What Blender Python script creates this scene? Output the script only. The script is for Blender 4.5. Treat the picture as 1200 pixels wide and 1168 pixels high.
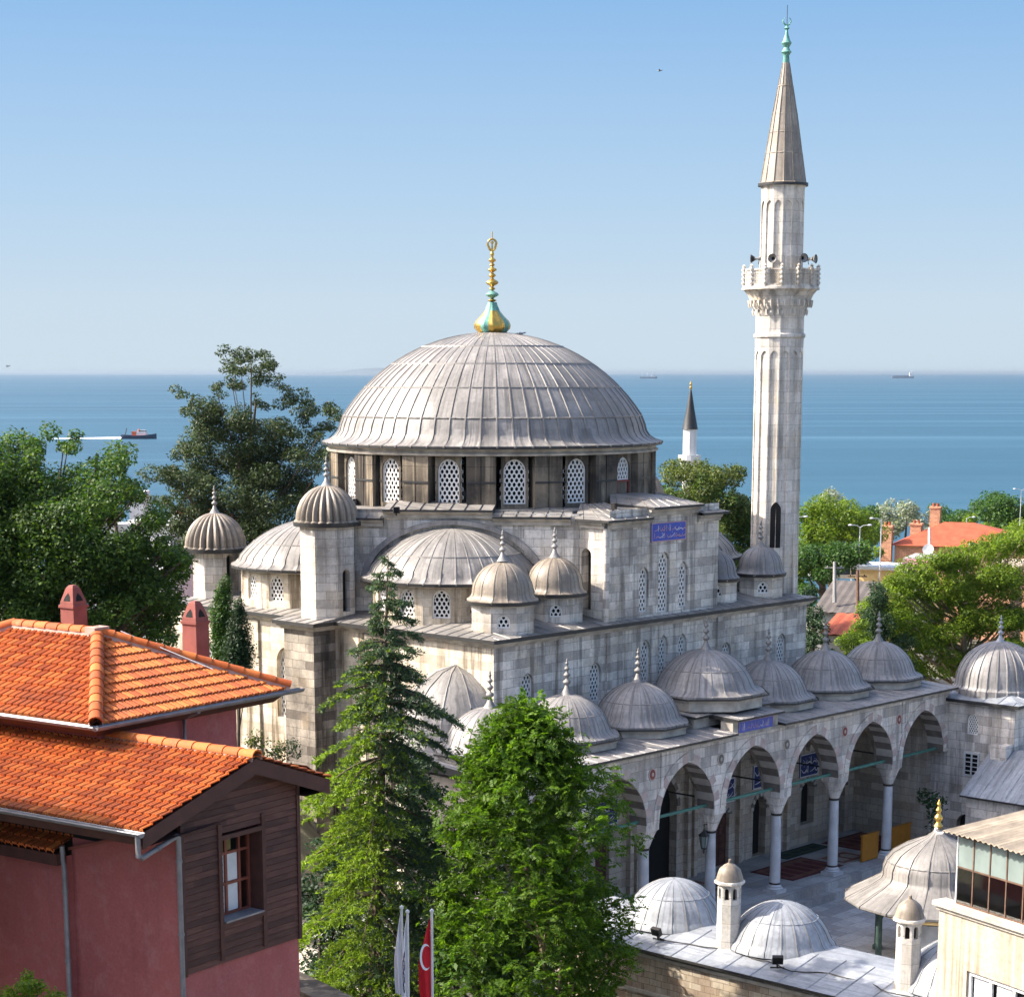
import bpy, math, random
import numpy as np
from mathutils import Vector, Matrix
R = math.radians
PI = math.pi
for o in list(bpy.data.objects):
    bpy.data.objects.remove(o)
SC = bpy.context.scene
COL = SC.collection

# ------------------------------------------------------------------ camera
cam_d = bpy.data.cameras.new('camera')
cam = bpy.data.objects.new('camera', cam_d)
COL.objects.link(cam)
cam.location = (-67.66, -49.32, 21.836)
cam.rotation_euler = (R(90 - 10.942), 0, R(-47.047))
cam_d.sensor_fit = 'HORIZONTAL'
cam_d.sensor_width = 36.0
cam_d.lens = 36.0 * 2397.96 / 1200.0
cam_d.shift_y = (900 - 584) / 1200.0
cam_d.clip_start = 0.5
cam_d.clip_end = 200000
SC.camera = cam

# ------------------------------------------------------------------ light
SUN_H = (-0.64, 0.77)          # horizontal direction towards the sun
SUN_EL = 40.0
SUN_STRENGTH = 3.2
SKY_STRENGTH = 0.15
EXPOSURE = 1.8
W = bpy.data.worlds.new('World')
SC.world = W
W.use_nodes = True
nt = W.node_tree
sky = nt.nodes.new('ShaderNodeTexSky')
sky.sky_type = 'NISHITA'
sky.sun_disc = False
sky.sun_elevation = R(SUN_EL)
sky.sun_rotation = math.atan2(SUN_H[0], SUN_H[1])
sky.altitude = 30
sky.air_density = 0.7
sky.dust_density = 3.5
sky.ozone_density = 0.9
bg = nt.nodes['Background']
# morning sea haze low in the sky: pale blue at the horizon, deeper blue a few degrees up
tcw = nt.nodes.new('ShaderNodeTexCoord'); sx = nt.nodes.new('ShaderNodeSeparateXYZ'); hz = nt.nodes.new('ShaderNodeValToRGB'); mxw = nt.nodes.new('ShaderNodeMix')
mxw.data_type = 'RGBA'
nt.links.new(tcw.outputs['Generated'], sx.inputs[0]); nt.links.new(sx.outputs[2], hz.inputs[0])
el = hz.color_ramp.elements
el[0].position = 0.0; el[0].color = (1, 1, 1, 1); el[1].position = .40; el[1].color = (0, 0, 0, 1)
e3 = el.new(.19); e3.color = (.95, .95, .95, 1)
hc_ = nt.nodes.new('ShaderNodeValToRGB'); nt.links.new(sx.outputs[2], hc_.inputs[0])
el = hc_.color_ramp.elements
el[0].position = 0.0; el[0].color = (.62, .735, .835, 1); el[1].position = .19; el[1].color = (.195, .43, .77, 1)
e3 = el.new(.03); e3.color = (.60, .735, .85, 1); e3 = el.new(.085); e3.color = (.445, .64, .85, 1)
gain = nt.nodes.new('ShaderNodeVectorMath'); gain.operation = 'SCALE'; gain.inputs['Scale'].default_value = 1.0 / (SKY_STRENGTH * 2 ** EXPOSURE)
nt.links.new(hc_.outputs[0], gain.inputs[0])
nt.links.new(hz.outputs[0], mxw.inputs[0]); nt.links.new(sky.outputs[0], mxw.inputs[6]); nt.links.new(gain.outputs[0], mxw.inputs[7])
nt.links.new(mxw.outputs[2], bg.inputs[0])
bg.inputs[1].default_value = SKY_STRENGTH
sl = bpy.data.lights.new('sun', 'SUN')
sl.energy = SUN_STRENGTH
sl.angle = R(0.5)
sl.color = (1.0, 0.92, 0.80)
sun = bpy.data.objects.new('sun', sl)
COL.objects.link(sun)
_e = R(SUN_EL)
sd = Vector((SUN_H[0] * math.cos(_e), SUN_H[1] * math.cos(_e), math.sin(_e)))
sun.rotation_euler = sd.to_track_quat('Z', 'Y').to_euler()
sun.location = (0, 0, 80)
SC.view_settings.view_transform = 'Standard'
SC.view_settings.look = 'None'
SC.view_settings.exposure = EXPOSURE
SC.view_settings.gamma = 1.0
SC.render.resolution_x = 1024
SC.render.resolution_y = 996
SC.render.engine = 'CYCLES'
SC.cycles.max_bounces = 6
SC.cycles.transparent_max_bounces = 8
SC.cycles.use_denoising = True

# ------------------------------------------------------------------ helpers
def V3(*a): return Vector(a)

class MB:
    """collects faces of ONE mesh"""
    def __init__(s):
        s.v = []; s.key = {}; s.f = []; s.m = []; s.uv = []; s.sm = []
    def vi(s, p):
        k = (round(p[0], 4), round(p[1], 4), round(p[2], 4))
        i = s.key.get(k)
        if i is None:
            i = len(s.v); s.key[k] = i; s.v.append((p[0], p[1], p[2]))
        return i
    def face(s, pts, m=0, uv=None, smooth=False):
        idx = [s.vi(p) for p in pts]
        out = []; ouv = []
        if uv is None:
            n = Vector((0, 0, 0))
            q = [Vector(p) for p in pts]
            for i in range(len(q)):
                a, b = q[i], q[(i + 1) % len(q)]
                n += Vector(((a.y - b.y) * (a.z + b.z), (a.z - b.z) * (a.x + b.x), (a.x - b.x) * (a.y + b.y)))
            if n.length < 1e-12: n = Vector((0, 0, 1))
            n.normalize()
            if abs(n.z) > 0.9:
                uv = [(p[0], p[1]) for p in pts]
            else:
                t = Vector((-n.y, n.x, 0)).normalized(); w = n.cross(t)
                uv = [(Vector(p).dot(t), Vector(p).dot(w)) for p in pts]
        for i, a in enumerate(idx):
            if out and a == out[-1]: continue
            out.append(a); ouv.append(uv[i])
        if len(out) > 1 and out[0] == out[-1]:
            out.pop(); ouv.pop()
        if len(set(out)) != len(out) or len(out) < 3: return
        s.f.append(out); s.m.append(m); s.uv.append(ouv); s.sm.append(smooth)
    def box(s, c, size, m=0, rot=0.0, mat=None):
        hx, hy, hz = size[0] / 2, size[1] / 2, size[2] / 2
        P = []
        for dx, dy, dz in ((-1,-1,-1),(1,-1,-1),(1,1,-1),(-1,1,-1),(-1,-1,1),(1,-1,1),(1,1,1),(-1,1,1)):
            x, y, z = dx * hx, dy * hy, dz * hz
            if mat is not None:
                p = mat @ Vector((x, y, z)) + Vector(c)
            else:
                p = Vector((c[0] + x * math.cos(rot) - y * math.sin(rot), c[1] + x * math.sin(rot) + y * math.cos(rot), c[2] + z))
            P.append(p)
        for q in ((0,3,2,1),(4,5,6,7),(0,1,5,4),(1,2,6,5),(2,3,7,6),(3,0,4,7)):
            s.face([P[i] for i in q], m)
    def prism(s, poly, z0, z1, m=0, mtop=None, bottom=True, top=True):
        n = len(poly)
        for i in range(n):
            a, b = poly[i], poly[(i + 1) % n]
            s.face([(a[0], a[1], z0), (b[0], b[1], z0), (b[0], b[1], z1), (a[0], a[1], z1)], m)
        if top: s.face([(p[0], p[1], z1) for p in poly], m if mtop is None else mtop)
        if bottom: s.face([(p[0], p[1], z0) for p in reversed(poly)], m)
    def lathe(s, prof, n=24, c=(0, 0, 0), m=0, a0=0.0, a1=2 * PI, rf=None, smooth=True, angs=None, mf=None, uscale=None):
        """prof: list of (r, z) from bottom to top; rf(angle, r, i) -> radius"""
        if angs is None:
            angs = [a0 + (a1 - a0) * i / n for i in range(n + 1)]
        rm = max(p[0] for p in prof)
        ss = [0.0]
        for i in range(1, len(prof)):
            ss.append(ss[-1] + math.hypot(prof[i][0] - prof[i-1][0], prof[i][1] - prof[i-1][1]))
        for i in range(len(prof) - 1):
            for j in range(len(angs) - 1):
                q = []; uv = []
                for (ii, jj) in ((i, j), (i, j + 1), (i + 1, j + 1), (i + 1, j)):
                    r, z = prof[ii]; a = angs[jj]
                    if rf: r = rf(a, r, ii)
                    q.append((c[0] + r * math.cos(a), c[1] + r * math.sin(a), c[2] + z)); uv.append((a * rm, ss[ii]))
                s.face(q, mf(i, j) if mf else m, uv, smooth)
    def tube(s, pts, rad, n=8, m=0, cap=True, smooth=True):
        pts = [Vector(p) for p in pts]
        if not hasattr(rad, '__len__'): rad = [rad] * len(pts)
        rings = []; L = 0.0
        for i, p in enumerate(pts):
            if i == 0: d = pts[1] - p
            elif i == len(pts) - 1: d = p - pts[i - 1]
            else: d = (pts[i + 1] - p).normalized() + (p - pts[i - 1]).normalized()
            if d.length < 1e-9: d = Vector((0, 0, 1))
            d.normalize()
            a = Vector((0, 0, 1)) if abs(d.z) < 0.9 else Vector((1, 0, 0))
            x = d.cross(a).normalized(); y = x.cross(d)
            if i: L += (p - pts[i-1]).length
            rings.append([(p + (x * math.cos(2*PI*k/n) + y * math.sin(2*PI*k/n)) * rad[i], (2*PI*k/n*rad[i], L)) for k in range(n)])
        for i in range(len(rings) - 1):
            for k in range(n):
                k2 = (k + 1) % n
                s.face([rings[i][k][0], rings[i+1][k][0], rings[i+1][k2][0], rings[i][k2][0]], m,
                       [rings[i][k][1], rings[i+1][k][1], rings[i+1][k2][1], rings[i][k2][1]], smooth)
        if cap:
            s.face([q[0] for q in rings[0]], m)
            s.face([q[0] for q in reversed(rings[-1])], m)
    def mesh(s, name, mats, sharp=38):
        me = bpy.data.meshes.new(name)
        me.from_pydata(s.v, [], s.f)
        for m in (mats if isinstance(mats, (list, tuple)) else [mats]): me.materials.append(m)
        me.polygons.foreach_set('material_index', s.m)
        me.polygons.foreach_set('use_smooth', s.sm)
        ul = me.uv_layers.new(name='UVMap')
        flat = [c for f in s.uv for p in f for c in p]
        ul.data.foreach_set('uv', flat)
        if any(s.sm): me.set_sharp_from_angle(angle=R(sharp))
        me.update()
        return me

def link(name, me, parent=None, mw=None):
    o = bpy.data.objects.new(name, me)
    COL.objects.link(o)
    if parent is not None:
        o.parent = parent
        if parent.type == 'EMPTY' and parent.get('_world'):
            o.matrix_parent_inverse = Matrix.Translation(-Vector(parent.location))
    if mw is not None: o.matrix_basis = mw
    return o

def part(name, mb, mats, parent=None, label=None, mw=None, sharp=38):
    o = link(name, mb.mesh(name, mats, sharp), parent, mw)
    if label: o['label'] = label
    return o

def tag(o, label, cat, group=None):
    o['label'] = label; o['category'] = cat
    if group: o['group'] = group
    return o

def thing(name, label, cat, loc, group=None, world=True):
    """Empty at the base of a thing; parts of a 'world' thing are modelled in world coordinates"""
    o = bpy.data.objects.new(name, None)
    COL.objects.link(o)
    o.location = loc
    o.empty_display_size = 0.5
    if world: o['_world'] = 1
    return tag(o, label, cat, group)

def copy_tree(o, parent=None):
    c = o.copy(); COL.objects.link(c)
    if parent is not None: c.parent = parent
    for ch in [x for x in o.children]: copy_tree(ch, c)
    return c

class Fr:
    """vertical wall frame: U runs left to right seen from outside, N points outwards"""
    def __init__(s, o, u):
        s.o = Vector((o[0], o[1], 0)); s.U = Vector((u[0], u[1], 0)).normalized()
        s.N = Vector((s.U.y, -s.U.x, 0))
    def P(s, u, z, dep=0.0):
        p = s.o + s.U * u - s.N * dep
        return (p.x, p.y, z)
    def M(s, u, z, dep=0.0):
        p = s.P(u, z, dep); Y = -s.N
        return Matrix(((s.U.x, Y.x, 0, p[0]), (s.U.y, Y.y, 0, p[1]), (0, 0, 1, p[2]), (0, 0, 0, 1)))

def arch(w, rise, n=8):
    """points of an arch over the span w from left spring to right spring (pointed when rise > w/2)"""
    h = w / 2
    if rise <= h + 1e-6:
        r = (h * h + rise * rise) / (2 * rise); cz = rise - r
        a = math.asin(min(1, h / r))
        if cz > -1e-6: a = PI / 2
        return [(r * math.sin(-a + 2 * a * i / (2 * n)), cz + r * math.cos(-a + 2 * a * i / (2 * n))) for i in range(2 * n + 1)]
    r = (h * h + rise * rise) / w
    cx = r - h
    a1 = math.atan2(rise, -cx)
    L = []
    for i in range(n + 1):
        a = PI + (a1 - PI) * i / n
        L.append((cx + r * math.cos(a), r * math.sin(a)))
    L[-1] = (0, rise)
    return L + [(-x, z) for x, z in reversed(L[:-1])]

def wall(mb, fr, u0, u1, z0, z1, ops=(), depth=0.25, m=0, mr=None, soff=None, back=False, n=8):
    """wall sheet with arched or square openings. op = (uc, w, sill, spring, rise)"""
    mr = m if mr is None else mr
    P = fr.P
    def q(ua, za, ub, zb, uc, zc, ud, zd, mm=m):
        mb.face([P(ua, za), P(ub, zb), P(uc, zc), P(ud, zd)], mm, [(ua, za), (ub, zb), (uc, zc), (ud, zd)])
        if back:
            mb.face([P(ud, zd, depth), P(uc, zc, depth), P(ub, zb, depth), P(ua, za, depth)], mm)
    cur = u0
    for (uc, w, sill, spring, rise) in sorted(ops):
        a, b = uc - w / 2, uc + w / 2
        if a > cur + 1e-5: q(cur, z0, a, z0, a, z1, cur, z1)
        if sill > z0 + 1e-5:
            q(a, z0, b, z0, b, sill, a, sill)
            mb.face([P(a, sill), P(b, sill), P(b, sill, depth), P(a, sill, depth)], mr)
        pts = [(uc + x, spring + z) for x, z in (arch(w, rise, n) if rise > 0 else [(-w/2, 0), (w/2, 0)])]
        for i in range(len(pts) - 1):
            (xa, za), (xb, zb) = pts[i], pts[i + 1]
            q(xa, za, xb, zb, xb, z1, xa, z1)
            mm = mr if soff is None else soff[i % len(soff)]
            mb.face([P(xa, za), P(xa, za, depth), P(xb, zb, depth), P(xb, zb)], mm)
        if spring > sill + 1e-5:
            mb.face([P(a, sill), P(a, sill, depth), P(a, spring, depth), P(a, spring)], mr)
            mb.face([P(b, spring), P(b, spring, depth), P(b, sill, depth), P(b, sill)], mr)
        cur = b
    if u1 > cur + 1e-5: q(cur, z0, u1, z0, u1, z1, cur, z1)

def arch_ring(mb, fr, uc, w, spring, rise, band, proud, m=(0, 0), n=8, dep=0.0):
    """voussoir band round an arch, standing proud of the wall"""
    a = arch(w, rise, n); b = arch(w + 2 * band, rise + band * 1.08, n)
    P = fr.P
    for i in range(len(a) - 1):
        mm = m[i % len(m)]
        A, B, C, D = [(uc + p[0], spring + p[1]) for p in (a[i], a[i+1], b[i+1], b[i])]
        mb.face([P(*A, -proud + dep), P(*B, -proud + dep), P(*C, -proud + dep), P(*D, -proud + dep)], mm)
        mb.face([P(*D, -proud + dep), P(*C, -proud + dep), P(*C, dep), P(*D, dep)], mm)
        mb.face([P(*A, dep + .01), P(*B, dep + .01), P(*B, -proud + dep), P(*A, -proud + dep)], mm)

def lattice_mesh(name, w, spring, rise, pitch, mats, hole=0.36, border=0.05):
    """pierced window slab: real holes in front of dark glass. local x = along wall, y = inwards, z = up, sill at z=0"""
    mb = MB()
    top = spring + rise
    ar = arch(w, rise, 8) if rise > 0 else [(-w/2, 0), (w/2, 0)]
    def inside(x, z, g):
        if abs(x) > w / 2 + g or z < -g: return False
        if z <= spring: return True
        for i in range(len(ar) - 1):
            if ar[i][0] <= x <= ar[i+1][0] and ar[i+1][0] > ar[i][0]:
                t = (x - ar[i][0]) / (ar[i+1][0] - ar[i][0])
                return z <= spring + ar[i][1] + t * (ar[i+1][1] - ar[i][1]) + g
        return False
    rr = pitch / math.sqrt(3)
    hexo = [(rr * math.cos(PI/6 + k*PI/3), rr * math.sin(PI/6 + k*PI/3)) for k in range(6)]
    hexi = [(pitch * hole * math.cos(PI/6 + k*PI/3), 1.25 * pitch * hole * math.sin(PI/6 + k*PI/3)) for k in range(6)]
    nr = int(top / (pitch * .866)) + 3
    nc = int(w / pitch / 2) + 2
    for r_ in range(-1, nr):
        z = pitch * 0.45 + r_ * pitch * .866
        for c_ in range(-nc, nc + 1):
            x = c_ * pitch + (pitch / 2 if r_ % 2 else 0)
            if not inside(x, z, 0.32 * pitch): continue
            for k in range(6):
                k2 = (k + 1) % 6
                A = (x + hexo[k][0], 0, z + hexo[k][1]); B = (x + hexo[k2][0], 0, z + hexo[k2][1])
                C = (x + hexi[k2][0], 0, z + hexi[k2][1]); D = (x + hexi[k][0], 0, z + hexi[k][1])
                mb.face([A, B, C, D], 0)
                mb.face([D, C, (C[0], .05, C[2]), (D[0], .05, D[2])], 0)
    out = [(-w/2, 0)] + [(p[0], spring + p[1]) for p in ar] + [(w/2, 0)]
    s = 1 - 2 * border / w
    inn = [(p[0] * s, border + p[1] * (top - 2 * border) / top) for p in out]
    k = len(out)
    for i in range(k):
        j = (i + 1) % k
        A, B, C, D = out[i], out[j], inn[j], inn[i]
        mb.face([(A[0], -.03, A[1]), (D[0], -.03, D[1]), (C[0], -.03, C[1]), (B[0], -.03, B[1])], 0)
        mb.face([(D[0], -.03, D[1]), (D[0], .02, D[1]), (C[0], .02, C[1]), (C[0], -.03, C[1])], 0)
    mb.face([(p[0] * 1.04, .075, p[1] * 1.0) for p in out], 1)
    return mb.mesh(name, mats)
# ------------------------------------------------------------------ materials
class NT:
    def __init__(s, name):
        s.m = bpy.data.materials.new(name); s.m.use_nodes = True
        s.t = s.m.node_tree; s.b = s.t.nodes['Principled BSDF']; s.out = s.t.nodes['Material Output']
        s.b.inputs['Roughness'].default_value = 0.85
        s.b.inputs['Specular IOR Level'].default_value = 0.3
    def n(s, t, **k):
        nd = s.t.nodes.new('ShaderNode' + t)
        for a, v in k.items():
            if a.startswith('i_'): nd.inputs[a[2:].replace('_', ' ')].default_value = v
            else: setattr(nd, a, v)
        return nd
    def l(s, a, b): s.t.links.new(a, b)
    def coord(s, kind='Object', scale=(1, 1, 1)):
        tc = s.n('TexCoord'); mp = s.n('Mapping'); mp.inputs['Scale'].default_value = scale
        s.l(tc.outputs[kind], mp.inputs[0]); return mp.outputs[0]
    def geo(s, scale=(1, 1, 1)):
        g = s.n('NewGeometry'); mp = s.n('Mapping'); mp.inputs['Scale'].default_value = scale
        s.l(g.outputs['Position'], mp.inputs[0]); return mp.outputs[0]
    def noise(s, vec, scale, detail=4, rough=.55):
        nd = s.n('TexNoise'); nd.inputs['Scale'].default_value = scale; nd.inputs['Detail'].default_value = detail
        nd.inputs['Roughness'].default_value = rough; s.l(vec, nd.inputs['Vector']); return nd.outputs[0]
    def ramp(s, fac, stops):
        nd = s.n('ValToRGB'); e = nd.color_ramp.elements
        while len(e) < len(stops): e.new(0.5)
        for i, (p, c) in enumerate(stops):
            e[i].position = p; e[i].color = (c, c, c, 1) if not hasattr(c, '__len__') else (c[0], c[1], c[2], 1)
        s.l(fac, nd.inputs[0]); return nd.outputs[0]
    def mix(s, fac, a, b, mode='MIX'):
        nd = s.n('Mix', data_type='RGBA', blend_type=mode)
        for sock, v in ((nd.inputs[0], fac), (nd.inputs[6], a), (nd.inputs[7], b)):
            if hasattr(v, 'is_output'): s.l(v, sock)
            elif hasattr(v, '__len__'): sock.default_value = (v[0], v[1], v[2], 1)
            else: sock.default_value = v
        return nd.outputs[2]
    def math(s, op, a, b=0.0):
        nd = s.n('Math', operation=op)
        for sock, v in ((nd.inputs[0], a), (nd.inputs[1], b)):
            if hasattr(v, 'is_output'): s.l(v, sock)
            else: sock.default_value = v
        return nd.outputs[0]
    def bump(s, h, strength=.3, dist=.02):
        nd = s.n('Bump'); nd.inputs['Strength'].default_value = strength; nd.inputs['Distance'].default_value = dist
        s.l(h, nd.inputs['Height']); s.l(nd.outputs[0], s.b.inputs['Normal'])
    def col(s, c):
        if hasattr(c, 'is_output'): s.l(c, s.b.inputs['Base Color'])
        else: s.b.inputs['Base Color'].default_value = (c[0], c[1], c[2], 1)
        return s.m

def plain(name, c, rough=.7, metal=0.0, var=.25, scale=3.0, spec=.3):
    t = NT(name)
    n = t.noise(t.geo(), scale, 5)
    k = t.ramp(n, [(.25, 1 - var), (.75, 1 + var * .4)])
    t.b.inputs['Roughness'].default_value = rough; t.b.inputs['Metallic'].default_value = metal
    t.b.inputs['Specular IOR Level'].default_value = spec
    return t.col(t.mix(1.0, c, k, 'MULTIPLY'))

def ashlar(name, c1, c2, c3, bw=.85, bh=.36, streak=.5, streak_col=(.10, .085, .07), mortar=None, patch=.5, streak_scale=1.0, warm=.5, cov=.48):
    """coursed stone: every block its own tone, weathering patches and long run-off streaks"""
    t = NT(name)
    uv = t.coord('UV')
    g = t.geo()
    # slightly wavy coordinates so that the joints are not ruler straight
    wob = t.n('TexNoise'); wob.inputs['Scale'].default_value = 1.7; wob.inputs['Detail'].default_value = 2
    t.l(g, wob.inputs['Vector'])
    sc = t.n('VectorMath', operation='SCALE'); sc.inputs['Scale'].default_value = .05
    ad = t.n('VectorMath', operation='ADD'); t.l(wob.outputs['Color'], sc.inputs[0]); t.l(uv, ad.inputs[0]); t.l(sc.outputs[0], ad.inputs[1])
    uvw = ad.outputs[0]
    def brick(off, w, h, m, a, b):
        br = t.n('TexBrick', offset=off); br.inputs['Scale'].default_value = 1.0
        br.inputs['Brick Width'].default_value = w; br.inputs['Row Height'].default_value = h
        br.inputs['Mortar Size'].default_value = m; br.inputs['Mortar Smooth'].default_value = .4
        br.inputs['Color1'].default_value = (*a, 1); br.inputs['Color2'].default_value = (*b, 1)
        br.inputs['Mortar'].default_value = (*(mortar or tuple(x * .62 for x in c3)), 1)
        t.l(uvw, br.inputs['Vector']); return br
    br = brick(.5, bw, bh, .011, c1, c2)
    br2 = brick(.37, bw * 1.55, bh, 0.0, (0, 0, 0), (1, 1, 1))
    br3 = brick(.61, bw * .8, bh, 0.0, (0, 0, 0), (1, 1, 1))
    c = t.mix(t.ramp(br2.outputs[0], [(.55, 0.0), (.72, .85 if bw < 5 else 0)]), br.outputs[0], c3)
    c = t.mix(t.ramp(br3.outputs[0], [(.68, 0.0), (.8, .8 if bw < 5 else 0)]), c, tuple(min(.8, x * 1.14) for x in c1))
    c = t.mix(t.ramp(br.outputs['Fac'], [(.3, 0.0), (.8, .8 if bw < 5 else 0)]), c, mortar or tuple(x * .62 for x in c3))
    n1 = t.noise(g, .45, 7, .62)
    c = t.mix(t.ramp(n1, [(.46, 0.0), (.66, patch)]), c, tuple(x * .55 for x in c3))
    n4 = t.noise(g, .8, 5, .6)
    wv = (c1[0] * .92, c1[1] * .80, c1[2] * .62)
    c = t.mix(t.ramp(n4, [(.5, 0.0), (.7, warm)]), c, wv)
    n3 = t.noise(g, 7.0, 6, .75)
    c = t.mix(1.0, c, t.ramp(n3, [(.25, .66), (.5, 1.0), (.8, 1.14)]), 'MULTIPLY')
    sv = t.geo((1.6 * streak_scale, 1.6 * streak_scale, .10))
    n2 = t.noise(sv, 1.3, 7, .66)
    n5 = t.noise(g, .3, 3)
    k = t.math('MULTIPLY', t.ramp(n2, [(cov, 0.0), (cov + .11, 1.0)]), t.ramp(n5, [(.34, .15), (.6, 1.0)]))
    c = t.mix(t.math('MULTIPLY', k, streak), c, streak_col)
    h = t.mix(.4, t.math('SUBTRACT', 1.0, br.outputs['Fac']), n3)
    t.bump(h, .5, .03)
    t.b.inputs['Roughness'].default_value = .9
    return t.col(c)

def leadmat(name, c1, c2, dirt=.5, rough=.5, panel=.62):
    t = NT(name)
    g = t.geo()
    uv = t.coord('UV')
    n1 = t.noise(g, .8, 7, .65); n2 = t.noise(g, 6.0, 6, .7)
    c = t.mix(t.ramp(n1, [(.32, 0.0), (.62, 1.0)]), c1, c2)
    dv = t.n('VectorMath', operation='DIVIDE'); dv.inputs[1].default_value = (panel, 1.3, 1); t.l(uv, dv.inputs[0])
    fl = t.n('VectorMath', operation='FLOOR'); t.l(dv.outputs[0], fl.inputs[0])
    wn = t.n('TexWhiteNoise', noise_dimensions='2D'); t.l(fl.outputs[0], wn.inputs['Vector'])
    c = t.mix(1.0, c, t.ramp(wn.outputs['Value'], [(0, .80), (1, 1.14)]), 'MULTIPLY')
    uvn = t.noise(t.coord('UV', (4.2, .30, 1)), 1.0, 7, .68)
    c = t.mix(t.math('MULTIPLY', t.ramp(uvn, [(.49, 0.0), (.63, 1.0)]), dirt), c, tuple(x * .40 for x in c1))
    uvw = t.noise(t.coord('UV', (6.0, .55, 1)), 1.3, 5, .6)
    c = t.mix(t.ramp(uvw, [(.60, 0.0), (.74, .45)]), c, tuple(min(.62, x * 1.5) for x in c1))
    c = t.mix(1.0, c, t.ramp(n2, [(.25, .72), (.75, 1.14)]), 'MULTIPLY')
    t.bump(t.mix(.5, n1, n2), .35, .04)
    t.b.inputs['Roughness'].default_value = rough
    t.b.inputs['Specular IOR Level'].default_value = .45
    return t.col(c)

def leafmat(name, cols, trans=.45):
    t = NT(name)
    g = t.n('NewGeometry')
    rp = t.n('ValToRGB'); e = rp.color_ramp.elements
    while len(e) < len(cols): e.new(.5)
    for i, c in enumerate(cols):
        e[i].position = i / (len(cols) - 1); e[i].color = (*c, 1)
    t.l(g.outputs['Random Per Island'], rp.inputs[0])
    big = t.noise(t.geo(), .8, 3)
    c = t.mix(1.0, rp.outputs[0], t.ramp(big, [(.3, .72), (.7, 1.25)]), 'MULTIPLY')
    t.col(c)
    t.b.inputs['Roughness'].default_value = .55
    t.b.inputs['Specular IOR Level'].default_value = .25
    tr = t.n('BsdfTranslucent'); t.l(t.mix(1.0, c, (1.25, 1.35, .55), 'MULTIPLY'), tr.inputs[0])
    mx = t.n('MixShader'); mx.inputs[0].default_value = trans
    t.l(t.b.outputs[0], mx.inputs[1]); t.l(tr.outputs[0], mx.inputs[2]); t.l(mx.outputs[0], t.out.inputs[0])
    return t.m

M = {}
M['stone'] = ashlar('pale_ashlar', (.69, .635, .555), (.56, .515, .455), (.38, .345, .305), streak=.7, streak_col=(.11, .095, .078), warm=.4, patch=.7)
M['stone_side'] = ashlar('stained_ashlar', (.63, .56, .455), (.54, .475, .38), (.40, .345, .27), streak=.95, streak_col=(.115, .085, .052), patch=.55, mortar=(.40, .35, .28))
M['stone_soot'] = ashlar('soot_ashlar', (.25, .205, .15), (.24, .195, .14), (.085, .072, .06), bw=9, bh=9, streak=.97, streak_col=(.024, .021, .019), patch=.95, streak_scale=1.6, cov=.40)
M['stone_black'] = ashlar('blackened_ashlar', (.34, .30, .25), (.28, .25, .21), (.12, .10, .085), streak=.95, streak_col=(.02, .018, .016), patch=.8)
M['stone_minaret'] = ashlar('minaret_ashlar', (.62, .575, .51), (.57, .525, .465), (.50, .46, .405), bw=.62, bh=.5, streak=.7, streak_col=(.17, .148, .12), patch=.3)
M['stone_arcade'] = ashlar('arcade_marble', (.67, .615, .555), (.55, .505, .455), (.37, .34, .31), bw=.9, bh=.42, streak=.6, streak_col=(.15, .13, .11), patch=.6, warm=.35)
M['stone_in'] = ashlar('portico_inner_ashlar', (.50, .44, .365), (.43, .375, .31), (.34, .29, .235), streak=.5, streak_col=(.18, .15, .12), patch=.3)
M['trim'] = plain('cornice_stone', (.46, .415, .35), .85, var=.55, scale=1.8)
M['rubble'] = ashlar('banded_rubble', (.42, .36, .28), (.33, .27, .20), (.24, .17, .12), bw=.5, bh=.22, streak=.5, streak_col=(.14, .11, .085), patch=.4)
M['pink'] = plain('rose_voussoir', (.46, .36, .32), .85, var=.3)
M['white_v'] = plain('white_voussoir', (.44, .40, .36), .85, var=.25)
M['dark_v'] = plain('dark_voussoir', (.175, .15, .13), .85, var=.35)
M['lead'] = leadmat('weathered_lead', (.265, .246, .226), (.185, .173, .159), .95)
M['lead_blue'] = leadmat('blue_grey_lead', (.285, .268, .255), (.205, .193, .185), .85)
M['lead_pale'] = leadmat('pale_new_lead', (.31, .325, .35), (.225, .24, .262), .75, .45)
M['lead_seam'] = leadmat('lead_seam', (.15, .135, .12), (.10, .09, .08), .4)  # seam flanks darkened: dirt along them plus their shadow side, put into the colour
M['lead_dark'] = leadmat('dark_lead_edge', (.034, .033, .033), (.022, .022, .022), .3)
M['lead_tan'] = leadmat('tan_lead', (.29, .24, .185), (.20, .165, .125), .9)
M['cap_lead'] = leadmat('spire_lead', (.32, .275, .22), (.235, .195, .155), .7)
M['plaster'] = plain('white_plaster_lattice', (.74, .72, .68), .8, var=.15, scale=6)
M['glass'] = plain('dark_glass', (.008, .008, .009), .55, var=.1, spec=.15)
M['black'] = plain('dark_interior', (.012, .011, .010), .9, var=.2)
M['marble'] = plain('grey_marble_shaft', (.50, .51, .53), .45, var=.3, scale=1.6)
M['bronze'] = plain('dark_bronze', (.05, .045, .04), .5, metal=.4)
M['iron'] = plain('black_iron', (.025, .022, .02), .6)
M['column_green'] = plain('dark_green_column', (.05, .085, .07), .6, var=.4)
M['green_wood'] = plain('green_painted_beam', (.07, .19, .15), .6)
M['gold'] = plain('gilded_copper', (.62, .40, .10), .32, metal=.85, var=.35, scale=5)
M['verdigris'] = plain('verdigris', (.16, .36, .29), .6, metal=.3, var=.4, scale=4)
M['blue_tile'] = plain('cobalt_tile', (.045, .085, .42), .3, var=.25, scale=8)
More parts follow.
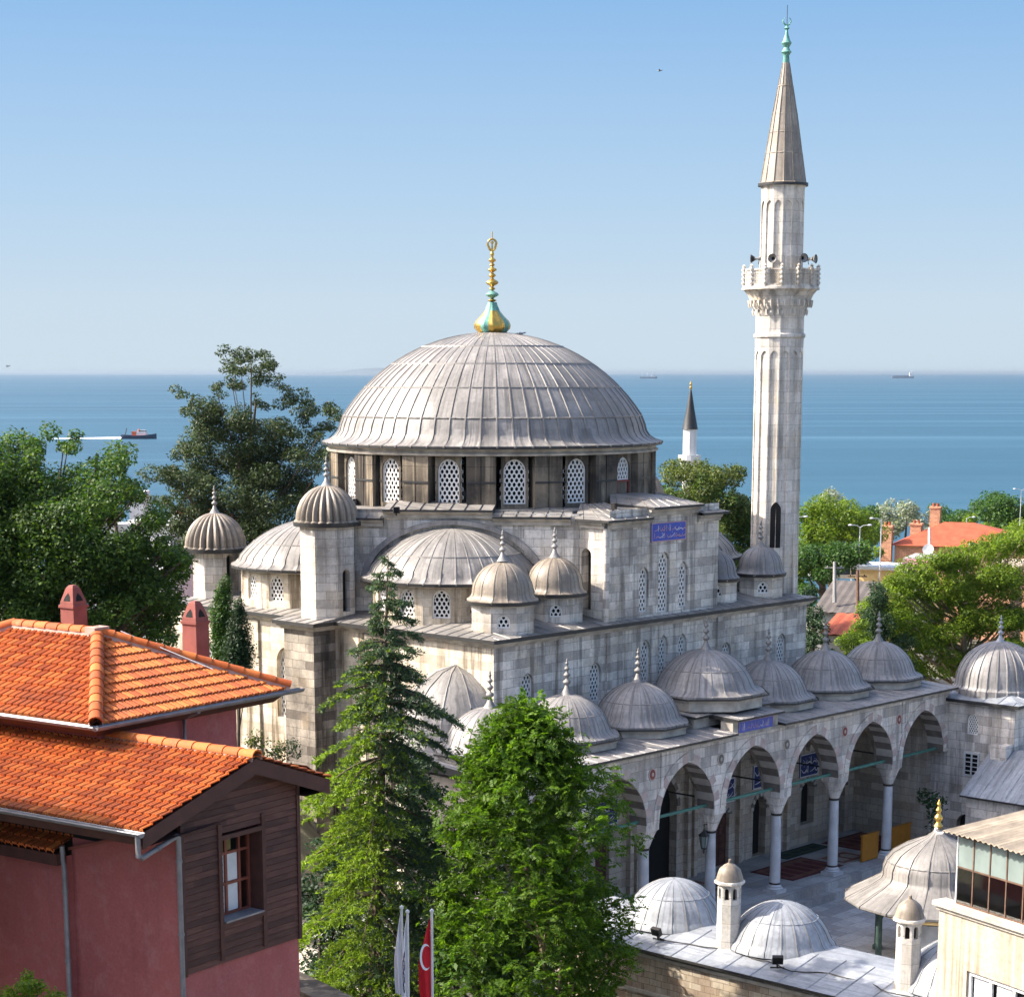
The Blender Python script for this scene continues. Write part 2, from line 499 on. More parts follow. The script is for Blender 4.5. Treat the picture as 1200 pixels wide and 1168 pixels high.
M['navy_tile'] = plain('navy_tile', (.025, .04, .15), .35, var=.3, scale=8)
M['script'] = plain('gold_script', (.50, .30, .28), .5, var=.3)
M['script_w'] = plain('white_script', (.62, .62, .66), .5, var=.2)
M['red_wood'] = plain('red_painted_frame', (.22, .035, .03), .6)
M['paving'] = ashlar('court_paving', (.36, .36, .36), (.30, .30, .305), (.25, .25, .255), bw=1.1, bh=.7, streak=0.1)
M['carpet'] = plain('red_carpet', (.10, .022, .024), .95, var=.6, scale=2.0)
M['carpet_g'] = plain('green_carpet', (.015, .045, .036), .95, var=.4, scale=2.0)
M['carpet_p'] = plain('pale_mat', (.30, .26, .22), .95, var=.4, scale=2.0)
M['carpet_b'] = plain('red_carpet_border', (.16, .07, .05), .95, var=.5, scale=3)
M['carpet_g_b'] = plain('green_carpet_border', (.06, .075, .05), .95, var=.5, scale=3)
M['carpet_p_b'] = plain('pale_mat_border', (.20, .09, .07), .95, var=.5, scale=3)
M['yellow_wood'] = plain('varnished_yellow_wood', (.36, .15, .018), .5, var=.25)
M['red_wall'] = NT('rose_red_render'); _t = M['red_wall']
_n = _t.noise(_t.geo(), .7, 6, .6); _n2 = _t.noise(_t.geo((2, 2, .2)), 1.2, 5)
_c = _t.mix(_t.ramp(_n, [(.3, 0.0), (.75, 1.0)]), (.38, .115, .105), (.30, .085, .08))
_c = _t.mix(_t.math('MULTIPLY', _t.ramp(_n2, [(.52, 0.0), (.75, 1.0)]), .4), _c, (.20, .075, .07))
_c = _t.mix(_t.ramp(_t.noise(_t.geo(), 2.2, 7, .7), [(.5, 0.0), (.72, .5)]), _c, (.42, .19, .18))
_c = _t.mix(1.0, _c, _t.ramp(_t.noise(_t.geo(), 16, 5, .7), [(.25, .8), (.75, 1.1)]), 'MULTIPLY')
_t.bump(_t.noise(_t.geo(), 30, 4), .15, .01)
M['red_wall'] = _t.col(_c)
M['chimney_red'] = plain('chimney_render', (.24, .075, .06), .85, var=.3, scale=2)
def tilemat():
    t = NT('terracotta_tile')
    g = t.n('NewGeometry')
    uv = t.coord('UV')
    wn = t.n('TexWhiteNoise', noise_dimensions='2D')
    fl = t.n('VectorMath', operation='FLOOR'); sc_ = t.n('VectorMath', operation='DIVIDE'); sc_.inputs[1].default_value = (.21, .33, 1)
    t.l(uv, sc_.inputs[0]); t.l(sc_.outputs[0], fl.inputs[0]); t.l(fl.outputs[0], wn.inputs['Vector'])
    c = t.ramp(wn.outputs['Value'], [(0, (.33, .068, .014)), (.5, (.46, .105, .019)), (1, (.59, .17, .034))])
    n = t.noise(t.geo(), 1.1, 7, .7)
    c = t.mix(t.ramp(n, [(.5, 0.0), (.72, .7)]), c, (.22, .065, .03))
    n9 = t.noise(t.geo(), 3.3, 6, .7)
    c = t.mix(t.ramp(n9, [(.6, 0.0), (.72, .4)]), c, (.42, .27, .14))
    n2 = t.noise(t.geo(), 14, 4, .7)
    c = t.mix(1.0, c, t.ramp(n2, [(.25, .72), (.8, 1.15)]), 'MULTIPLY')
    t.b.inputs['Roughness'].default_value = .75
    t.bump(n2, .15, .01)
    return t.col(c)
M['tile'] = tilemat()
M['tile_valley'] = plain('tile_valley_shade', (.13, .034, .016), .9, var=.4, scale=6)  # shade in the grooves between tile rolls, painted as a dark colour
M['tile_mortar'] = plain('ridge_mortar', (.45, .28, .23), .9, var=.3)
def sidingmat():
    t = NT('brown_wood_board')
    uv = t.coord('UV')
    fl = t.n('VectorMath', operation='FLOOR'); dv = t.n('VectorMath', operation='DIVIDE'); dv.inputs[1].default_value = (2.3, .145, 1)
    t.l(uv, dv.inputs[0]); t.l(dv.outputs[0], fl.inputs[0])
    wn = t.n('TexWhiteNoise', noise_dimensions='2D'); t.l(fl.outputs[0], wn.inputs['Vector'])
    n = t.noise(t.coord('UV', (.7, 11, 1)), 3.0, 6, .65)
    c = t.ramp(n, [(.25, (.040, .015, .012)), (.55, (.085, .034, .025)), (.8, (.17, .085, .06))])
    c = t.mix(1.0, c, t.ramp(wn.outputs['Value'], [(0, .62), (1, 1.35)]), 'MULTIPLY')
    t.b.inputs['Roughness'].default_value = .65
    t.bump(n, .3, .01)
    return t.col(c)
M['siding'] = sidingmat()
M['wood_dark'] = plain('dark_brown_trim', (.075, .03, .024), .65, var=.35, scale=4)
M['zinc'] = plain('zinc_gutter', (.23, .23, .245), .5, metal=.3, var=.35, scale=3)
M['copper_sash'] = plain('red_brown_sash', (.20, .055, .035), .5, var=.25)
M['curtain'] = plain('white_curtain', (.62, .63, .62), .9, var=.2)
M['cream'] = ashlar('cream_render', (.40, .355, .285), (.40, .355, .285), (.40, .355, .285), bw=9, bh=9, streak=.75, streak_col=(.17, .115, .068), mortar=(.64, .58, .47), patch=.15, streak_scale=2.2, warm=.3)
M['white_paint'] = plain('white_paint', (.60, .60, .59), .6, var=.15)
M['frost'] = plain('frosted_pane', (.19, .235, .22), .25, var=.3, scale=1.2, spec=.5)
M['chimney_stone'] = ashlar('chimney_stone', (.62, .58, .52), (.58, .545, .49), (.52, .485, .43), bw=2.5, bh=.6, streak=.55, streak_col=(.22, .19, .15), patch=.4)
M['corr'] = plain('weathered_corrugated_sheet', (.36, .30, .225), .75, var=.4, scale=2)
M['bark'] = plain('bark', (.10, .075, .055), .9, var=.5, scale=5)
M['bark_pale'] = plain('pale_bark', (.26, .20, .13), .9, var=.4, scale=4)
M['rust'] = plain('rusty_steel', (.13, .075, .05), .8, var=.5, scale=6)
M['grey_roof'] = plain('grey_corrugated_roof', (.095, .082, .075), .85, var=.35, scale=1)
M['concrete'] = plain('concrete', (.27, .262, .25), .9, var=.3, scale=.8)
M['brick_o'] = ashlar('orange_brick', (.56, .29, .17), (.49, .25, .15), (.40, .21, .13), bw=.5, bh=.2, streak=.25, streak_col=(.25, .12, .08), patch=.2)
M['far_tile'] = plain('far_roof_tile', (.33, .075, .036), .85, var=.35, scale=1.4)
M['yellow_wall'] = plain('yellow_render', (.72, .52, .24), .85, var=.2)
M['pink_sheet'] = plain('pink_awning', (.68, .20, .36), .8, var=.15)
M['flag_red'] = plain('red_flag_cloth', (.52, .015, .025), .85, var=.15)
M['flag_white'] = plain('white_flag_cloth', (.76, .77, .80), .85, var=.12)
M['ink'] = plain('dark_lettering', (.06, .06, .10), .85, var=.1)
M['steel'] = plain('galvanised_pole', (.55, .56, .58), .4, metal=.4, var=.15)
M['hull'] = plain('dark_blue_hull', (.03, .05, .09), .5, var=.2)
M['ship_grey'] = plain('grey_blue_hull', (.14, .18, .24), .6, var=.2)
M['orange'] = plain('orange_paint', (.55, .14, .06), .6, var=.2)
M['dish'] = plain('dish_white', (.40, .41, .42), .5, var=.1)
# ------------------------------------------------------------------ setting: ground, sea, haze
FW = Vector((math.sin(R(47.047)), math.cos(R(47.047)), 0))
RT = Vector((FW.y, -FW.x, 0))
CAMXY = Vector((-67.66, -49.32, 0))
F_PX, PY0, PITCH = 2397.96, 900.0, R(-10.942)
_fw = Vector((FW.x * math.cos(PITCH), FW.y * math.cos(PITCH), math.sin(PITCH)))
_up = RT.cross(_fw)
def at(px, py, d):
    """world point seen at pixel (px,py) of the 1200x1168 photo, d metres into the scene (survey helper)"""
    return Vector(cam.location) + (_fw * F_PX + RT * (px - 600) + _up * (PY0 - py)) * (d / F_PX)
def lerp(a, b, t): return a + (b - a) * max(0.0, min(1.0, t))
def smooth(t):
    t = max(0.0, min(1.0, t)); return t * t * (3 - 2 * t)
def ground_z(x, y):
    q = Vector((x, y, 0)) - CAMXY
    d = q.dot(FW); s = q.dot(RT)
    z = -0.75
    z += 5.6 * smooth((y - 9.5) / 4.0) * smooth((-x - 11.5) / 1.5) * (1 - smooth((d - 105) / 60))
    z -= 7.5 * smooth((d - 150) / 110)
    z -= 17.5 * smooth((d - 255) / 140)
    if d > 90: z += .35 * math.sin(x * .21) * math.sin(y * .17)
    return z
def build_ground():
    mb = MB()
    xs = [-1400, -900, -600, -400, -280, -200] + list(range(-150, 151, 5)) + [200, 280, 400, 600, 900, 1400]
    ys = [-60, 0, 20, 30, 40, 50] + list(np.arange(54, 110, 2.5)) + list(range(110, 420, 10)) + [430, 470]
    P = [[None] * len(xs) for _ in ys]
    for j, d in enumerate(ys):
        for i, s in enumerate(xs):
            p = CAMXY + FW * d + RT * s
            P[j][i] = (p.x, p.y, ground_z(p.x, p.y))
    for j in range(len(ys) - 1):
        for i in range(len(xs) - 1):
            mb.face([P[j][i], P[j][i+1], P[j+1][i+1], P[j+1][i]], 0, smooth=True)
    t = NT('earth_and_scrub')
    n = t.noise(t.geo(), .12, 6, .6); n2 = t.noise(t.geo(), 1.4, 6, .7)
    c = t.ramp(n, [(.35, (.085, .10, .045)), (.5, (.16, .14, .10)), (.62, (.24, .22, .19))])
    c = t.mix(1.0, c, t.ramp(n2, [(.25, .6), (.8, 1.2)]), 'MULTIPLY')
    t.bump(n2, .5, .1)
    g = part('ground', mb, [t.col(c)])
    g['kind'] = 'structure'
build_ground()

def build_sea():
    mb = MB()
    nearL = CAMXY + FW * 360
    a = nearL - RT * 60000; b = nearL + RT * 60000
    c = b + FW * 58000; d = a + FW * 58000
    mb.face([(p.x, p.y, -24) for p in (a, b, c, d)])
    t = NT('sea_water')
    ang = math.atan2(FW.y, FW.x)
    def gv(sx, sy):
        g = t.n('NewGeometry'); mp = t.n('Mapping', vector_type='TEXTURE')
        mp.inputs['Rotation'].default_value = (0, 0, ang - PI / 2 + .06)
        mp.inputs['Scale'].default_value = (sx, sy, 1)
        t.l(g.outputs['Position'], mp.inputs[0]); return mp.outputs[0]
    swell = t.noise(gv(900, 260), 1.0, 5, .6)
    slick = t.noise(gv(2600, 120), 1.0, 4, .5)
    chop = t.noise(gv(9, 3.5), 1.0, 5, .7)
    c = t.ramp(swell, [(.3, (.010, .046, .072)), (.7, (.016, .066, .098))])
    c = t.mix(t.ramp(slick, [(.60, 0.0), (.66, .2), (.72, 0.0)]), c, (.10, .20, .28))
    t.b.inputs['IOR'].default_value = 1.33
    t.b.inputs['Specular IOR Level'].default_value = .36
    t.l(t.ramp(slick, [(.5, .36), (.66, .28), (.75, .36)]), t.b.inputs['Roughness'])
    t.bump(chop, .9, .55)
    o = part('sea', mb, [t.col(c)])
    o['kind'] = 'structure'
build_sea()

def build_haze():
    mb = MB()
    c = CAMXY + FW * 20000
    Mx = Matrix.Rotation(math.atan2(RT.y, RT.x), 3, 'Z')
    mb.box((c.x, c.y, 7.0), (130000, 84000, 66.0), 0, mat=Mx)
    m = bpy.data.materials.new('haze_air'); m.use_nodes = True
    t = m.node_tree
    t.nodes.remove(t.nodes['Principled BSDF'])
    v = t.nodes.new('ShaderNodeVolumePrincipled')
    v.inputs['Color'].default_value = (.34, .42, .50, 1)
    v.inputs['Density'].default_value = HAZE
    v.inputs['Anisotropy'].default_value = .35
    t.links.new(v.outputs[0], t.nodes['Material Output'].inputs['Volume'])
    o = part('haze', mb, [m])
    o['kind'] = 'stuff'
HAZE = 2.8e-5
build_haze()
# ------------------------------------------------------------------ mosque
B, BC, YC = 4.326, 4.564, 14.87
mosque = thing('mosque', 'grey stone Ottoman mosque with one great lead dome, half domes and an arcaded seven-domed porch', 'mosque', (0, YC, -0.7))

def rect(x0, x1, y0, y1): return [(x0, y0), (x1, y0), (x1, y1), (x0, y1)]
def ngon(cx, cy, r, n, a0=0.0): return [(cx + r * math.cos(a0 + 2*PI*i/n), cy + r * math.sin(a0 + 2*PI*i/n)) for i in range(n)]

def seam_angles(n, wid, a0=0.0, a1=2 * PI, sub=2):
    """angles with a narrow raised strip at each seam; returns (angles, flags raised)"""
    A = []; H = []
    st = (a1 - a0) / n
    for i in range(n):
        c = a0 + st * i
        for da, h in ((-wid, 0), (-wid * .55, 1), (wid * .55, 1), (wid, 0)):
            A.append(c + da); H.append(h)
        for k in range(1, sub + 1):
            A.append(c + wid + (st - 2 * wid) * k / (sub + 1)); H.append(0)
    A.append(a0 + st * n - wid); H.append(0)
    return A, H

def lead_dome(mb, c, prof, n, seam_h=.05, seam_w=.06, a0=0.0, a1=2*PI, oct_=None, laps=(), m=0, ms=None):
    """ribbed lead dome; prof (r,z) bottom to top; oct_ = (index below which the plan blends into a polygon, sides, phase)"""
    P = []
    for i, (r, z) in enumerate(prof):
        P.append((r, z))
    R0 = max(p[0] for p in prof)
    A, H = seam_angles(n, seam_w / R0, a0, a1)
    hd = dict((round(a, 6), h) for a, h in zip(A, H))
    def rf(a, r, i):
        k = 1.0
        if oct_ and i <= oct_[0]:
            s = 2 * PI / oct_[1]
            q = ((a - oct_[2]) % s) - s / 2
            pk = math.cos(s / 2) / math.cos(q) / (math.cos(s / 2) * .5 + .5)
            w = 1 - i / (oct_[0] + 1)
            k = 1 + (pk - 1) * w
        h = hd.get(round(a, 6), 0) * seam_h * min(1.0, r / (R0 * .25))
        return r * k + h
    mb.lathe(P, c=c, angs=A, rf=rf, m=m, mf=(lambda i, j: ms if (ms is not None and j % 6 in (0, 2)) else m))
    # lap lines: thin raised hoops
    for lz in laps:
        for i in range(len(P) - 1):
            if P[i][1] <= lz < P[i+1][1]:
                t = (lz - P[i][1]) / (P[i+1][1] - P[i][1]); r = P[i][0] + t * (P[i+1][0] - P[i][0])
                dr = (P[i+1][0] - P[i][0]); dz = (P[i+1][1] - P[i][1]); L = math.hypot(dr, dz)
                nx, nz = dz / L, -dr / L; tx, tz = dr / L, dz / L
                h = .03 * min(1.6, R0 / 3); w = .035 * min(1.6, R0 / 3)
                pr = [(r - tx*w, lz - tz*w), (r + nx*h, lz + nz*h), (r + tx*w, lz + tz*w)]
                mb.lathe(pr, n=max(24, int(n * 1.5)), c=c, a0=a0, a1=a1, m=m)

def arc_prof(r0, z0, r1, z1, zc, n=12):
    """sphere-like arc centred on the axis at height zc from (r0,z0) up to (r1,z1)"""
    Rr = math.hypot(r0, z0 - zc)
    t0 = math.atan2(z0 - zc, r0); t1 = math.atan2(z1 - zc, r1)
    return [(Rr * math.cos(t0 + (t1 - t0) * i / n), zc + Rr * math.sin(t0 + (t1 - t0) * i / n)) for i in range(n + 1)]

def gored_dome(mb, c, prof, n, amp=.07, m=0):
    per = 6
    N = n * per
    R0 = max(p[0] for p in prof)
    def rf(a, r, i):
        ph = (a * n / (2 * PI)) % 1.0
        f = min(1.0, i / 2.0)
        return r * (1 - amp * f * (1 - abs(math.sin(ph * PI))))
    mb.lathe(prof, n=N, c=c, rf=rf, m=m)

def bulbs(base_r, seq):
    """finial profile out of (height, radius) balls stacked on a flared foot"""
    prof = [(base_r, 0), (base_r * .8, base_r * .25), (base_r * .45, base_r * .8), (base_r * .28, base_r * 1.3)]
    z = base_r * 1.3
    for h, r in seq:
        for k in range(1, 8):
            t = k / 8
            prof.append((max(.035, r * math.sin(PI * t)), z + h * t))
        z += h
        prof.append((.04, z))
    return prof, z
def stone_finial(mb, c, s=1.0, m=0):
    pr, z = bulbs(.26 * s, [(.26 * s, .14 * s), (.24 * s, .12 * s), (.2 * s, .10 * s), (.16 * s, .06 * s)])
    mb.lathe(pr + [(0, z + .12 * s)], n=12, c=c, m=m)

# --- lattice window meshes (shared)
LM = {}
def lat(w, spring, rise, pitch):
    k = (w, spring, rise, pitch)
    if k not in LM: LM[k] = lattice_mesh('lattice_window', w, spring, rise, pitch, [M['plaster'], M['glass']])
    return LM[k]
def win(fr, parent, uc, w, sill, spring, rise, pitch=.2, dep=.16):
    return link('lattice_window', lat(w, spring - sill, rise, pitch), parent, fr.M(uc, sill, dep))

# === lower prayer hall box ===================================================
X1, YF, YB = 10.5, 4.87, 24.95          # wall faces
ZE = 11.45                             # underside of eaves
hall = MB()
fF = Fr((0, YF), (1, 0)); fL = Fr((-X1, 0), (0, -1)); fRt = Fr((X1, 0), (0, 1)); fBk = Fr((0, YB), (-1, 0))
ops_f = [(-8.55, .72, 8.55, 9.72, .45), (-4.42, .72, 8.55, 9.72, .45), (-1.18, .62, 8.7, 10.35, .45), (0, .62, 8.7, 10.45, .45), (1.3, .62, 8.7, 10.4, .45), (4.42, .72, 8.55, 9.72, .45), (8.6, .72, 8.55, 9.72, .45)]
wall(hall, fF, -X1, X1, 6.6, ZE, ops_f, .25, 0)
# left wall, u = -y
ops_l = [(-22.6, .95, 7.2, 9.7, .6), (-17.3, .95, 7.2, 9.6, .65), (-10.4, .95, 6.2, 8.4, .6)]
wall(hall, fL, -YB, -YF, -0.7, ZE, ops_l, .3, 1)
wall(hall, fRt, YF, YB, -0.7, ZE, (), .3, 0)
wall(hall, fBk, -X1, X1, -0.7, ZE, (), .3, 0)
# shallow wall strips on the front
for u in (-6.65, -3.63, 3.85):
    hall.box((u, YF - .05, 9.0), (.34, .10, 4.85), 0)
hall.box((-X1 - .6, 14.9, 5.3), (1.24, 1.85, 12.1), 2)
hall.box((-X1 - .05, 11.35, 5.3), (.12, 1.5, 12.0), 2)
hall.box((-X1 - .05, 19.3, 5.3), (.12, .9, 12.0), 1)
hall.box((-X1 - .3, 24.2, 5.3), (.62, 1.5, 12.08), 1)
hw = part('hall_wall', hall, [M['stone'], M['stone_side'], M['stone_black']], mosque)
for (uc, w, sill, sp, ri) in ops_f: win(fF, hw, uc, w, sill, sp, ri, .19)
for (uc, w, sill, sp, ri) in ops_l: win(fL, hw, uc, w, sill, sp, ri, .21, .22)
# cornice and eave
co = MB()
def cornice(mb, poly, z, h, out, m=0):
    """poly counter-clockwise; small stepped moulding round it"""
    n = len(poly)
    def off(d):
        P = []
        for i in range(n):
            a, b, c = Vector(poly[i-1]), Vector(poly[i]), Vector(poly[(i+1) % n])
            e1 = (b - a).normalized(); e2 = (c - b).normalized()
            n1 = Vector((e1.y, -e1.x)); n2 = Vector((e2.y, -e2.x))
            bis = n1 + n2
            k = d / max(.25, (1 + n1.dot(n2)) / 2) / 2
            P.append(b + bis * k)
        return P
    rings = [(off(0.004), z), (off(out * .35), z), (off(out * .45), z + h * .35), (off(out * .8), z + h * .5), (off(out), z + h)]
    for (p, za), (q, zb) in zip(rings[:-1], rings[1:]):
        for i in range(n):
            j = (i + 1) % n
            mb.face([(*p[i], za), (*p[j], za), (*q[j], zb), (*q[i], zb)], m)
    return rings[-1][0]
foot = [(-X1, YF), (X1, YF), (X1, YB), (-X1, YB), (-X1, 15.85), (-X1 - 1.2, 15.85), (-X1 - 1.2, 13.95), (-X1, 13.95)]
cornice(co, foot, ZE - .12, .22, .26)
part('hall_cornice', co, [M['trim']], mosque)
def lead_sheet(mb, poly, z, inner, zi, m=0, edge=.15, medge=1):
    """sloping lead roof from an eave polygon up to an inner polygon with as many corners"""
    n = len(poly)
    for i in range(n):
        j = (i + 1) % n
        mb.face([(*poly[i], z), (*poly[j], z), (*inner[j], zi), (*inner[i], zi)], m)
        mb.face([(*poly[i], z - edge), (*poly[j], z - edge), (*poly[j], z), (*poly[i], z)], medge)
    mb.face([(*p, z - edge) for p in reversed(poly)], medge)
    mb.face([(*p, zi) for p in inner], m)
def seams(mb, poly, z, inner, zi, step, m=0):
    """standing seams on a lead_sheet, running up the slope"""
    n = len(poly)
    for i in range(n):
        j = (i + 1) % n
        a, b = Vector((*poly[i], z)), Vector((*poly[j], z)); c, d = Vector((*inner[j], zi)), Vector((*inner[i], zi))
        L = (b - a).length; e = (b - a).normalized()
        u0, u1 = (d - a).dot(e), (c - a).dot(e)
        k = step * .5
        nrm = (b - a).cross(d - a).normalized()
        h = (d - a) - e * u0
        while k < L:
            t = 1.0
            if u0 > 1e-6 and k < u0: t = k / u0
            if u1 < L - 1e-6 and k > u1: t = (L - k) / (L - u1)
            p = a + e * k; q = p + h * t
            if t > .05:
                w = .022; hh = .03
                A, Bp, Cc = p - e * w, p + nrm * hh, p + e * w
                A2, B2, C2 = q - e * w, q + nrm * hh, q + e * w
                mb.face([A, Bp, B2, A2], m); mb.face([Bp, Cc, C2, B2], m); mb.face([A, Bp, Cc], m)
            k += step
OE = .36
eave = [(-X1-OE, YF-OE), (X1+OE, YF-OE), (X1+OE, YB+OE), (-X1-OE, YB+OE), (-X1-OE, 16.2), (-X1-1.55, 16.2), (-X1-1.55, 13.6), (-X1-OE, 13.6)]
inn = [(-8.2, YF+2.3), (8.2, YF+2.3), (8.2, YB-2.3), (-8.2, YB-2.3), (-8.2, 16.2), (-8.3, 16.1), (-8.3, 13.7), (-8.2, 13.6)]
rf_ = MB(); lead_sheet(rf_, eave, 11.69, inn, 12.1); seams(rf_, eave, 11.69, inn, 12.1, .62)
part('hall_roof', rf_, [M['lead'], M['lead_dark']], mosque)

# === upper hexagon ==========================================================
RH = 9.8
hexv = [(-9.9, YC), (-3.75, 6.42), (3.75, 6.42), (9.9, YC), (3.75, 23.32), (-3.75, 23.32)]  # starts at left vertex, ccw
up_ = MB()
for k in range(6):
    a, b = hexv[k], hexv[(k + 1) % 6]
    fr = Fr(((a[0] + b[0]) / 2, (a[1] + b[1]) / 2), (b[0] - a[0], b[1] - a[1]))
    hl = math.hypot(b[0] - a[0], b[1] - a[1]) / 2
    wall(up_, fr, -hl, hl, 11.6, 16.12, (), .3, 0)
# porch-side block and its twin at the back
fB = Fr((0, 4.9), (1, 0))
ops_b = [(-1.31, .62, 11.98, 13.45, .42), (0, .74, 11.86, 13.95, .48), (1.33, .62, 11.98, 13.5, .42)]
wall(up_, fB, -3.55, 3.75, 11.6, 16.3, ops_b, .25, 0)
fBl = Fr((-3.72, 0), (0, -1))
op_door = [(-6.02, .52, 12.15, 14.45, .27)]
wall(up_, fBl, -6.5, -5.12, 11.6, 16.0, op_door, .45, 0)
up_.face([(-3.72, 5.12, 11.6), (-3.55, 4.9, 11.6), (-3.55, 4.9, 16.0), (-3.72, 5.12, 16.0)], 0)
fBr = Fr((3.75, 0), (0, 1)); wall(up_, fBr, 4.9, 8.2, 11.6, 16.0, (), .3, 0)
up_.lathe([(.13, 11.65), (.13, 15.6)], n=12, c=(-3.68, 4.98, 0), m=0)
uw = part('upper_wall', up_, [M['stone']], mosque)
for (uc, w, sill, sp, ri) in ops_b: win(fB, uw, uc, w, sill, sp, ri, .2)
pn = MB(); pn.box((-3.24, 6.02, 13.4), (.03, .9, 2.9), 0)
part('doorway', pn, [M['stone_soot']], uw)

# squiggled inscription on blue tiles, built as thin strokes in front of the panel
def script_panel(fr, u0, u1, z0, z1, parent, base, seed, rows=2, dep=-.03, name='inscription_panel', inks=('script_w', 'script')):
    rnd = random.Random(seed)
    mb = MB()
    w, h = u1 - u0, z1 - z0
    mb.box(fr.P((u0+u1)/2, (z0+z1)/2, dep/2 + .002), (w, abs(dep), h), 0, mat=Matrix(((fr.U.x, -fr.N.x, 0), (fr.U.y, -fr.N.y, 0), (0, 0, 1))))
    bw = h * .05
    for (a, b, c, d) in ((u0, u1, z0, z0 + bw), (u0, u1, z1 - bw, z1), (u0, u0 + bw, z0 + bw, z1 - bw), (u1 - bw, u1, z0 + bw, z1 - bw)):
        mb.face([fr.P(a, c, dep - .006), fr.P(b, c, dep - .006), fr.P(b, d, dep - .006), fr.P(a, d, dep - .006)], 3)
    def stroke(pts, t, m):
        for i in range(len(pts) - 1):
            (ax, az), (bx, bz) = pts[i], pts[i+1]
            L = math.hypot(bx-ax, bz-az) or 1e-6
            nx, nz = -(bz-az)/L, (bx-ax)/L
            ta = t * (.35 + .65 * math.sin(PI * (i + .3) / len(pts))); tb = t * (.35 + .65 * math.sin(PI * (i + 1.3) / len(pts)))
            mb.face([fr.P(ax-nx*ta, az-nz*ta, dep-.008-.0006*m), fr.P(bx-nx*tb, bz-nz*tb, dep-.008-.0006*m), fr.P(bx+nx*tb, bz+nz*tb, dep-.008-.0006*m), fr.P(ax+nx*ta, az+nz*ta, dep-.008-.0006*m)], m)
    for r_ in range(rows):
        zb = z0 + h * (.16 + .72 * r_ / rows); rh = h * .68 / rows
        x = u0 + w * .07
        while x < u1 - w * .1:
            k = rnd.random(); L = h * rnd.uniform(.18, .42); m = rnd.choice((1, 1, 2))
            if k < .34:   # tall upright
                s = rnd.uniform(-.06, .06) * h
                stroke([(x, zb), (x + s * .3, zb + rh * .5), (x + s, zb + rh * rnd.uniform(.85, 1.05))], h * .022, m); x += L * .42
            elif k < .75:  # bowl
                stroke([(x + L * t, zb + rh * (.35 - .5 * math.sin(PI * t)) * (1 if k < .6 else -.6) + rh * .25) for t in [i / 7 for i in range(8)]], h * .026, m); x += L * .8
            else:          # long sweep
                stroke([(x + L * 1.5 * t, zb + rh * (.15 + .6 * t * t)) for t in [i / 6 for i in range(7)]], h * .022, m); x += L
            if rnd.random() < .5:
                dx, dz = x - L * .3, zb + rh * rnd.uniform(.6, .95)
                stroke([(dx - h*.02, dz), (dx, dz), (dx + h*.02, dz)], h * .02, m)
    return part(name, mb, [M[base], M[inks[0]], M[inks[1]], M[inks[0]]], parent)
script_panel(fB, -.92, 1.40, 14.86, 15.66, uw, 'blue_tile', 3, 2, -.05, inks=('script', 'script_w'))

# eaves of the hexagon and block
uc_ = MB()
# stepped parapet: raised middle on the diagonal wall, lower next to the turret
def eave_strip(mb, a, b, z, out, back, dz=.12):
    """lead covered eave along a wall top from a to b: moulding, drip edge and sloping sheet"""
    a, b = Vector((*a, 0)), Vector((*b, 0)); U = (b - a).normalized(); N = Vector((U.y, -U.x, 0))
    def P(u, d, zz): q = a + U * u + N * d; return (q.x, q.y, zz)
    L = (b - a).length
    sec = [(0.004, z - .34), (.12, z - .34), (.14, z - .22), (.26, z - .12), (out - .04, z - .06)]
    for (d0, z0), (d1, z1) in zip(sec[:-1], sec[1:]):
        mb.face([P(0, d0, z0), P(L, d0, z0), P(L, d1, z1), P(0, d1, z1)], 2)
    mb.face([P(0, out - .04, z - .07), P(L, out - .04, z - .07), P(L, out, z - .07), P(0, out, z - .07)], 1)
    mb.face([P(0, out, z - .07), P(L, out, z - .07), P(L, out, z + .02), P(0, out, z + .02)], 1)
    mb.face([P(0, out, z + .02), P(L, out, z + .02), P(L, -back, z + dz + back * .12), P(0, -back, z + dz + back * .12)], 0)
    for u in (0, L):
        pts = [P(u, d, zz) for d, zz in sec] + [P(u, out, z - .07), P(u, out, z + .02), P(u, -back, z + dz + back * .12), P(u, -back, z - .34)]
        mb.face(pts if u else list(reversed(pts)), 1)
    k = .35
    while k < L:
        p0, p1 = Vector(P(k, out, z + .02)), Vector(P(k, -back, z + dz + back * .12))
        e = U * .03
        mb.face([p0 - e, p0 + Vector((0, 0, .05)), p1 + Vector((0, 0, .05)), p1 - e], 0)
        mb.face([p0 + Vector((0, 0, .05)), p0 + e, p1 + e, p1 + Vector((0, 0, .05))], 0)
        k += .62
def on(a, b, t): return (a[0] + (b[0] - a[0]) * t, a[1] + (b[1] - a[1]) * t)
for k in range(6):
    a, b = hexv[k], hexv[(k + 1) % 6]
    if k in (1, 4): continue          # hidden behind the porch-side and rear blocks
    rev = k in (2, 5)
    t1, t2 = .22, .66
    segs = [(0.06, t1, 15.88), (t1, t2, 16.24), (t2, .97, 15.98)]
    for (s0, s1, z) in segs:
        if rev: s0, s1 = 1 - s1, 1 - s0
        eave_strip(uc_, on(a, b, s0), on(a, b, s1), z, .34, 1.4)
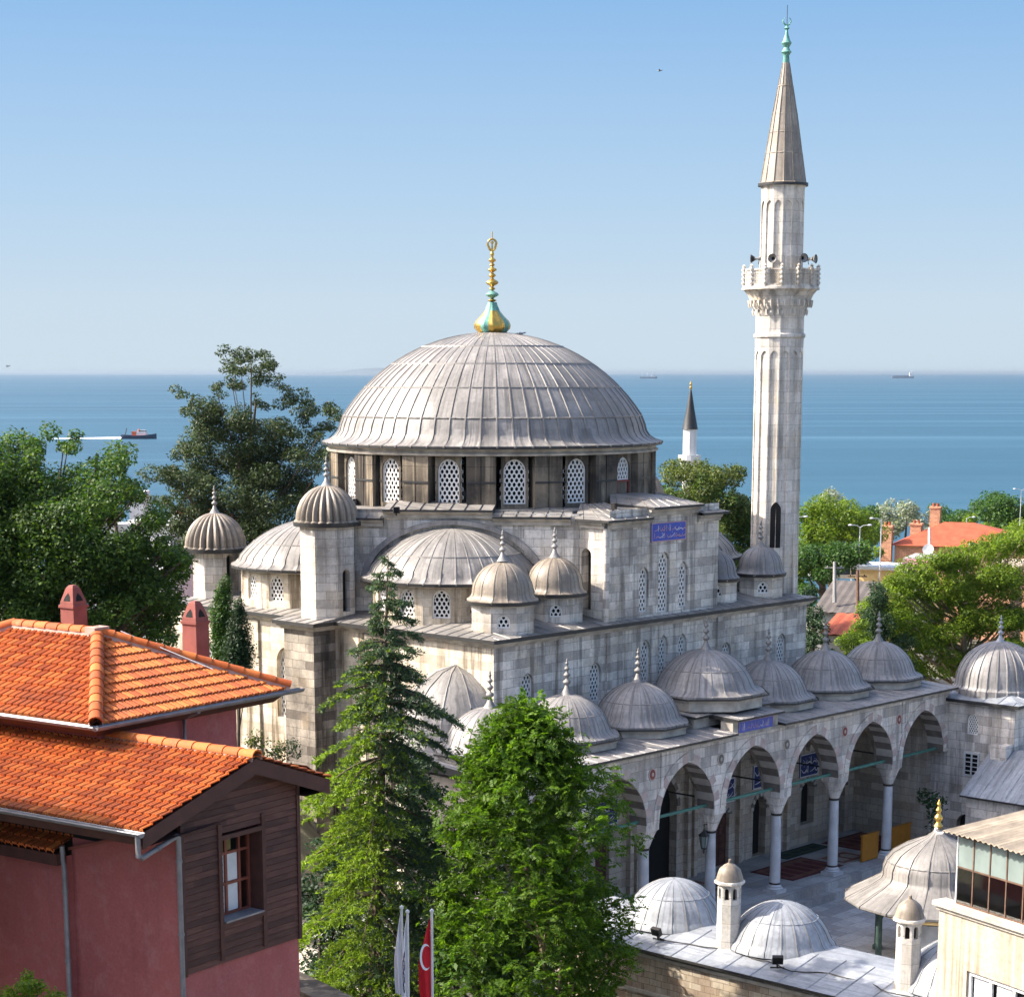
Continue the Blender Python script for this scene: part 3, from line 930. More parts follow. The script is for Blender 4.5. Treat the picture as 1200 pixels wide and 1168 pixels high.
def hip(mb, e, inner, th=.1):
    """lead slope between an eave line and an upper line (lists of points with z), with a dark drip edge"""
    for i in range(len(e) - 1):
        a, b, c, d = e[i], e[i + 1], inner[i + 1], inner[i]
        mb.face([a, b, c, d], 0)
        mb.face([(a[0], a[1], a[2] - th), (b[0], b[1], b[2] - th), b, a], 1)
        A, Bv, Cv, Dv = [Vector(q) for q in (a, b, c, d)]
        L = (Bv - A).length; n_ = max(1, int(L / .62)); nn = (Bv - A).cross(Dv - A).normalized()
        for k in range(1, n_ + 1):
            t = (k - .5) / n_; p = A.lerp(Bv, t); q = Dv.lerp(Cv, t); w = (Bv - A).normalized() * .025
            mb.face([p - w, p + nn * .04, q + nn * .04, q - w], 0); mb.face([p + nn * .04, p + w, q + w, q + nn * .04], 0)
    mb.face([(p[0], p[1], p[2] - th) for p in reversed(e)] + [(p[0], p[1], p[2] - th) for p in inner], 1)
def mould(mb, pts, z, out):
    """small stepped moulding under an eave along an open line of wall points"""
    for i in range(len(pts) - 1):
        a, b = Vector((*pts[i], 0)), Vector((*pts[i + 1], 0)); U = (b - a).normalized(); N = Vector((U.y, -U.x, 0))
        sec = [(0.004, z - .30), (.10, z - .28), (.12, z - .16), (out - .1, z - .1), (out - .08, z - .005)]
        for (d0, z0), (d1, z1) in zip(sec[:-1], sec[1:]):
            q = []
            for (p, d, zz, sgn) in ((a, d0, z0, -1), (b, d0, z0, 1), (b, d1, z1, 1), (a, d1, z1, -1)):
                v = p + N * d + U * sgn * d * (.0 if len(pts) == 2 else .9); q.append((v.x, v.y, zz))
            mb.face(q, 2)
        for p, s_ in ((a, -1), (b, 1)):
            q = [(*(p + N * d).xy, zz) for d, zz in sec] + [(*p.xy, z - .005)]
            mb.face(q if s_ > 0 else q[::-1], 2)
mould(uc_, [(-3.72, 6.3), (-3.72, 5.0)], 15.84, .32); mould(uc_, [(-3.72, 4.9), (-1.15, 4.9)], 15.84, .32); mould(uc_, [(-1.15, 4.9), (2.2, 4.9)], 16.24, .32); mould(uc_, [(2.2, 4.9), (3.75, 4.9)], 15.84, .32); mould(uc_, [(3.75, 4.9), (3.75, 8)], 15.84, .32)
hip(uc_, [(-4.06, 6.35, 15.94), (-4.06, 4.54, 15.94), (-1.14, 4.54, 15.94)], [(-2.3, 7.6, 16.42), (-2.3, 7.2, 16.42), (-1.14, 7.2, 16.42)])
hip(uc_, [(2.19, 4.54, 15.94), (4.09, 4.54, 15.94), (4.09, 8.4, 15.94)], [(2.19, 7.2, 16.42), (2.6, 7.2, 16.42), (2.6, 8.0, 16.42)])
hip(uc_, [(-1.17, 6.9, 16.42), (-1.17, 4.5, 16.34), (2.22, 4.5, 16.34), (2.22, 6.9, 16.42)], [(-.4, 7.6, 16.74), (-.4, 5.6, 16.62), (1.5, 5.6, 16.62), (1.5, 7.6, 16.74)])
uc_.face([(-.4, 7.6, 16.74), (-.4, 5.6, 16.62), (1.5, 5.6, 16.62), (1.5, 7.6, 16.74)], 0)
for x in (-1.12, 2.17): uc_.box((x, 6.0, 16.1), (.1, 2.0, .36), 2)
eave_strip(uc_, (3.75, 23.32), (-3.75, 23.32), 15.98, .34, 1.4)
# flat lead deck under the drum
uc_.prism([(x * .93, YC + (y - YC) * .93) for x, y in hexv], 15.5, 16.22, 0)
uc_.prism([(-3.4, 5.3), (3.4, 5.3), (3.4, 9), (-3.4, 9)], 15.4, 15.9, 0)
part('upper_roof', uc_, [M['lead'], M['lead_dark'], M['trim']], mosque)
for p, a, lb in (((-2.6, 5.5, 16.42), .3, 'tiny black floodlight on the eave above the porch-side block of the mosque'), ((-8.6, 12.2, 16.25), -.6, 'tiny black floodlight on the roof edge right of the near fluted turret')):
    fl = MB()
    fl.box((0, 0, 0), (.26, .16, .26), 0); fl.box((-.03, -.1, 0), (.2, .04, .2), 1); fl.box((0, .04, -.17), (.06, .06, .12), 0)
    tag(part('floodlight', fl, [M['iron'], M['glass']], None, mw=Matrix.Translation(p) @ Matrix.Rotation(a, 4, 'Z')), lb, 'floodlight')

# === drum and main dome =====================================================
dr = MB(); NS = 16; RD = 7.12
fr_list = []
for k in range(NS):
    # window centres: 8 deg right of the sight line and every 22.5 deg
    phi = R(8 + 22.5 * k)
    d = -FW * math.cos(phi) + RT * math.sin(phi)          # outward normal of the facet
    U = Vector((-d.y, d.x, 0))
    hwid = RD * math.tan(R(4.6))
    fr = Fr((d.x * RD, YC + d.y * RD), (U.x, U.y))
    fr_list.append(fr)
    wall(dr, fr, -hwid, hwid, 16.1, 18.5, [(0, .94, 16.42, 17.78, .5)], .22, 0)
    # pier between windows: two shallow panels with a groove
    phi2 = R(8 + 22.5 * k + 11.25)
    d2 = -FW * math.cos(phi2) + RT * math.sin(phi2); U2 = Vector((-d2.y, d2.x, 0))
    RP = RD + .22
    fp = Fr((d2.x * RP, YC + d2.y * RP), (U2.x, U2.y))
    pw = RP * math.tan(R(4.75))
    for (a, b, dd) in ((-pw, -.03, 0), (.03, pw, 0.0)):
        dr.face([fp.P(a, 16.1, dd), fp.P(b, 16.1, dd), fp.P(b, 18.5, dd), fp.P(a, 18.5, dd)], 0)
    dr.face([fp.P(-.03, 16.1), fp.P(-.03, 18.5), fp.P(-.03, 18.5, .06), fp.P(-.03, 16.1, .06)], 0)
    dr.face([fp.P(.03, 16.1, .06), fp.P(.03, 18.5, .06), fp.P(.03, 18.5), fp.P(.03, 16.1)], 0)
    dr.face([fp.P(-.03, 16.1, .06), fp.P(.03, 16.1, .06), fp.P(.03, 18.5, .06), fp.P(-.03, 18.5, .06)], 0)
    for s in (-1, 1):
        q = [fp.P(s * pw, 16.1), fp.P(s * pw, 16.1, .7), fp.P(s * pw, 18.5, .7), fp.P(s * pw, 18.5)]
        dr.face(q if s < 0 else list(reversed(q)), 0)
    # iron tie band at mid height
    for (f_, a, b, dd) in ((fr, -hwid - .02, -.52, -.03), (fr, .52, hwid + .02, -.03), (fp, -pw, pw, -.03)):
        dr.face([f_.P(a, 17.28, dd), f_.P(b, 17.28, dd), f_.P(b, 17.36, dd), f_.P(a, 17.36, dd)], 1)
        dr.face([f_.P(a, 17.36, dd), f_.P(b, 17.36, dd), f_.P(b, 17.36, .2), f_.P(a, 17.36, .2)], 1)
dr.lathe([(7.42, 18.42), (7.46, 18.5), (7.34, 18.56), (7.38, 18.66), (7.5, 18.70)], n=96, c=(0, YC, 0), m=2)
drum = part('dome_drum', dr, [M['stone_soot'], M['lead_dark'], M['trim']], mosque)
for k, fr in enumerate(fr_list):
    if k == 2:
        win(fr, drum, 0, .9, 17.3, 17.78, .48, .2, .1)
        dm = MB()
        for (u, w, z0, z1) in ((-.44, .07, 16.42, 17.3), (.44, .07, 16.42, 17.3), (0, .81, 17.22, 17.3)):
            dm.box(fr.P(u, (z0+z1)/2, .05), (w, .08, z1 - z0), 0, math.atan2(fr.U.y, fr.U.x))
        dm.box(fr.P(0, 16.82, .1), (.82, .03, .8), 1, math.atan2(fr.U.y, fr.U.x))
        part('drum_hatch', dm, [M['red_wood'], M['stone_soot']], drum)
    else:
        win(fr, drum, 0, .94, 16.42, 17.78, .5, .205, .13)
md = MB()
prof = [(7.5, 18.74), (7.62, 18.76), (7.62, 18.83), (7.3, 18.93), (7.05, 19.08), (6.9, 19.3), (6.82, 19.6)] + arc_prof(6.66, 20.0, .05, 23.6, 15.65, 16)
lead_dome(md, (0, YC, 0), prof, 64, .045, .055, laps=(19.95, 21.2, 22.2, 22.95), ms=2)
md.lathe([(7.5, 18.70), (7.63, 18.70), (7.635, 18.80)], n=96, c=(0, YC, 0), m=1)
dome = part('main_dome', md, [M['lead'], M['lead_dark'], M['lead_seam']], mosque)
fn = MB()
onion = [(.30, 0), (.62, .08), (.80, .32), (.82, .5), (.74, .72), (.52, .98), (.34, 1.25), (.24, 1.55), (.2, 1.7)]
def rf12(a, r, i): return r * (1 - .06 * abs(math.cos(a * 6)) * (1 if r > .22 else 0))
fn.lathe(onion, n=72, rf=rf12, mf=lambda i, j: 1 if ((j // 6) % 3 == 0 or i > 5) else 0)
z = 1.7
seq = [(.2, .20, 0), (.42, .29, 1), (.2, .14, 0), (.45, .28, 0), (.3, .16, 0), (.3, .21, 0), (.2, .12, 0), (.3, .17, 0), (.35, .09, 0)]
for h, r, mm in seq:
    fn.lathe([(max(.06, r * math.sin(PI * t / 8)), z + h * t / 8) for t in range(9)], n=14, m=mm); z += h
ring = [(.2 * math.sin(t) * (1.0 if math.cos(t) < 0 else .82), z + .30 - .30 * math.cos(t)) for t in [2 * PI * i / 20 for i in range(21)]]
fn.tube([(x * RT.x, x * RT.y, zz) for x, zz in ring], .055, 7, 0, cap=False)
fn.lathe([(.06, z - .05), (.03, z + .35), (.07, z + .38), (.07, z + .46), (.0, z + .52)], n=8, m=0)
fn.tube([(0, 0, z + .56), (0, 0, z + 1.0)], .025, 6, 0)
part('dome_finial', fn, [M['gold'], M['verdigris']], dome, mw=Matrix.Translation((0, YC, 23.5)) @ Matrix.Diagonal((1, 1, .82, 1)))

# === half domes on the diagonal walls =======================================
for k in (0, 2, 3, 5):
    a, b = hexv[k], hexv[(k + 1) % 6]
    c = ((a[0] + b[0]) / 2, (a[1] + b[1]) / 2)
    nrm = Vector((b[1] - a[1], -(b[0] - a[0]), 0)).normalized()
    an = math.atan2(nrm.y, nrm.x)
    sd_ = MB(); RS = 3.62
    # drum wall below: facets with windows
    nf = 7
    frs = []
    for i in range(nf):
        a_ = an - PI / 2 + PI * (i + .5) / nf
        dv = Vector((math.cos(a_), math.sin(a_), 0)); hw_ = RS * math.tan(PI / nf / 2) * .97
        fr = Fr((c[0] + dv.x * (RS - .24), c[1] + dv.y * (RS - .24)), (-dv.y, dv.x))
        ops = [(0, .74, 12.12, 12.85, .40)] if i in (1, 2, 3, 4, 5) else []
        wall(sd_, fr, -hw_, hw_, 11.7, 13.42, ops, .2, 1)
        if ops: frs.append(fr)
    half = [(RS - .1, 13.36), (RS - .02, 13.42), (RS + .06, 13.48)]
    sd_.lathe(half, n=28, c=(*c, 0), a0=an - PI / 2, a1=an + PI / 2, m=2)
    prof = [(RS + .1, 13.46), (RS + .22, 13.48), (RS + .22, 13.54), (RS + .02, 13.62), (RS - .12, 13.75)] + arc_prof(RS - .2, 13.95, .05, 15.66, 10.95, 10)
    sd_.lathe([(RS + .1, 13.41), (RS + .235, 13.41), (RS + .24, 13.52)], n=28, c=(*c, 0), a0=an - PI / 2, a1=an + PI / 2, m=3)
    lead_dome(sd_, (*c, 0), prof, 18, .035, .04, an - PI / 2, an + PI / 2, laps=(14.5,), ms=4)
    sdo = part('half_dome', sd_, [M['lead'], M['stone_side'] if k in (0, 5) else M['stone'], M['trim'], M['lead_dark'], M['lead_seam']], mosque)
    for fr in frs: win(fr, sdo, 0, .74, 12.12, 12.85, .40, .19, .12)
    # lead covered arch on the wall behind
    ab = MB()
    fr = Fr(c, (b[0] - a[0], b[1] - a[1]))
    def band(r0, r1, zb, p, m):
        n_ = 20
        s = (15.72 - zb) / 3.75
        for i in range(n_):
            t0, t1 = PI * i / n_, PI * (i + 1) / n_
            A = [(-r * math.cos(t), zb + r * s * math.sin(t)) for r, t in ((r0, t0), (r1, t0), (r1, t1), (r0, t1))]
            ab.face([fr.P(*A[0], -p), fr.P(*A[3], -p), fr.P(*A[2], -p), fr.P(*A[1], -p)], m)
            ab.face([fr.P(*A[1], -p), fr.P(*A[2], -p), fr.P(*A[2], 0), fr.P(*A[1], 0)], m)
            ab.face([fr.P(*A[0], 0), fr.P(*A[3], 0), fr.P(*A[3], -p), fr.P(*A[0], -p)], 1)
    band(3.64, 3.92, 13.2, .26, 0)
    part('lead_arch', ab, [M['lead_blue'], M['lead_dark']], mosque)

# === turrets with fluted caps ===============================================
def turret(cx, cy, r, z0, z1, rd, name, side, ph=PI / 8):
    mb = MB()
    n = 8
    P = ngon(cx, cy, r / math.cos(PI / 8), n, ph)
    for i in range(n):
        a, b = P[i], P[(i + 1) % n]
        L = math.hypot(b[0] - a[0], b[1] - a[1])
        fr = Fr(((a[0] + b[0]) / 2, (a[1] + b[1]) / 2), (b[0] - a[0], b[1] - a[1]))
        d_ = Vector((fr.N.x, fr.N.y, 0))
        op = []
        if d_.dot(Vector(side)) > .9: op = [(0, .42, z0 + .35, z0 + 1.9, .21)]
        wall(mb, fr, -L / 2, L / 2, z0, z1, op, .3, 0)
        if op: mb.box(fr.P(0, z0 + 1.2, .32), (.6, .03, 2.2), 3, math.atan2(fr.U.y, fr.U.x))
    mb.lathe([(r * 1.03, z1 - .16), (r * 1.08, z1 - .1), (r * 1.2, z1)], n=32, c=(cx, cy, 0), m=1)
    o = part('turret', mb, [M['stone'], M['trim'], M['lead_dark'], M['black']], mosque)
    d = MB()
    pr = [(rd * .9, -.06), (rd * 1.03, -.05), (rd * 1.03, .06), (rd * .985, .09)] + [(rd * .97 * math.cos(t), .1 + rd * 1.05 * math.sin(t)) for t in [PI / 2 * i / 12 for i in range(12)]] + [(.05, rd * 1.16)]
    gored_dome(d, (cx, cy, z1), pr, 24, .135)
    d.lathe([(rd * .95, -.16), (rd * 1.035, -.15), (rd * 1.05, .03)], n=40, c=(cx, cy, z1), m=1)
    do = part('turret_dome', d, [M['lead_tan'], M['lead_dark']], o)
    f = MB(); stone_finial(f, (cx, cy, z1 + rd * 1.1), .95)
    part('finial', f, [M['lead']], do)
turret(-10.15, 14.75, 1.12, 11.7, 15.72, 1.36, 't', (0, -1, 0))
turret(-8.9, 23.7, 1.0, 11.7, 14.05, 1.42, 't', (.1, -.99, 0), PI / 8)
turret(10.15, 14.75, 1.12, 11.7, 15.72, 1.36, 't', (0, -1, 0))
turret(8.9, 23.7, 1.0, 11.7, 14.05, 1.42, 't', (.1, -.99, 0))

def small_dome(cx, cy, r, z0, z1, rd, rise, mat, ph, fs=.95):
    mb = MB(); n = 8
    P = ngon(cx, cy, r / math.cos(PI / 8), n, ph); frs = []
    for i in range(n):
        a, b = P[i], P[(i + 1) % n]; L = math.hypot(b[0] - a[0], b[1] - a[1])
        fr = Fr(((a[0] + b[0]) / 2, (a[1] + b[1]) / 2), (b[0] - a[0], b[1] - a[1]))
        op = [(0, .5, z0 + .3, z0 + .55, .25)] if i % 2 == 0 else []
        wall(mb, fr, -L / 2, L / 2, z0, z1 - .1, op, .14, 0)
        if op: frs.append(fr)
    cornice(mb, P, z1 - .16, .14, .14, 1)
    o = part('small_dome_drum', mb, [M['stone'], M['trim']], mosque)
    for fr in frs: link('round_lattice', lat(.5, .25, .25, .19), o, fr.M(0, z0 + .3, .08))
    d = MB()
    pr = [(rd * .85, -.05), (rd * 1.10, -.04), (rd * 1.10, .04), (rd * 1.0, .10), (rd * .94, .22)] + arc_prof(rd * .92, .32, .04, rise, .32 - max(0.02, (rd*.92) ** 2 / (2 * (rise - .32)) - (rise - .32) / 2), 9)
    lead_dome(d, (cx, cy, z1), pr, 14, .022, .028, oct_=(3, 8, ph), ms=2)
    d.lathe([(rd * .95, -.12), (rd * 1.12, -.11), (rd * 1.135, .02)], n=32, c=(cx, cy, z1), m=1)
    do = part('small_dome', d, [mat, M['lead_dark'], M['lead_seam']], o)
    f = MB(); stone_finial(f, (cx, cy, z1 + rise - .08), fs); part('finial', f, [M['lead']], do)
small_dome(-8.78, 6.0, 1.22, 11.72, 13.0, 1.32, 1.62, M['lead_tan'], PI / 8)
small_dome(-5.2, 6.45, 1.12, 11.8, 13.0, 1.24, 1.5, M['lead_tan'], PI / 8)
small_dome(8.5, 6.1, .98, 11.72, 12.85, 1.06, 1.25, M['lead_blue'], PI / 8)
small_dome(5.3, 6.3, .98, 11.8, 12.85, 1.06, 1.25, M['lead_blue'], PI / 8)

# half-conical roof of the side stair against the left wall
hc = MB()
hcx, hcy = -X1, 6.9
for i in range(6):
    a0, a1 = PI / 2 + PI * i / 6, PI / 2 + PI * (i + 1) / 6
    prv = None
    pf = [(2.75, 7.35), (2.85, 7.45), (2.7, 7.65), (2.5, 8.3), (2.1, 9.1), (1.5, 9.75), (.8, 10.25), (.02, 10.5)]
    hc.lathe(pf, n=1, c=(hcx, hcy, 0), a0=a0, a1=a1, smooth=False)
    hc.lathe([(2.5, -.7), (2.5, 7.4)], n=1, c=(hcx, hcy, 0), a0=a0, a1=a1, smooth=False, m=1)
    hc.tube([(hcx + r * math.cos(a0), hcy + r * math.sin(a0), z) for r, z in pf[2:]], .03, 5, 0)
part('stair_roof', hc, [M['lead'], M['stone_side']], mosque)
# ------------------------------------------------------------------ porch of seven domes
XB, XC = -BC / 2, BC / 2
colx = [XB - 2 * B, XB - B, XB, XC, XC + B, XC + 2 * B]
XL, XR = XB - 3 * B, XC + 3 * B
edges = [XL] + colx + [XR]
ZS, ZEP = 4.45, 7.40
pa = MB(); fp = Fr((0, 0), (1, 0))
ops = []
for i in range(7):
    a, b = edges[i], edges[i + 1]
    w = b - a - .76
    rise = 2.29 if i == 3 else 2.2
    ops.append(((a + b) / 2, w, ZS, ZS, rise))
wall(pa, fp, XL, XR, ZS, ZEP, ops, .85, 0, soff=[1, 2], back=True, n=9)
for i, (uc, w, s_, sp, ri) in enumerate(ops):
    arch_ring(pa, fp, uc, w, ZS, ri, .36, .035, (0, 0, 3, 0, 3, 0), 9)
# pier undersides
for x in colx: pa.face([(x - .38, 0, ZS), (x - .38, .85, ZS), (x + .38, .85, ZS), (x + .38, 0, ZS)], 0)
# narrow moulding under the eave
pa.box(((XL + XR) / 2, -.06, 7.33), (XR - XL, .12, .12), 4)
# pilaster strip and medallions
for x in (-6.4, 10.95): pa.box((x + .3, -.03, 6.55), (.16, .06, 1.55), 0)
arc = part('arcade_wall', pa, [M['stone_arcade'], M['white_v'], M['dark_v'], M['pink'], M['trim']], mosque)
for i, x in enumerate((-6.68, -2.28, 2.28, 6.6, 10.93)):
    me = MB()
    for j, (r, d) in enumerate(((.27, .03), (.2, .045), (.08, .055))):
        P = [fp.P(x + r * math.cos(t) * .8, 6.47 + r * math.sin(t), -d) for t in [2 * PI * k / 20 for k in range(20)]]
        me.face(P, j)
        for k in range(20):
            q, p = P[k], P[(k + 1) % 20]; me.face([q, (q[0], 0, q[2]), (p[0], 0, p[2]), p], j)
    part('medallion', me, [M['pink'], M['chimney_red'], M['pink']] if i in (0, 3, 4) else [M['trim'], M['dark_v'], M['trim']], arc)

# columns
def column(x):
    cb = MB()
    y = .425
    cb.lathe([(.225, .32), (.232, .5), (.225, 1.6), (.20, 3.36), (.20, 3.42)], n=24, c=(x, y, 0), m=0)
    o = part('column', cb, [M['marble']], mosque)
    bs = MB(); bs.box((x, y, .07), (.72, .72, .14), 0); bs.lathe([(.34, .14), (.36, .18), (.33, .22), (.27, .24), (.30, .28), (.25, .33), (.225, .36)], n=24, c=(x, y, 0), m=0)
    bs.lathe([(.24, .36), (.245, .38), (.245, .42), (.22, .44)], n=24, c=(x, y, 0), m=1)
    part('column_base', bs, [M['marble'], M['bronze']], o)
    cp = MB()
    cp.lathe([(.205, 3.36), (.235, 3.38), (.235, 3.44), (.2, 3.46)], n=24, c=(x, y, 0), m=1)
    # muqarnas capital: three tiers of small prongs flaring from round to square
    lev = [(.21, 3.46), (.27, 3.62), (.27, 3.66), (.34, 3.86), (.34, 3.9), (.42, 4.14), (.43, 4.2)]
    def rfc(a, r, i):
        q = (a + PI / 4) % (PI / 2) - PI / 4
        sq = 1 / max(math.cos(q), .7)
        w = i / 6
        n_ = 16
        return r * (1 + (sq - 1) * w * .8) * (1 - .07 * (0.5 + .5 * math.cos(a * n_)) * (1 if 0 < i < 6 else 0))
    cp.lathe(lev, n=64, c=(x, y, 0), m=0, rf=rfc, smooth=False)
    cp.box((x, y, 4.325), (.80, .86, .25), 0)
    part('capital', cp, [M['stone_arcade'], M['bronze']], o)
for x in colx: column(x)

# floor, steps, back wall, side walls, ceiling
fl_ = MB()
fl_.box(((XL + XR) / 2, 2.3, -.36), (XR - XL, 5.2, .72), 0)
fl_.box(((XL + XR) / 2, -.52, -.555), (XR - XL, .44, .33), 0)
part('porch_floor', fl_, [M['paving']], mosque)
bw_ = MB()
fbk = Fr((0, YF - .002), (1, 0))
ops_bk = [(-11.0, 1.1, .9, 2.6, .35), (-6.6, 1.1, .9, 2.6, .35), (-3.9, .9, .02, 2.5, .55), (0, 2.2, .02, 3.3, 1.6), (4.3, 1.2, .02, 2.35, .25), (7.2, 1.0, .02, 2.2, .62), (11.0, 1.1, .9, 2.6, .35), (13.6, 1.1, .02, 2.3, .6)]
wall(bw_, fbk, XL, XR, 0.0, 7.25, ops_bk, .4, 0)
for uc, w, s_, sp, ri in ops_bk:
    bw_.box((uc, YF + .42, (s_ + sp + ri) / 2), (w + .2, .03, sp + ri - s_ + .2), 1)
    arch_ring(bw_, fbk, uc, w, sp, ri, .2, .04, (2, 3), 6)
# wall shafts and niche frames
for u in (-9.0, -5.2, -2.2, -1.75, 1.75, 2.2, 5.5, 9.2):
    bw_.box((u, YF - .12, 3.4), (.24, .22, 6.8), 0)
bw_.box((-XR + .3, 2.85, 3.6), (.5, 4.0, 7.2), 0); bw_.box((XR - .2, 2.85, 3.6), (.42, 4.0, 7.2), 0)
bw_.box((0, YF - .06, 7.0), (XR * 2 - 1.5, .1, .2), 0)
# ceiling slab carried by transverse striped arches
bw_.box(((XL + XR) / 2, 2.85, 7.3), (XR - XL - .9, 3.96, .1), 0)
for x in colx:
    fr = Fr((x - .2, 0), (0, -1))
    tmp = [( -(0.85 + YF) / 2, YF - .85 - .5, ZS, ZS, 1.95)]
    wall(bw_, fr, -YF + .05, -.86, ZS, 7.2, tmp, .4, 0, soff=[2, 3], back=True, n=9)
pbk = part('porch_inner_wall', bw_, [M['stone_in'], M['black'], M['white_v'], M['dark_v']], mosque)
for i, (u, z) in enumerate(((-6.6, 3.75), (-3.7, 3.75), (4.45, 3.45), (7.35, 3.75), (-11.0, 3.75), (11.0, 3.75))):
    script_panel(fbk, u - .75, u + .75, z - .55, z + .55, pbk, 'navy_tile', 20 + i, 2, -.05, inks=('script_w', 'script_w'))
dp = MB(); dp.box((-3.9, YF + .2, 1.3), (.9, .06, 2.6), 0); part('wooden_door', dp, [M['wood_dark']], pbk)
dp = MB(); dp.box((4.3, YF + .2, 1.2), (1.2, .06, 2.4), 0)
for u in (4.02, 4.58): dp.box((u, YF + .16, 1.2), (.4, .03, 2.0), 1)
part('wooden_door', dp, [M['wood_dark'], M['siding']], pbk)
# tie beams and rods
tb = MB()
for i in range(7):
    a, b = edges[i], edges[i + 1]
    tb.box(((a + b) / 2, .42, 4.56), (b - a - .3, .09, .11), 0)
part('tie_beam', tb, [M['green_wood']], mosque)
td = MB()
for x in colx:
    td.tube([(x, .8, 4.75), (x, YF, 4.75)], .035, 6)
part('tie_rod', td, [M['iron']], mosque)
# roof sheet and eave
pr_ = MB()
def flat_roof(mb, x0, x1, y0, y1, z0, z1, step=.7):
    mb.face([(x0, y0, z0), (x1, y0, z0), (x1, y1, z1), (x0, y1, z1)], 0)
    mb.face([(x0, y0, z0 - .09), (x1, y0, z0 - .09), (x1, y0, z0), (x0, y0, z0)], 1)
    mb.face([(x0, y0, z0 - .09), (x0, y1, z0 - .09), (x1, y1, z0 - .09), (x1, y0, z0 - .09)], 1)
    for x, s in ((x0, 1), (x1, -1)):
        q = [(x, y0, z0 - .09), (x, y0, z0), (x, y1, z1), (x, y1, z0 - .09)]
        mb.face(q if s > 0 else list(reversed(q)), 1)
    k = x0 + step / 2
    while k < x1:
        mb.face([(k - .03, y0, z0), (k, y0, z0 + .03), (k, y1, z1 + .03), (k - .03, y1, z1)], 0)
        mb.face([(k, y0, z0 + .03), (k + .03, y0, z0), (k + .03, y1, z1), (k, y1, z1 + .03)], 0)
        mb.face([(k - .03, y0, z0), (k + .03, y0, z0), (k, y0, z0 + .03)], 0)
        k += step
flat_roof(pr_, XL - .35, -1.62, -.40, YF - .01, 7.49, 7.86)
flat_roof(pr_, 1.62, XR + .1, -.40, YF - .01, 7.49, 7.86)
flat_roof(pr_, -2.75, 2.75, .95, YF - .01, 8.12, 8.32)
pr_.prism(rect(-2.6, 2.6, 1.15, YF - .02), 7.6, 8.05, 2)
flat_roof(pr_, -1.62, 1.62, -.36, 1.2, 8.02, 8.12)
part('porch_roof', pr_, [M['lead_blue'], M['lead_dark'], M['trim']], mosque)
pq = MB(); pq.box((0.0, .27, 7.64), (3.1, .62, .56), 0)
pqo = part('panel_block', pq, [M['trim']], mosque)
fq = Fr((0, -.045), (1, 0))
script_panel(fq, -1.18, 1.18, 7.38, 7.86, pqo, 'blue_tile', 9, 1, -.03, inks=('script', 'script_w'))
# seven domes
cx_ = [(edges[i] + edges[i + 1]) / 2 for i in range(7)]
def porch_dome(x, y, rd, zb, z_e, za, n):
    mb = MB()
    P = ngon(x, y, rd * 1.12 / math.cos(PI / 8), 8, PI / 8)
    mb.prism(P, zb, z_e - .12, 1)
    cornice(mb, P, z_e - .2, .16, .12, 1)
    rise = za - z_e
    hgt = rise - .42
    pr = [(rd * 1.05, -.05), (rd * 1.24, -.05), (rd * 1.24, .04), (rd * 1.10, .12), (rd * 1.02, .25)] 
    rr = rd * .985; zc = .42 - (rr * rr - hgt * hgt) / (2 * hgt)
    pr += arc_prof(rr, .42, .04, rise, zc, 11)
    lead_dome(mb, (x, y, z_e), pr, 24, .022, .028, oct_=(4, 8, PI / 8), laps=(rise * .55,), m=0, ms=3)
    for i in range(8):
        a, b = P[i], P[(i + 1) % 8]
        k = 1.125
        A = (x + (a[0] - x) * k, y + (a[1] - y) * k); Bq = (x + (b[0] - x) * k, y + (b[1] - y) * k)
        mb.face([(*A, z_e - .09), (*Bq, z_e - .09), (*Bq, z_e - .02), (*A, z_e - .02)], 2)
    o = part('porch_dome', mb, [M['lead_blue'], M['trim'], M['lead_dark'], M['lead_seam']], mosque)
    f = MB(); stone_finial(f, (x, y, za - .06), 1.12)
    part('finial', f, [M['lead']], o)
for i, x in enumerate(cx_):
    if i == 3: porch_dome(x, 2.6, 2.02, 8.2, 8.78, 10.5, 32)
    else: porch_dome(x, 2.6, 1.68, 7.6, 8.02, 9.6, 26)

# ------------------------------------------------------------------ minaret
mx, my = MINX, MINY = 10.75, 6.95
mn = thing('minaret', 'tall slender fluted stone minaret with a carved balcony and a pointed lead cap', 'minaret', (mx, my, -.7))
def flutes(n, d):
    def rf(a, r, i): return r * (1 - d * (abs(math.sin(a * n / 2)) ** 6))
    return rf
sh = MB()
ph = 0.2
def facets(mb, r0, z0, r1, z1, n=14, m=0, groove=.065):
    """polygonal shaft: flat panels with raised ribs at the arrises"""
    for i in range(n):
        a0, a1 = ph + 2 * PI * i / n, ph + 2 * PI * (i + 1) / n
        w = (a1 - a0)
        for (s0, s1, d0, d1) in ((0, .10, 0, 0), (.10, .13, 0, groove), (.13, .87, groove, groove), (.87, .90, groove, 0), (.90, 1, 0, 0)):
            q = []
            for (s, d, r, z) in ((s0, d0, r0, z0), (s1, d1, r0, z0), (s1, d1, r1, z1), (s0, d0, r1, z1)):
                p0 = (math.cos(a0), math.sin(a0)); p1 = (math.cos(a1), math.sin(a1))
                x = p0[0] + (p1[0] - p0[0]) * s; y = p0[1] + (p1[1] - p0[1]) * s
                k = r - d
                q.append((mx + x * k, my + y * k, z))
            L = 2 * r0 * math.sin(w / 2)
            mb.face(q, m, [((i + s0) * L, z0), ((i + s1) * L, z0), ((i + s1) * L, z1), ((i + s0) * L, z1)])
    return
def solid(mb, prof, n=14, m=0, smooth=False):
    mb.lathe(prof, n=n, c=(mx, my, 0), a0=ph, a1=ph + 2 * PI, m=m, smooth=smooth)
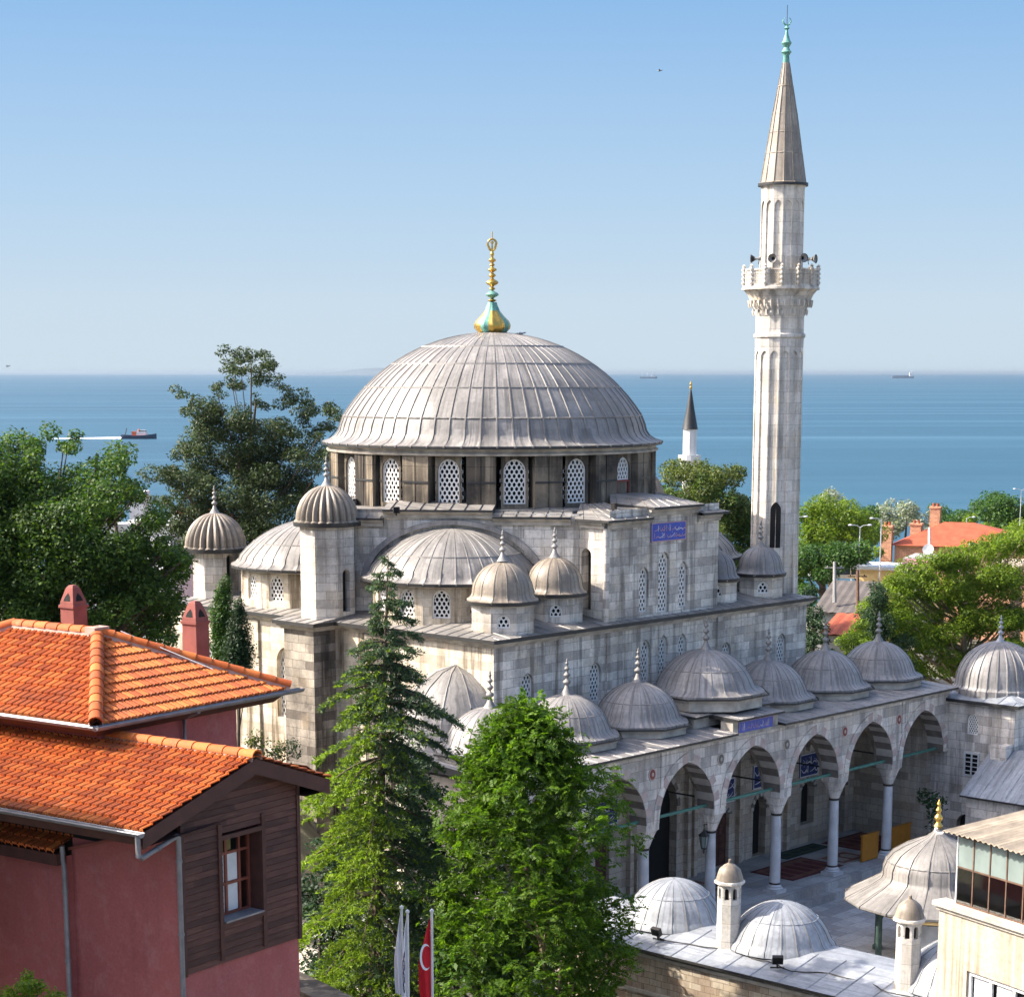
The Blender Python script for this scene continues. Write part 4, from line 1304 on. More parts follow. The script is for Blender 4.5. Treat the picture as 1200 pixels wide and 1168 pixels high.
solid(sh, [(1.35, -.7), (1.35, 9.5), (1.14, 11.0)])
facets(sh, 1.14, 11.0, 1.12, 23.0)
solid(sh, [(1.12, 23.0), (1.13, 23.35)])
solid(sh, [(1.13, 23.35), (1.20, 23.42), (1.20, 23.54), (1.12, 23.6), (1.12, 24.4)])
shaft = part('minaret_shaft', sh, [M['stone_minaret']], mn)
# little pointed heads closing each panel
for zt, k in ((22.99, 1.0), (29.62, .885)):
    ah = MB()
    for i in range(14):
        a0, a1 = ph + 2 * PI * i / 14, ph + 2 * PI * (i + 1) / 14
        q0 = Vector((mx + 1.12 * k * math.cos(a0), my + 1.12 * k * math.sin(a0), 0)); q1 = Vector((mx + 1.12 * k * math.cos(a1), my + 1.12 * k * math.sin(a1), 0))
        L = (q1 - q0).length
        fr = Fr(((q0.x + q1.x) / 2, (q0.y + q1.y) / 2), (q1.x - q0.x, q1.y - q0.y))
        wall(ah, fr, -L / 2, L / 2, zt - .55, zt, [(0, L * .74, zt - .55, zt - .45, .26)], .06, 0, n=5)
    part('panel_heads', ah, [M['stone_minaret']], shaft)
dw = MB()
a = math.atan2(-.76, -.65)
d = Vector((math.cos(a - .22), math.sin(a - .22), 0)); frd = Fr((mx + d.x * 1.12, my + d.y * 1.12), (-d.y, d.x))
pts = [(-.24, 13.9), (.24, 13.9)] + [(x, 15.6 + z) for x, z in reversed(arch(.48, .4, 6))]
dw.face([frd.P(u, z, -.012) for u, z in pts], 0)
part('minaret_door', dw, [M['black']], shaft)
ba = MB()
tiers = [(1.12, 24.36), (1.22, 24.5), (1.2, 24.62), (1.4, 24.95), (1.38, 25.05), (1.58, 25.38), (1.66, 25.5)]
def rfm(a, r, i):
    return r * (1 - (.0 if i in (0, 6) else .075) * (.5 + .5 * math.cos(a * (14 if i % 2 else 28))))
ba.lathe(tiers, n=112, c=(mx, my, 0), rf=rfm, smooth=False)
for i in range(28):                      # hanging stalactites
    t = 2 * PI * (i + .5) / 28
    for rr, z0, z1, w in ((1.42, 24.72, 25.06, .05), (1.24, 24.36, 24.64, .04)):
        if rr < 1.3 and i % 2: continue
        c = (mx + rr * math.cos(t), my + rr * math.sin(t), 0)
        ba.lathe([(.005, z0), (w, z0 + .1), (w * 1.5, z1)], n=5, c=c, smooth=False)
ba.lathe([(1.66, 25.5), (1.76, 25.52), (1.76, 25.62), (1.70, 25.66), (1.70, 25.7)], n=56, c=(mx, my, 0))
ba.lathe([(0.9, 25.68), (1.7, 25.69)], n=28, c=(mx, my, 0))
bal = part('balcony', ba, [M['stone_minaret']], mn)
NP = 14
for i in range(NP):
    a0, a1 = ph + 2 * PI * i / NP, ph + 2 * PI * (i + 1) / NP
    p0 = (mx + 1.72 * math.cos(a0), my + 1.72 * math.sin(a0)); p1 = (mx + 1.72 * math.cos(a1), my + 1.72 * math.sin(a1))
    fr = Fr(((p0[0] + p1[0]) / 2, (p0[1] + p1[1]) / 2), (p1[0] - p0[0], p1[1] - p0[1])); L = math.hypot(p1[0] - p0[0], p1[1] - p0[1])
    w = L - .2
    me = lattice_mesh('parapet_panel', round(w, 3), .72, 0, .085, [M['stone_minaret'], M['stone_minaret']], hole=.30, border=.06)
    if i == 0: PPM = me
    link('parapet_panel', PPM, bal, fr.M(0, 25.7, .05))
    pp = MB()
    pr = [(.06, 25.68)]
    for k in range(4):
        z = 25.72 + k * .2
        pr += [(.05, z), (.1, z + .07), (.1, z + .12), (.05, z + .19)]
    pr += [(.09, 26.55), (.0, 26.64)]
    pp.lathe(pr, n=8, c=(*p0, 0), m=0)
    part('parapet_post', pp, [M['stone_minaret']], bal)
us = MB()
facets(us, 1.0, 25.7, .99, 29.62, groove=.06)
solid(us, [(.99, 29.62), (1.0, 30.0), (1.05, 30.08), (1.05, 30.12)])
part('upper_shaft', us, [M['stone_minaret']], mn)
cp_ = MB()
conep = [(1.0, 30.12), (1.10, 30.1), (1.10, 30.18), (1.02, 30.24)]
def cone_rf(a, r, i): return r
solid(cp_, [(1.02, 30.08), (1.13, 30.08), (1.13, 30.2)], 56, 1, True)
A_, H_ = seam_angles(14, .03, ph, ph + 2 * PI, 1)
hd_ = dict((round(a, 6), h) for a, h in zip(A_, H_))
cone = [(1.12, 30.2), (1.02, 30.24), (.82, 31.5), (.815, 31.5), (.55, 33.2), (.545, 33.2), (.33, 34.4), (.325, 34.4), (.16, 35.4)]
cp_.lathe(cone, c=(mx, my, 0), angs=A_, rf=lambda a, r, i: r + .035 * hd_.get(round(a, 6), 0) * min(1, r / .4))
for zz in (31.5, 32.4, 33.2, 34.4):
    r = 1.02 + (.16 - 1.02) * (zz - 30.24) / (35.4 - 30.24)
    cp_.lathe([(r + .015, zz - .03), (r + .03, zz), (r + .005, zz + .03)], n=42, c=(mx, my, 0))
capo = part('spire_cap', cp_, [M['cap_lead'], M['lead_dark']], mn)
fi = MB()
fi.lathe([(.17, 35.3), (.13, 35.7), (.17, 35.78), (.24, 35.86), (.17, 35.94), (.12, 36.05), (.23, 36.25), (.16, 36.36), (.08, 36.6), (.05, 36.8), (.13, 36.87), (.05, 36.95), (.035, 37.05)], n=12, c=(mx, my, 0), m=0)
cr = [(.17 * math.sin(t), 37.18 - .17 * math.cos(t)) for t in [-2.6 + 5.2 * i / 16 for i in range(17)]]
fi.tube([(mx + x * RT.x, my + x * RT.y, zz) for x, zz in cr], [.012 + .03 * math.sin(PI * i / 16) for i in range(17)], 6, 0)
fi.tube([(mx, my, 36.9), (mx, my, 37.85)], .014, 5, 1)
part('spire_finial', fi, [M['verdigris'], M['iron']], capo)
for i, (dx, dz, hd) in enumerate(((-1.15, 0, -1.9), (-.45, 0, -.35), (.75, 0.02, .35), (1.12, -.02, 1.0))):
    sp = MB()
    hv = (-FW * math.cos(hd) + RT * math.sin(hd)).normalized()
    base = Vector((mx, my, 26.86 + dz)) + RT * dx - FW * .95
    sp.lathe([(.05, 0), (.06, .1), (.11, .26), (.22, .38), (.235, .4)], n=18, m=0)
    sp.lathe([(.225, .395), (.12, .24), (.03, .1)], n=18, m=1)
    sp.lathe([(.0, -.12), (.09, -.1), (.1, 0), (.05, .01)], n=14, m=0)
    q = hv.to_track_quat('Z', 'Y').to_matrix().to_4x4()
    o = part('loudspeaker', sp, [M['concrete'], M['iron']], None, mw=Matrix.Translation(base) @ q @ Matrix.Scale(.85, 4))
    tag(o, ('pale horn loudspeaker facing left on the minaret balcony rail', 'dark-mouthed horn loudspeaker facing the viewer on the left of the minaret balcony',
            'round horn loudspeaker facing the viewer on the right of the minaret balcony', 'horn loudspeaker turned outwards at the right end of the minaret balcony')[i], 'loudspeaker', 'horn loudspeakers on the minaret')
    st = MB(); st.box((0, 0, -.06), (.05, .05, .05), 0)
    br = MB(); b2 = base - Vector((0, 0, .1)); 
    br.tube([(0, .0, -.08), q.inverted() @ Vector((0, 0, -.28))], .02, 5)
    part('bracket', br, [M['iron']], o)
# ------------------------------------------------------------------ courtyard
cpv = MB()
cpv.face([(-12.9, -22, -.70), (13.2, -22, -.70), (13.2, -.75, -.70), (-12.9, -.75, -.70)], 0)
o = part('courtyard_paving', cpv, [M['paving']]); o['kind'] = 'structure'

# --- range of domed cells on the near side
wing = thing('cell_range', 'low range of domed cells with pale lead roof and banded brick wall below the porch', 'building', (-15, -12, -.7))
wb = MB()
fo = Fr((-17.45, 0), (0, -1))
wall(wb, fo, 4.6, 26, -2.2, 3.25, (), .3, 0)
wb.face([(-12.9, -26, -2), (-12.9, -4.6, -2), (-12.9, -4.6, 2.9), (-12.9, -26, 2.9)], 1)
wb.face([(-12.9, -4.6, -2), (-17.45, -4.6, -2), (-17.45, -4.6, 3.25), (-12.9, -4.6, 3.25)], 1)
wb.face([(-17.45, -26, -2), (-12.9, -26, -2), (-12.9, -26, 3.25), (-17.45, -26, 3.25)], 1)
for z in (3.14, 1.9, .7): wb.box((-17.47, -15.3, z), (.1, 21.4, .12), 2)
part('range_wall', wb, [M['rubble'], M['stone'], M['trim']], wing)
wr = MB()
def slope(mb, x0, z0, x1, z1, y0, y1, step=1.05, edge=.08):
    mb.face([(x0, y0, z0), (x1, y0, z1), (x1, y1, z1), (x0, y1, z0)], 0)
    mb.face([(x0, y1, z0 - edge), (x0, y0, z0 - edge), (x0, y0, z0), (x0, y1, z0)], 1)
    mb.face([(x0, y0, z0 - edge), (x0, y1, z0 - edge), (x1, y1, z1 - edge), (x1, y0, z1 - edge)], 1)
    k = min(y0, y1) + step / 2
    while k < max(y0, y1):
        mb.face([(x0, k - .03, z0), (x0, k, z0 + .03), (x1, k, z1 + .03), (x1, k - .03, z1)], 0)
        mb.face([(x0, k, z0 + .03), (x0, k + .03, z0), (x1, k + .03, z1), (x1, k, z1 + .03)], 0)
        k += step
slope(wr, -17.75, 3.42, -15.6, 3.86, -26.1, -4.5)
slope(wr, -12.5, 3.0, -14.4, 3.86, -4.5, -26.1)
wr.face([(-15.6, -26.1, 3.86), (-14.4, -26.1, 3.86), (-14.4, -4.5, 3.86), (-15.6, -4.5, 3.86)], 0)
part('range_roof', wr, [M['lead_pale'], M['lead_dark']], wing)
for y in (-7.75, -12.15, -18.7, -23.0):
    db = MB()
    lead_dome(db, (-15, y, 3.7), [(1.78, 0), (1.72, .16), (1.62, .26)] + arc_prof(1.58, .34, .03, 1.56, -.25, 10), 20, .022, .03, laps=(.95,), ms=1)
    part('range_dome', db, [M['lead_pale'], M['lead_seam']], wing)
for y in (-11.03, -17.72):
    ch = MB(); cx, cy = -16.3, y
    ch.lathe([(.50, 3.4), (.50, 3.62), (.40, 3.68), (.38, 5.22)], n=8, c=(cx, cy, 0), smooth=False, m=0)
    for i in range(8):
        a0, a1 = 2 * PI * i / 8, 2 * PI * (i + 1) / 8
        p0 = (cx + .38 * math.cos(a0), cy + .38 * math.sin(a0)); p1 = (cx + .38 * math.cos(a1), cy + .38 * math.sin(a1))
        L = math.hypot(p1[0] - p0[0], p1[1] - p0[1])
        fr = Fr(((p0[0] + p1[0]) / 2, (p0[1] + p1[1]) / 2), (p1[0] - p0[0], p1[1] - p0[1]))
        wall(ch, fr, -L / 2, L / 2, 5.22, 5.77, [(0, .15, 5.29, 5.59, .08)], .12, 0, n=4)
    ch.lathe([(.24, 5.22), (.24, 5.77)], n=8, c=(cx, cy, 0), smooth=False, m=2)
    ch.lathe([(.42, 5.75), (.50, 5.80), (.50, 5.87), (.45, 5.90)], n=8, c=(cx, cy, 0), smooth=False, m=0)
    ch.lathe([(.45, 5.90), (.40, 6.07), (.34, 6.25), (.18, 6.39), (.06, 6.45), (.05, 6.55), (0, 6.59)], n=16, c=(cx, cy, 0), m=1)
    part('range_chimney', ch, [M['chimney_stone'], M['lead_tan'], M['black']], wing)
for i, (px, py) in enumerate(((806, 1098), (942, 1124))):
    p = at(px, py, 70.0 - i * 2)
    p = Vector((-17.0, p.y, 3.6)) if False else Vector(((-17.05), -8.75 - i * 4.75, 3.62))
    f = MB()
    f.tube([(0, 0, 0), (0, 0, .22)], .03, 6, 0); f.box((0, .0, .32), (.14, .34, .26), 0); f.box((-.075, 0, .32), (.012, .28, .2), 1)
    f.tube([(0, -.22, .02), (0, .22, .02)], .025, 6, 0)
    o = part('floodlight', f, [M['iron'], M['glass']], None, mw=Matrix.Translation(p) @ Matrix.Rotation(.7 if i else 0, 4, 'Z') @ Matrix.Rotation(-.35, 4, 'Y'))
    tag(o, ('small black floodlight on the pale lead roof below the left dappled dome', 'small black floodlight on the pale lead roof right of the first stone chimney')[i], 'floodlight')
cb_ = MB()
pts = []
for i in range(40):
    y = -6 - i * .35
    pts.append((-16.75 + .25 * math.sin(i * .5) + .12 * math.sin(i * 1.3), y, 3.66 + .02 * math.sin(i)))
cb_.tube(pts, .022, 5)
o = part('cable', cb_, [M['iron']]); tag(o, 'thin dark cable trailing along the pale lead roof in front of the domes', 'cable')

# --- ablution fountain
fx, fy = 0.35, -8.6
fo_ = thing('ablution_fountain', 'eight sided fountain kiosk with a bell shaped lead roof and gilded finial in the courtyard', 'fountain', (fx, fy, -.7))
fm = MB()
pr = [(3.35, 1.66), (3.52, 1.66), (3.52, 1.74), (3.0, 2.02), (2.45, 2.34), (2.12, 2.6), (2.06, 2.75), (2.05, 3.05), (1.93, 3.4), (1.68, 3.75), (1.3, 4.02), (.85, 4.25), (.45, 4.45), (.22, 4.66), (.12, 4.85)]
pr = [(r, z if z < 2.1 else 2.1 + (z - 2.1) * .87) for r, z in pr]
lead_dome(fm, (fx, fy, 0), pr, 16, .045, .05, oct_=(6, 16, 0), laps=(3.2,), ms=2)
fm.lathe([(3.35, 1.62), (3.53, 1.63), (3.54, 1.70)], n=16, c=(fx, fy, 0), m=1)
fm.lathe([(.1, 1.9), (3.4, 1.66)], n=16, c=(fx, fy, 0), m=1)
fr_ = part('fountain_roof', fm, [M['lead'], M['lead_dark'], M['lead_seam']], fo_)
ff = MB()
ff.lathe([(.12, 4.8), (.19, 4.95), (.11, 5.05), (.09, 5.12), (.16, 5.22), (.17, 5.3), (.08, 5.42), (.07, 5.48), (.12, 5.58), (.06, 5.7), (.05, 5.75), (.08, 5.83), (.02, 5.95), (.0, 6.05)], n=14, c=(fx, fy, -.37))
part('gilded_finial', ff, [M['gold']], fr_)
fb = MB()
fb.lathe([(1.35, -.7), (1.35, .9), (1.25, .95), (0, 1.0)], n=16, c=(fx, fy, 0), smooth=False, m=0)
fb.lathe([(2.35, 1.2), (2.5, 1.3), (2.5, 1.66)], n=16, c=(fx, fy, 0), smooth=False, m=1)
fb.lathe([(2.5, 1.3), (2.2, 1.22), (2.1, 1.66)], n=16, c=(fx, fy, 0), smooth=False, m=1)
part('fountain_basin', fb, [M['marble'], M['yellow_wall']], fo_)
for i in range(8):
    a = 2 * PI * i / 8 + .2
    fc = MB(); fc.lathe([(.2, -.7), (.2, -.55), (.13, -.5), (.115, 1.0), (.19, 1.2), (.19, 1.24)], n=12, c=(fx + 2.32 * math.cos(a), fy + 2.32 * math.sin(a), 0))
    part('fountain_column', fc, [M['column_green']], fo_)

# --- domed corner room and the arcade on the far side
cr_ = thing('corner_room', 'square stone room with a ribbed grey dome closing the right end of the porch', 'building', (17.4, -1.3, -.7))
mb = MB()
XW = 15.28
fw_ = Fr((XW, 0), (0, -1))
opw = [(1.26, .58, 5.36, 6.02, .29)]
wall(mb, fw_, -1.4, 3.42, 2.6, 6.85, opw, .2, 0)
wall(mb, fw_, -1.4, 3.42, 4.62, 4.62, (), .2, 0)
wall(mb, fw_, -1.4, 3.42, -.7, 2.6, [(1.1, .95, -.7, 1.1, .45)], .35, 0)
mb.box(fw_.P(1.1, .6, .36), (.03, 1.2, 2.6), 2)
fs_ = Fr((0, -3.42), (1, 0)); wall(mb, fs_, XW, 19.7, -.7, 6.85, [(17.4, .6, 5.3, 6.0, .3)], .2, 0)
mb.box((17.4, -3.2, 5.8), (.8, .03, 1.2), 2)
mb.face([(19.7, -3.42, -.7), (19.7, 1.4, -.7), (19.7, 1.4, 6.85), (19.7, -3.42, 6.85)], 0)
mb.face([(19.7, 1.4, -.7), (XW, 1.4, -.7), (XW, 1.4, 6.85), (19.7, 1.4, 6.85)], 0)
mb.box((XW - .32, -3.0, 4.5), (.66, .8, 1.3), 0)
cw = part('room_wall', mb, [M['stone_arcade'], M['trim'], M['black']], cr_)
link('lattice_window', lat(.58, .66, .29, .12), cw, fw_.M(1.26, 5.36, .1))
gw = MB()
a, b, z0, z1 = .94, 1.66, 3.44, 4.48
for (u, w, z, h) in ((a, .07, (z0+z1)/2, z1-z0+.1), (b, .07, (z0+z1)/2, z1-z0+.1), ((a+b)/2, .06, (z0+z1)/2, z1-z0), ((a+b)/2, b-a-.06, z0, .08), ((a+b)/2, b-a-.06, z1, .08)):
    gw.box(fw_.P(u, z, -.03), (.07, w, h), 0)
for k in range(1, 5): gw.box(fw_.P((a+b)/2, z0 + (z1-z0)*k/5, -.02), (.04, b-a-.08, .035), 0)
gw.box(fw_.P((a+b)/2, (z0+z1)/2, -.004), (.01, b-a-.02, z1-z0), 1)
part('barred_window', gw, [M['white_paint'], M['glass']], cw)
rr = MB()
ev = rect(XW - .35, 20.0, -3.77, 1.7); iv = rect(16.0, 18.9, -2.75, .2)
lead_sheet(rr, ev, 6.99, iv, 7.3); seams(rr, ev, 6.99, iv, 7.3, .8)
part('room_roof', rr, [M['lead_pale'], M['lead_dark']], cr_)
rd_ = MB()
lead_dome(rd_, (17.4, -1.3, 7.1), [(2.1, 0), (2.1, .3), (2.0, .36)] + arc_prof(1.96, .45, .03, 2.42, .46, 10), 26, .05, .05)
rdo = part('room_dome', rd_, [M['lead_blue']], cr_)
f = MB(); stone_finial(f, (17.4, -1.3, 9.45), 1.0); part('finial', f, [M['lead_pale']], rdo)

aw = thing('arcade_wing', 'low stone arcade with sloping blue-grey lead roof and ogee arches at the right edge', 'building', (14.2, -11, -.7))
mb = MB()
fa_ = Fr((12.85, 0), (0, -1))
opa = []
u = 4.55
while u < 20: opa.append((u, 2.5, -.7, 1.15, 1.25)); u += 3.0
wall(mb, fa_, 2.5, 21, -.7, 2.95, opa, .5, 0, back=True)
for o_ in opa: arch_ring(mb, fa_, o_[0], o_[1], o_[3], o_[4], .16, .03, (0,), 8)
mb.face([(12.85, -2.5, -.7), (15.27, -2.5, -.7), (15.27, -2.5, 4.75), (12.85, -2.5, 2.95)][::-1], 0)
mb.box((17.5, -12.3, 2.0), (4.4, 17.6, 5.4), 0)
part('arcade_wall', mb, [M['stone_arcade']], aw)
mb = MB(); slope(mb, 12.5, 3.08, 15.3, 4.9, -21, -2.35, .62)
mb.face([(12.5, -2.35, 3.0), (15.3, -2.35, 4.82), (15.3, -2.35, 4.9), (12.5, -2.35, 3.08)], 1)
mb.face([(15.3, -21.3, 4.9), (19.9, -21.3, 4.75), (19.9, -3.6, 4.75), (15.3, -3.6, 4.9)], 0)
part('arcade_roof', mb, [M['lead_pale'], M['lead_dark']], aw)

# --- small things in the porch
def carpet(name, x0, x1, y0, y1, m, label):
    """rug with a border and a row of prayer niches woven in, each a thin raised patch"""
    mb = MB(); mb.box(((x0+x1)/2, (y0+y1)/2, .012), (x1-x0, y1-y0, .02), 0)
    mb.box(((x0+x1)/2, (y0+y1)/2, .0245), (x1-x0-.3, y1-y0-.3, .004), 1)
    n = max(1, int((x1 - x0 - .5) / .62)); k = max(1, int((y1 - y0 - .5) / 1.1))
    for a in range(n):
        for b in range(k):
            cx, cy = x0 + .25 + (x1-x0-.5) * (a + .5) / n, y0 + .25 + (y1-y0-.5) * (b + .5) / k
            w, h = (x1-x0-.5) / n * .36, (y1-y0-.5) / k * .40
            mb.face([(cx-w, cy-h, .030), (cx+w, cy-h, .030), (cx+w, cy+h*.55, .030), (cx, cy+h, .030), (cx-w, cy+h*.55, .030)], 0)
            mb.face([(cx-w*.6, cy-h*.8, .033), (cx+w*.6, cy-h*.8, .033), (cx+w*.6, cy+h*.35, .033), (cx, cy+h*.65, .033), (cx-w*.6, cy+h*.35, .033)], 2)
    o = part(name, mb, [M[m], M[m + '_b'], M[m]]); tag(o, label, 'carpet')
carpet('carpet', 4.4, 8.3, .95, 3.3, 'carpet', 'large dark red carpet between the middle columns of the porch floor')
carpet('carpet', 8.5, 10.6, 1.0, 2.6, 'carpet_p', 'pale patterned mat on the porch floor left of the yellow wooden screen')
carpet('carpet', 7.5, 11.0, 3.5, 4.5, 'carpet_g', 'dark green carpet against the inner wall at the right of the porch')
carpet('carpet', 11.3, 14.6, 1.0, 4.2, 'carpet', 'red carpet in the last bay at the right end of the porch')
carpet('carpet', -1.6, 1.6, 2.2, 4.2, 'carpet_p', 'pale mat before the main doorway of the porch')
ws = thing('wooden_screen', 'low varnished yellow wooden screen standing between the last two porch columns', 'screen', (10.7, 2, 0))
for i, (x0, y0, x1, y1) in enumerate(((9.3, .62, 10.6, .72), (11.25, .55, 13.2, .65))):
    mb = MB(); mb.box(((x0+x1)/2, (y0+y1)/2, .62), (abs(x1-x0), abs(y1-y0), 1.16), 0)
    mb.box(((x0+x1)/2, (y0+y1)/2, 1.23), (abs(x1-x0)+.05, abs(y1-y0)+.05, .06), 0)
    part('screen_panel', mb, [M['yellow_wood']], ws)
ln = MB(); lx, ly = colx[2] - .55, .35
ln.tube([(colx[2] - .2, .42, 3.75), (lx, ly, 3.8), (lx, ly, 3.55)], .022, 6, 0)
ln.lathe([(.02, 3.62), (.06, 3.52), (.22, 3.36), (.24, 3.33), (.2, 3.31)], n=6, c=(lx, ly, 0), smooth=False, m=0)
ln.lathe([(.11, 2.82), (.19, 3.31)], n=6, c=(lx, ly, 0), smooth=False, m=1)
ln.lathe([(.0, 2.55), (.05, 2.68), (.03, 2.74), (.13, 2.8), (.12, 2.84)], n=6, c=(lx, ly, 0), smooth=False, m=0)
for i in range(6):
    a = 2 * PI * i / 6; ln.tube([(lx + .115 * math.cos(a), ly + .115 * math.sin(a), 2.82), (lx + .195 * math.cos(a), ly + .195 * math.sin(a), 3.32)], .014, 4, 0)
o = part('lantern', ln, [M['iron'], M['frost']]); tag(o, 'black six sided lantern hanging on a bracket beside a porch column', 'lantern')

# --- cream building with a glazed roof terrace at the lower right
Q = Vector((-25.0, -23.9, 0)); az = R(16.5)
dF = Vector((-math.sin(az), -math.cos(az), 0))   # along the face, towards the viewer
fy_ = Fr((Q.x, Q.y), (dF.x, dF.y))               # u to the right, outward normal to the left
cbld = thing('cream_building', 'cream rendered building with rusty stains and a glazed roof terrace at the right edge', 'building', (Q.x, Q.y, -1))
mb = MB(); LW = 9.0; ZT = 9.05
wwin = (2.6, 3.1, 5.4, 7.65, 0)
wall(mb, fy_, 0, LW, -1, ZT, [wwin], .22, 0)
def bl(u, dep): return fy_.P(u, 0, dep)[:2]
for a, b in (((LW, 0), (LW, 8)), ((LW, 8), (0, 8)), ((0, 8), (0, 0))):
    p, q = bl(*a), bl(*b); mb.face([(*p, -1), (*q, -1), (*q, ZT), (*p, ZT)], 0)
mb.face([(*bl(0, 0), ZT), (*bl(LW, 0), ZT), (*bl(LW, 8), ZT), (*bl(0, 8), ZT)], 1)
cwl = part('building_wall', mb, [M['cream'], M['concrete']], cbld)
mb = MB()
def ybox(mb, u0, u1, d0, d1, z0, z1, m=0):
    c = fy_.P((u0+u1)/2, (z0+z1)/2, (d0+d1)/2); mb.box(c, (abs(u1-u0), abs(d1-d0), z1-z0), m, math.atan2(dF.y, dF.x))
ybox(mb, -.12, LW, -.14, .32, ZT + .003, ZT + .12); ybox(mb, -.05, LW, -.06, .25, ZT - .1, ZT)
part('ledge', mb, [M['trim']], cbld)
for zz in (5.42,):
    mb = MB(); u0, u1 = wwin[0] - 1.55, wwin[0] + 1.55
    for (a, b, c, d) in ((u0, u0+.09, zz, zz+2.2), (u1-.09, u1, zz, zz+2.2), (u0+.09, u1-.09, zz+2.12, zz+2.2), (u0+.09, u1-.09, zz, zz+.09), (u0+.72, u0+.8, zz+.09, zz+2.12), (u0+1.5, u0+1.58, zz+.09, zz+2.12), (u0+2.28, u0+2.36, zz+.09, zz+2.12)):
        ybox(mb, a, b, .06, .13, c, d, 0)
    ybox(mb, u0, u1, .16, .17, zz, zz+2.2, 1)
    ybox(mb, u0 + .12, u0 + .66, .14, .155, zz + 1.2, zz + 2.1, 2); ybox(mb, u0 + .9, u0 + 1.4, .14, .155, zz + .2, zz + 2.1, 2)
    part('window', mb, [M['white_paint'], M['glass'], M['curtain']], cwl)
# glazed terrace
ge = thing('x', 'x', 'x', (0, 0, 0)) if False else None
mb = MB(); n_ = 14; p_ = .56; G0 = .42; H0, H1, H2 = ZT + .12, ZT + 1.04, ZT + 1.82
for k in range(n_ + 1):
    u = G0 + k * p_
    ybox(mb, u - .018, u + .018, .12, .165, H0, H2, 1 if k else 0)
for z in (H0 + .02, H1, H2 - .02): ybox(mb, G0, G0 + n_ * p_, .125, .16, z - .02, z + .02, 1)
for k in range(10):
    ybox(mb, G0 - .018, G0 + .018, .17 + k * .56, .21 + k * .56, H0, H2, 1)
for z in (H1, H2 - .02): ybox(mb, G0 - .015, G0 + .015, .22, 5.2, z - .02, z + .02, 1)
gl = part('terrace_frame', mb, [M['white_paint'], M['rust']], cbld)
gm = bpy.data.materials.new('clear_glass'); gm.use_nodes = True
_g = gm.node_tree; _tr = _g.nodes.new('ShaderNodeBsdfTransparent'); _tr.inputs[0].default_value = (.72, .76, .76, 1)
_gl = _g.nodes.new('ShaderNodeBsdfGlossy'); _gl.inputs['Roughness'].default_value = .05
_fz = _g.nodes.new('ShaderNodeFresnel'); _fz.inputs[0].default_value = 1.5
_mx = _g.nodes.new('ShaderNodeMixShader')
_ad = _g.nodes.new('ShaderNodeMath'); _ad.inputs[1].default_value = .22; _g.links.new(_fz.outputs[0], _ad.inputs[0]); _g.links.new(_ad.outputs[0], _mx.inputs[0]); _g.links.new(_tr.outputs[0], _mx.inputs[1]); _g.links.new(_gl.outputs[0], _mx.inputs[2]); _g.links.new(_mx.outputs[0], _g.nodes['Material Output'].inputs[0])
rnd = random.Random(5)
for k in range(n_):
    u = G0 + k * p_
    mb = MB(); ybox(mb, u + .02, u + p_ - .02, .138, .146, H1 + .02, H2 - .04, 0); part('frosted_pane', mb, [M['frost']], gl)
    mb = MB(); ybox(mb, u + .02, u + p_ - .02, .138, .146, H0 + .04, H1 - .02, 0); part('clear_pane', mb, [gm], gl)
mb = MB()
# corrugated roof sheet, corrugations running across
N_ = 150; U0, U1 = .18, G0 + n_ * p_ + .2
for i in range(N_):
    ua, ub = U0 + (U1-U0)*i/N_, U0 + (U1-U0)*(i+1)/N_
    za, zb = .03*math.sin(ua*2*PI/.18), .03*math.sin(ub*2*PI/.18)
    sg = .02 * math.sin(ua * 1.7)
    mb.face([fy_.P(ua, H2+.09+za+sg, -.16), fy_.P(ub, H2+.09+zb+sg, -.16), fy_.P(ub, H2+.55+zb, 5.4), fy_.P(ua, H2+.55+za, 5.4)], 0, smooth=True)
    mb.face([fy_.P(ua, H2+.07+za+sg, -.16), fy_.P(ub, H2+.07+zb+sg, -.16), fy_.P(ub, H2+.09+zb+sg, -.16), fy_.P(ua, H2+.09+za+sg, -.16)], 0)
part('terrace_roof', mb, [M['corr']], cbld)
mb = MB()
gp = [fy_.P(.1, H2 + .02, -.16 - .05 * math.cos(t)) for t in (0,)]
mb.tube([fy_.P(.2, H2 + .03, -.14), fy_.P(.05, H2 - .0, -.2), fy_.P(-.02, H2 + .05, -.2), fy_.P(0, H2 + .13, -.2)], .04, 8)
part('roof_hook', mb, [M['white_paint']], cbld)
cab = MB(); ybox(cab, 1.35, 2.2, 1.2, 1.6, ZT + .003, ZT + 1.0, 0); ybox(cab, 1.37, 1.75, 1.17, 1.2, ZT + .1, ZT + .95, 1)
o = part('cupboard', cab, [M['orange'], M['yellow_wood']]); tag(o, 'orange wooden cupboard standing behind the terrace glass', 'cupboard')
inn_ = MB(); [ybox(inn_, .5 + k_ * 1.3, .56 + k_ * 1.3, 5.2, 5.26, ZT + .003, H2 + .45, 0) for k_ in range(7)]; ybox(inn_, .5, 8.4, 5.2, 5.24, ZT + .003, ZT + .6, 1); ybox(inn_, .7, 8, 2.6, 3.4, ZT + .68, ZT + .74, 1)
part('terrace_back', inn_, [M['wood_dark'], M['white_paint']], cbld)
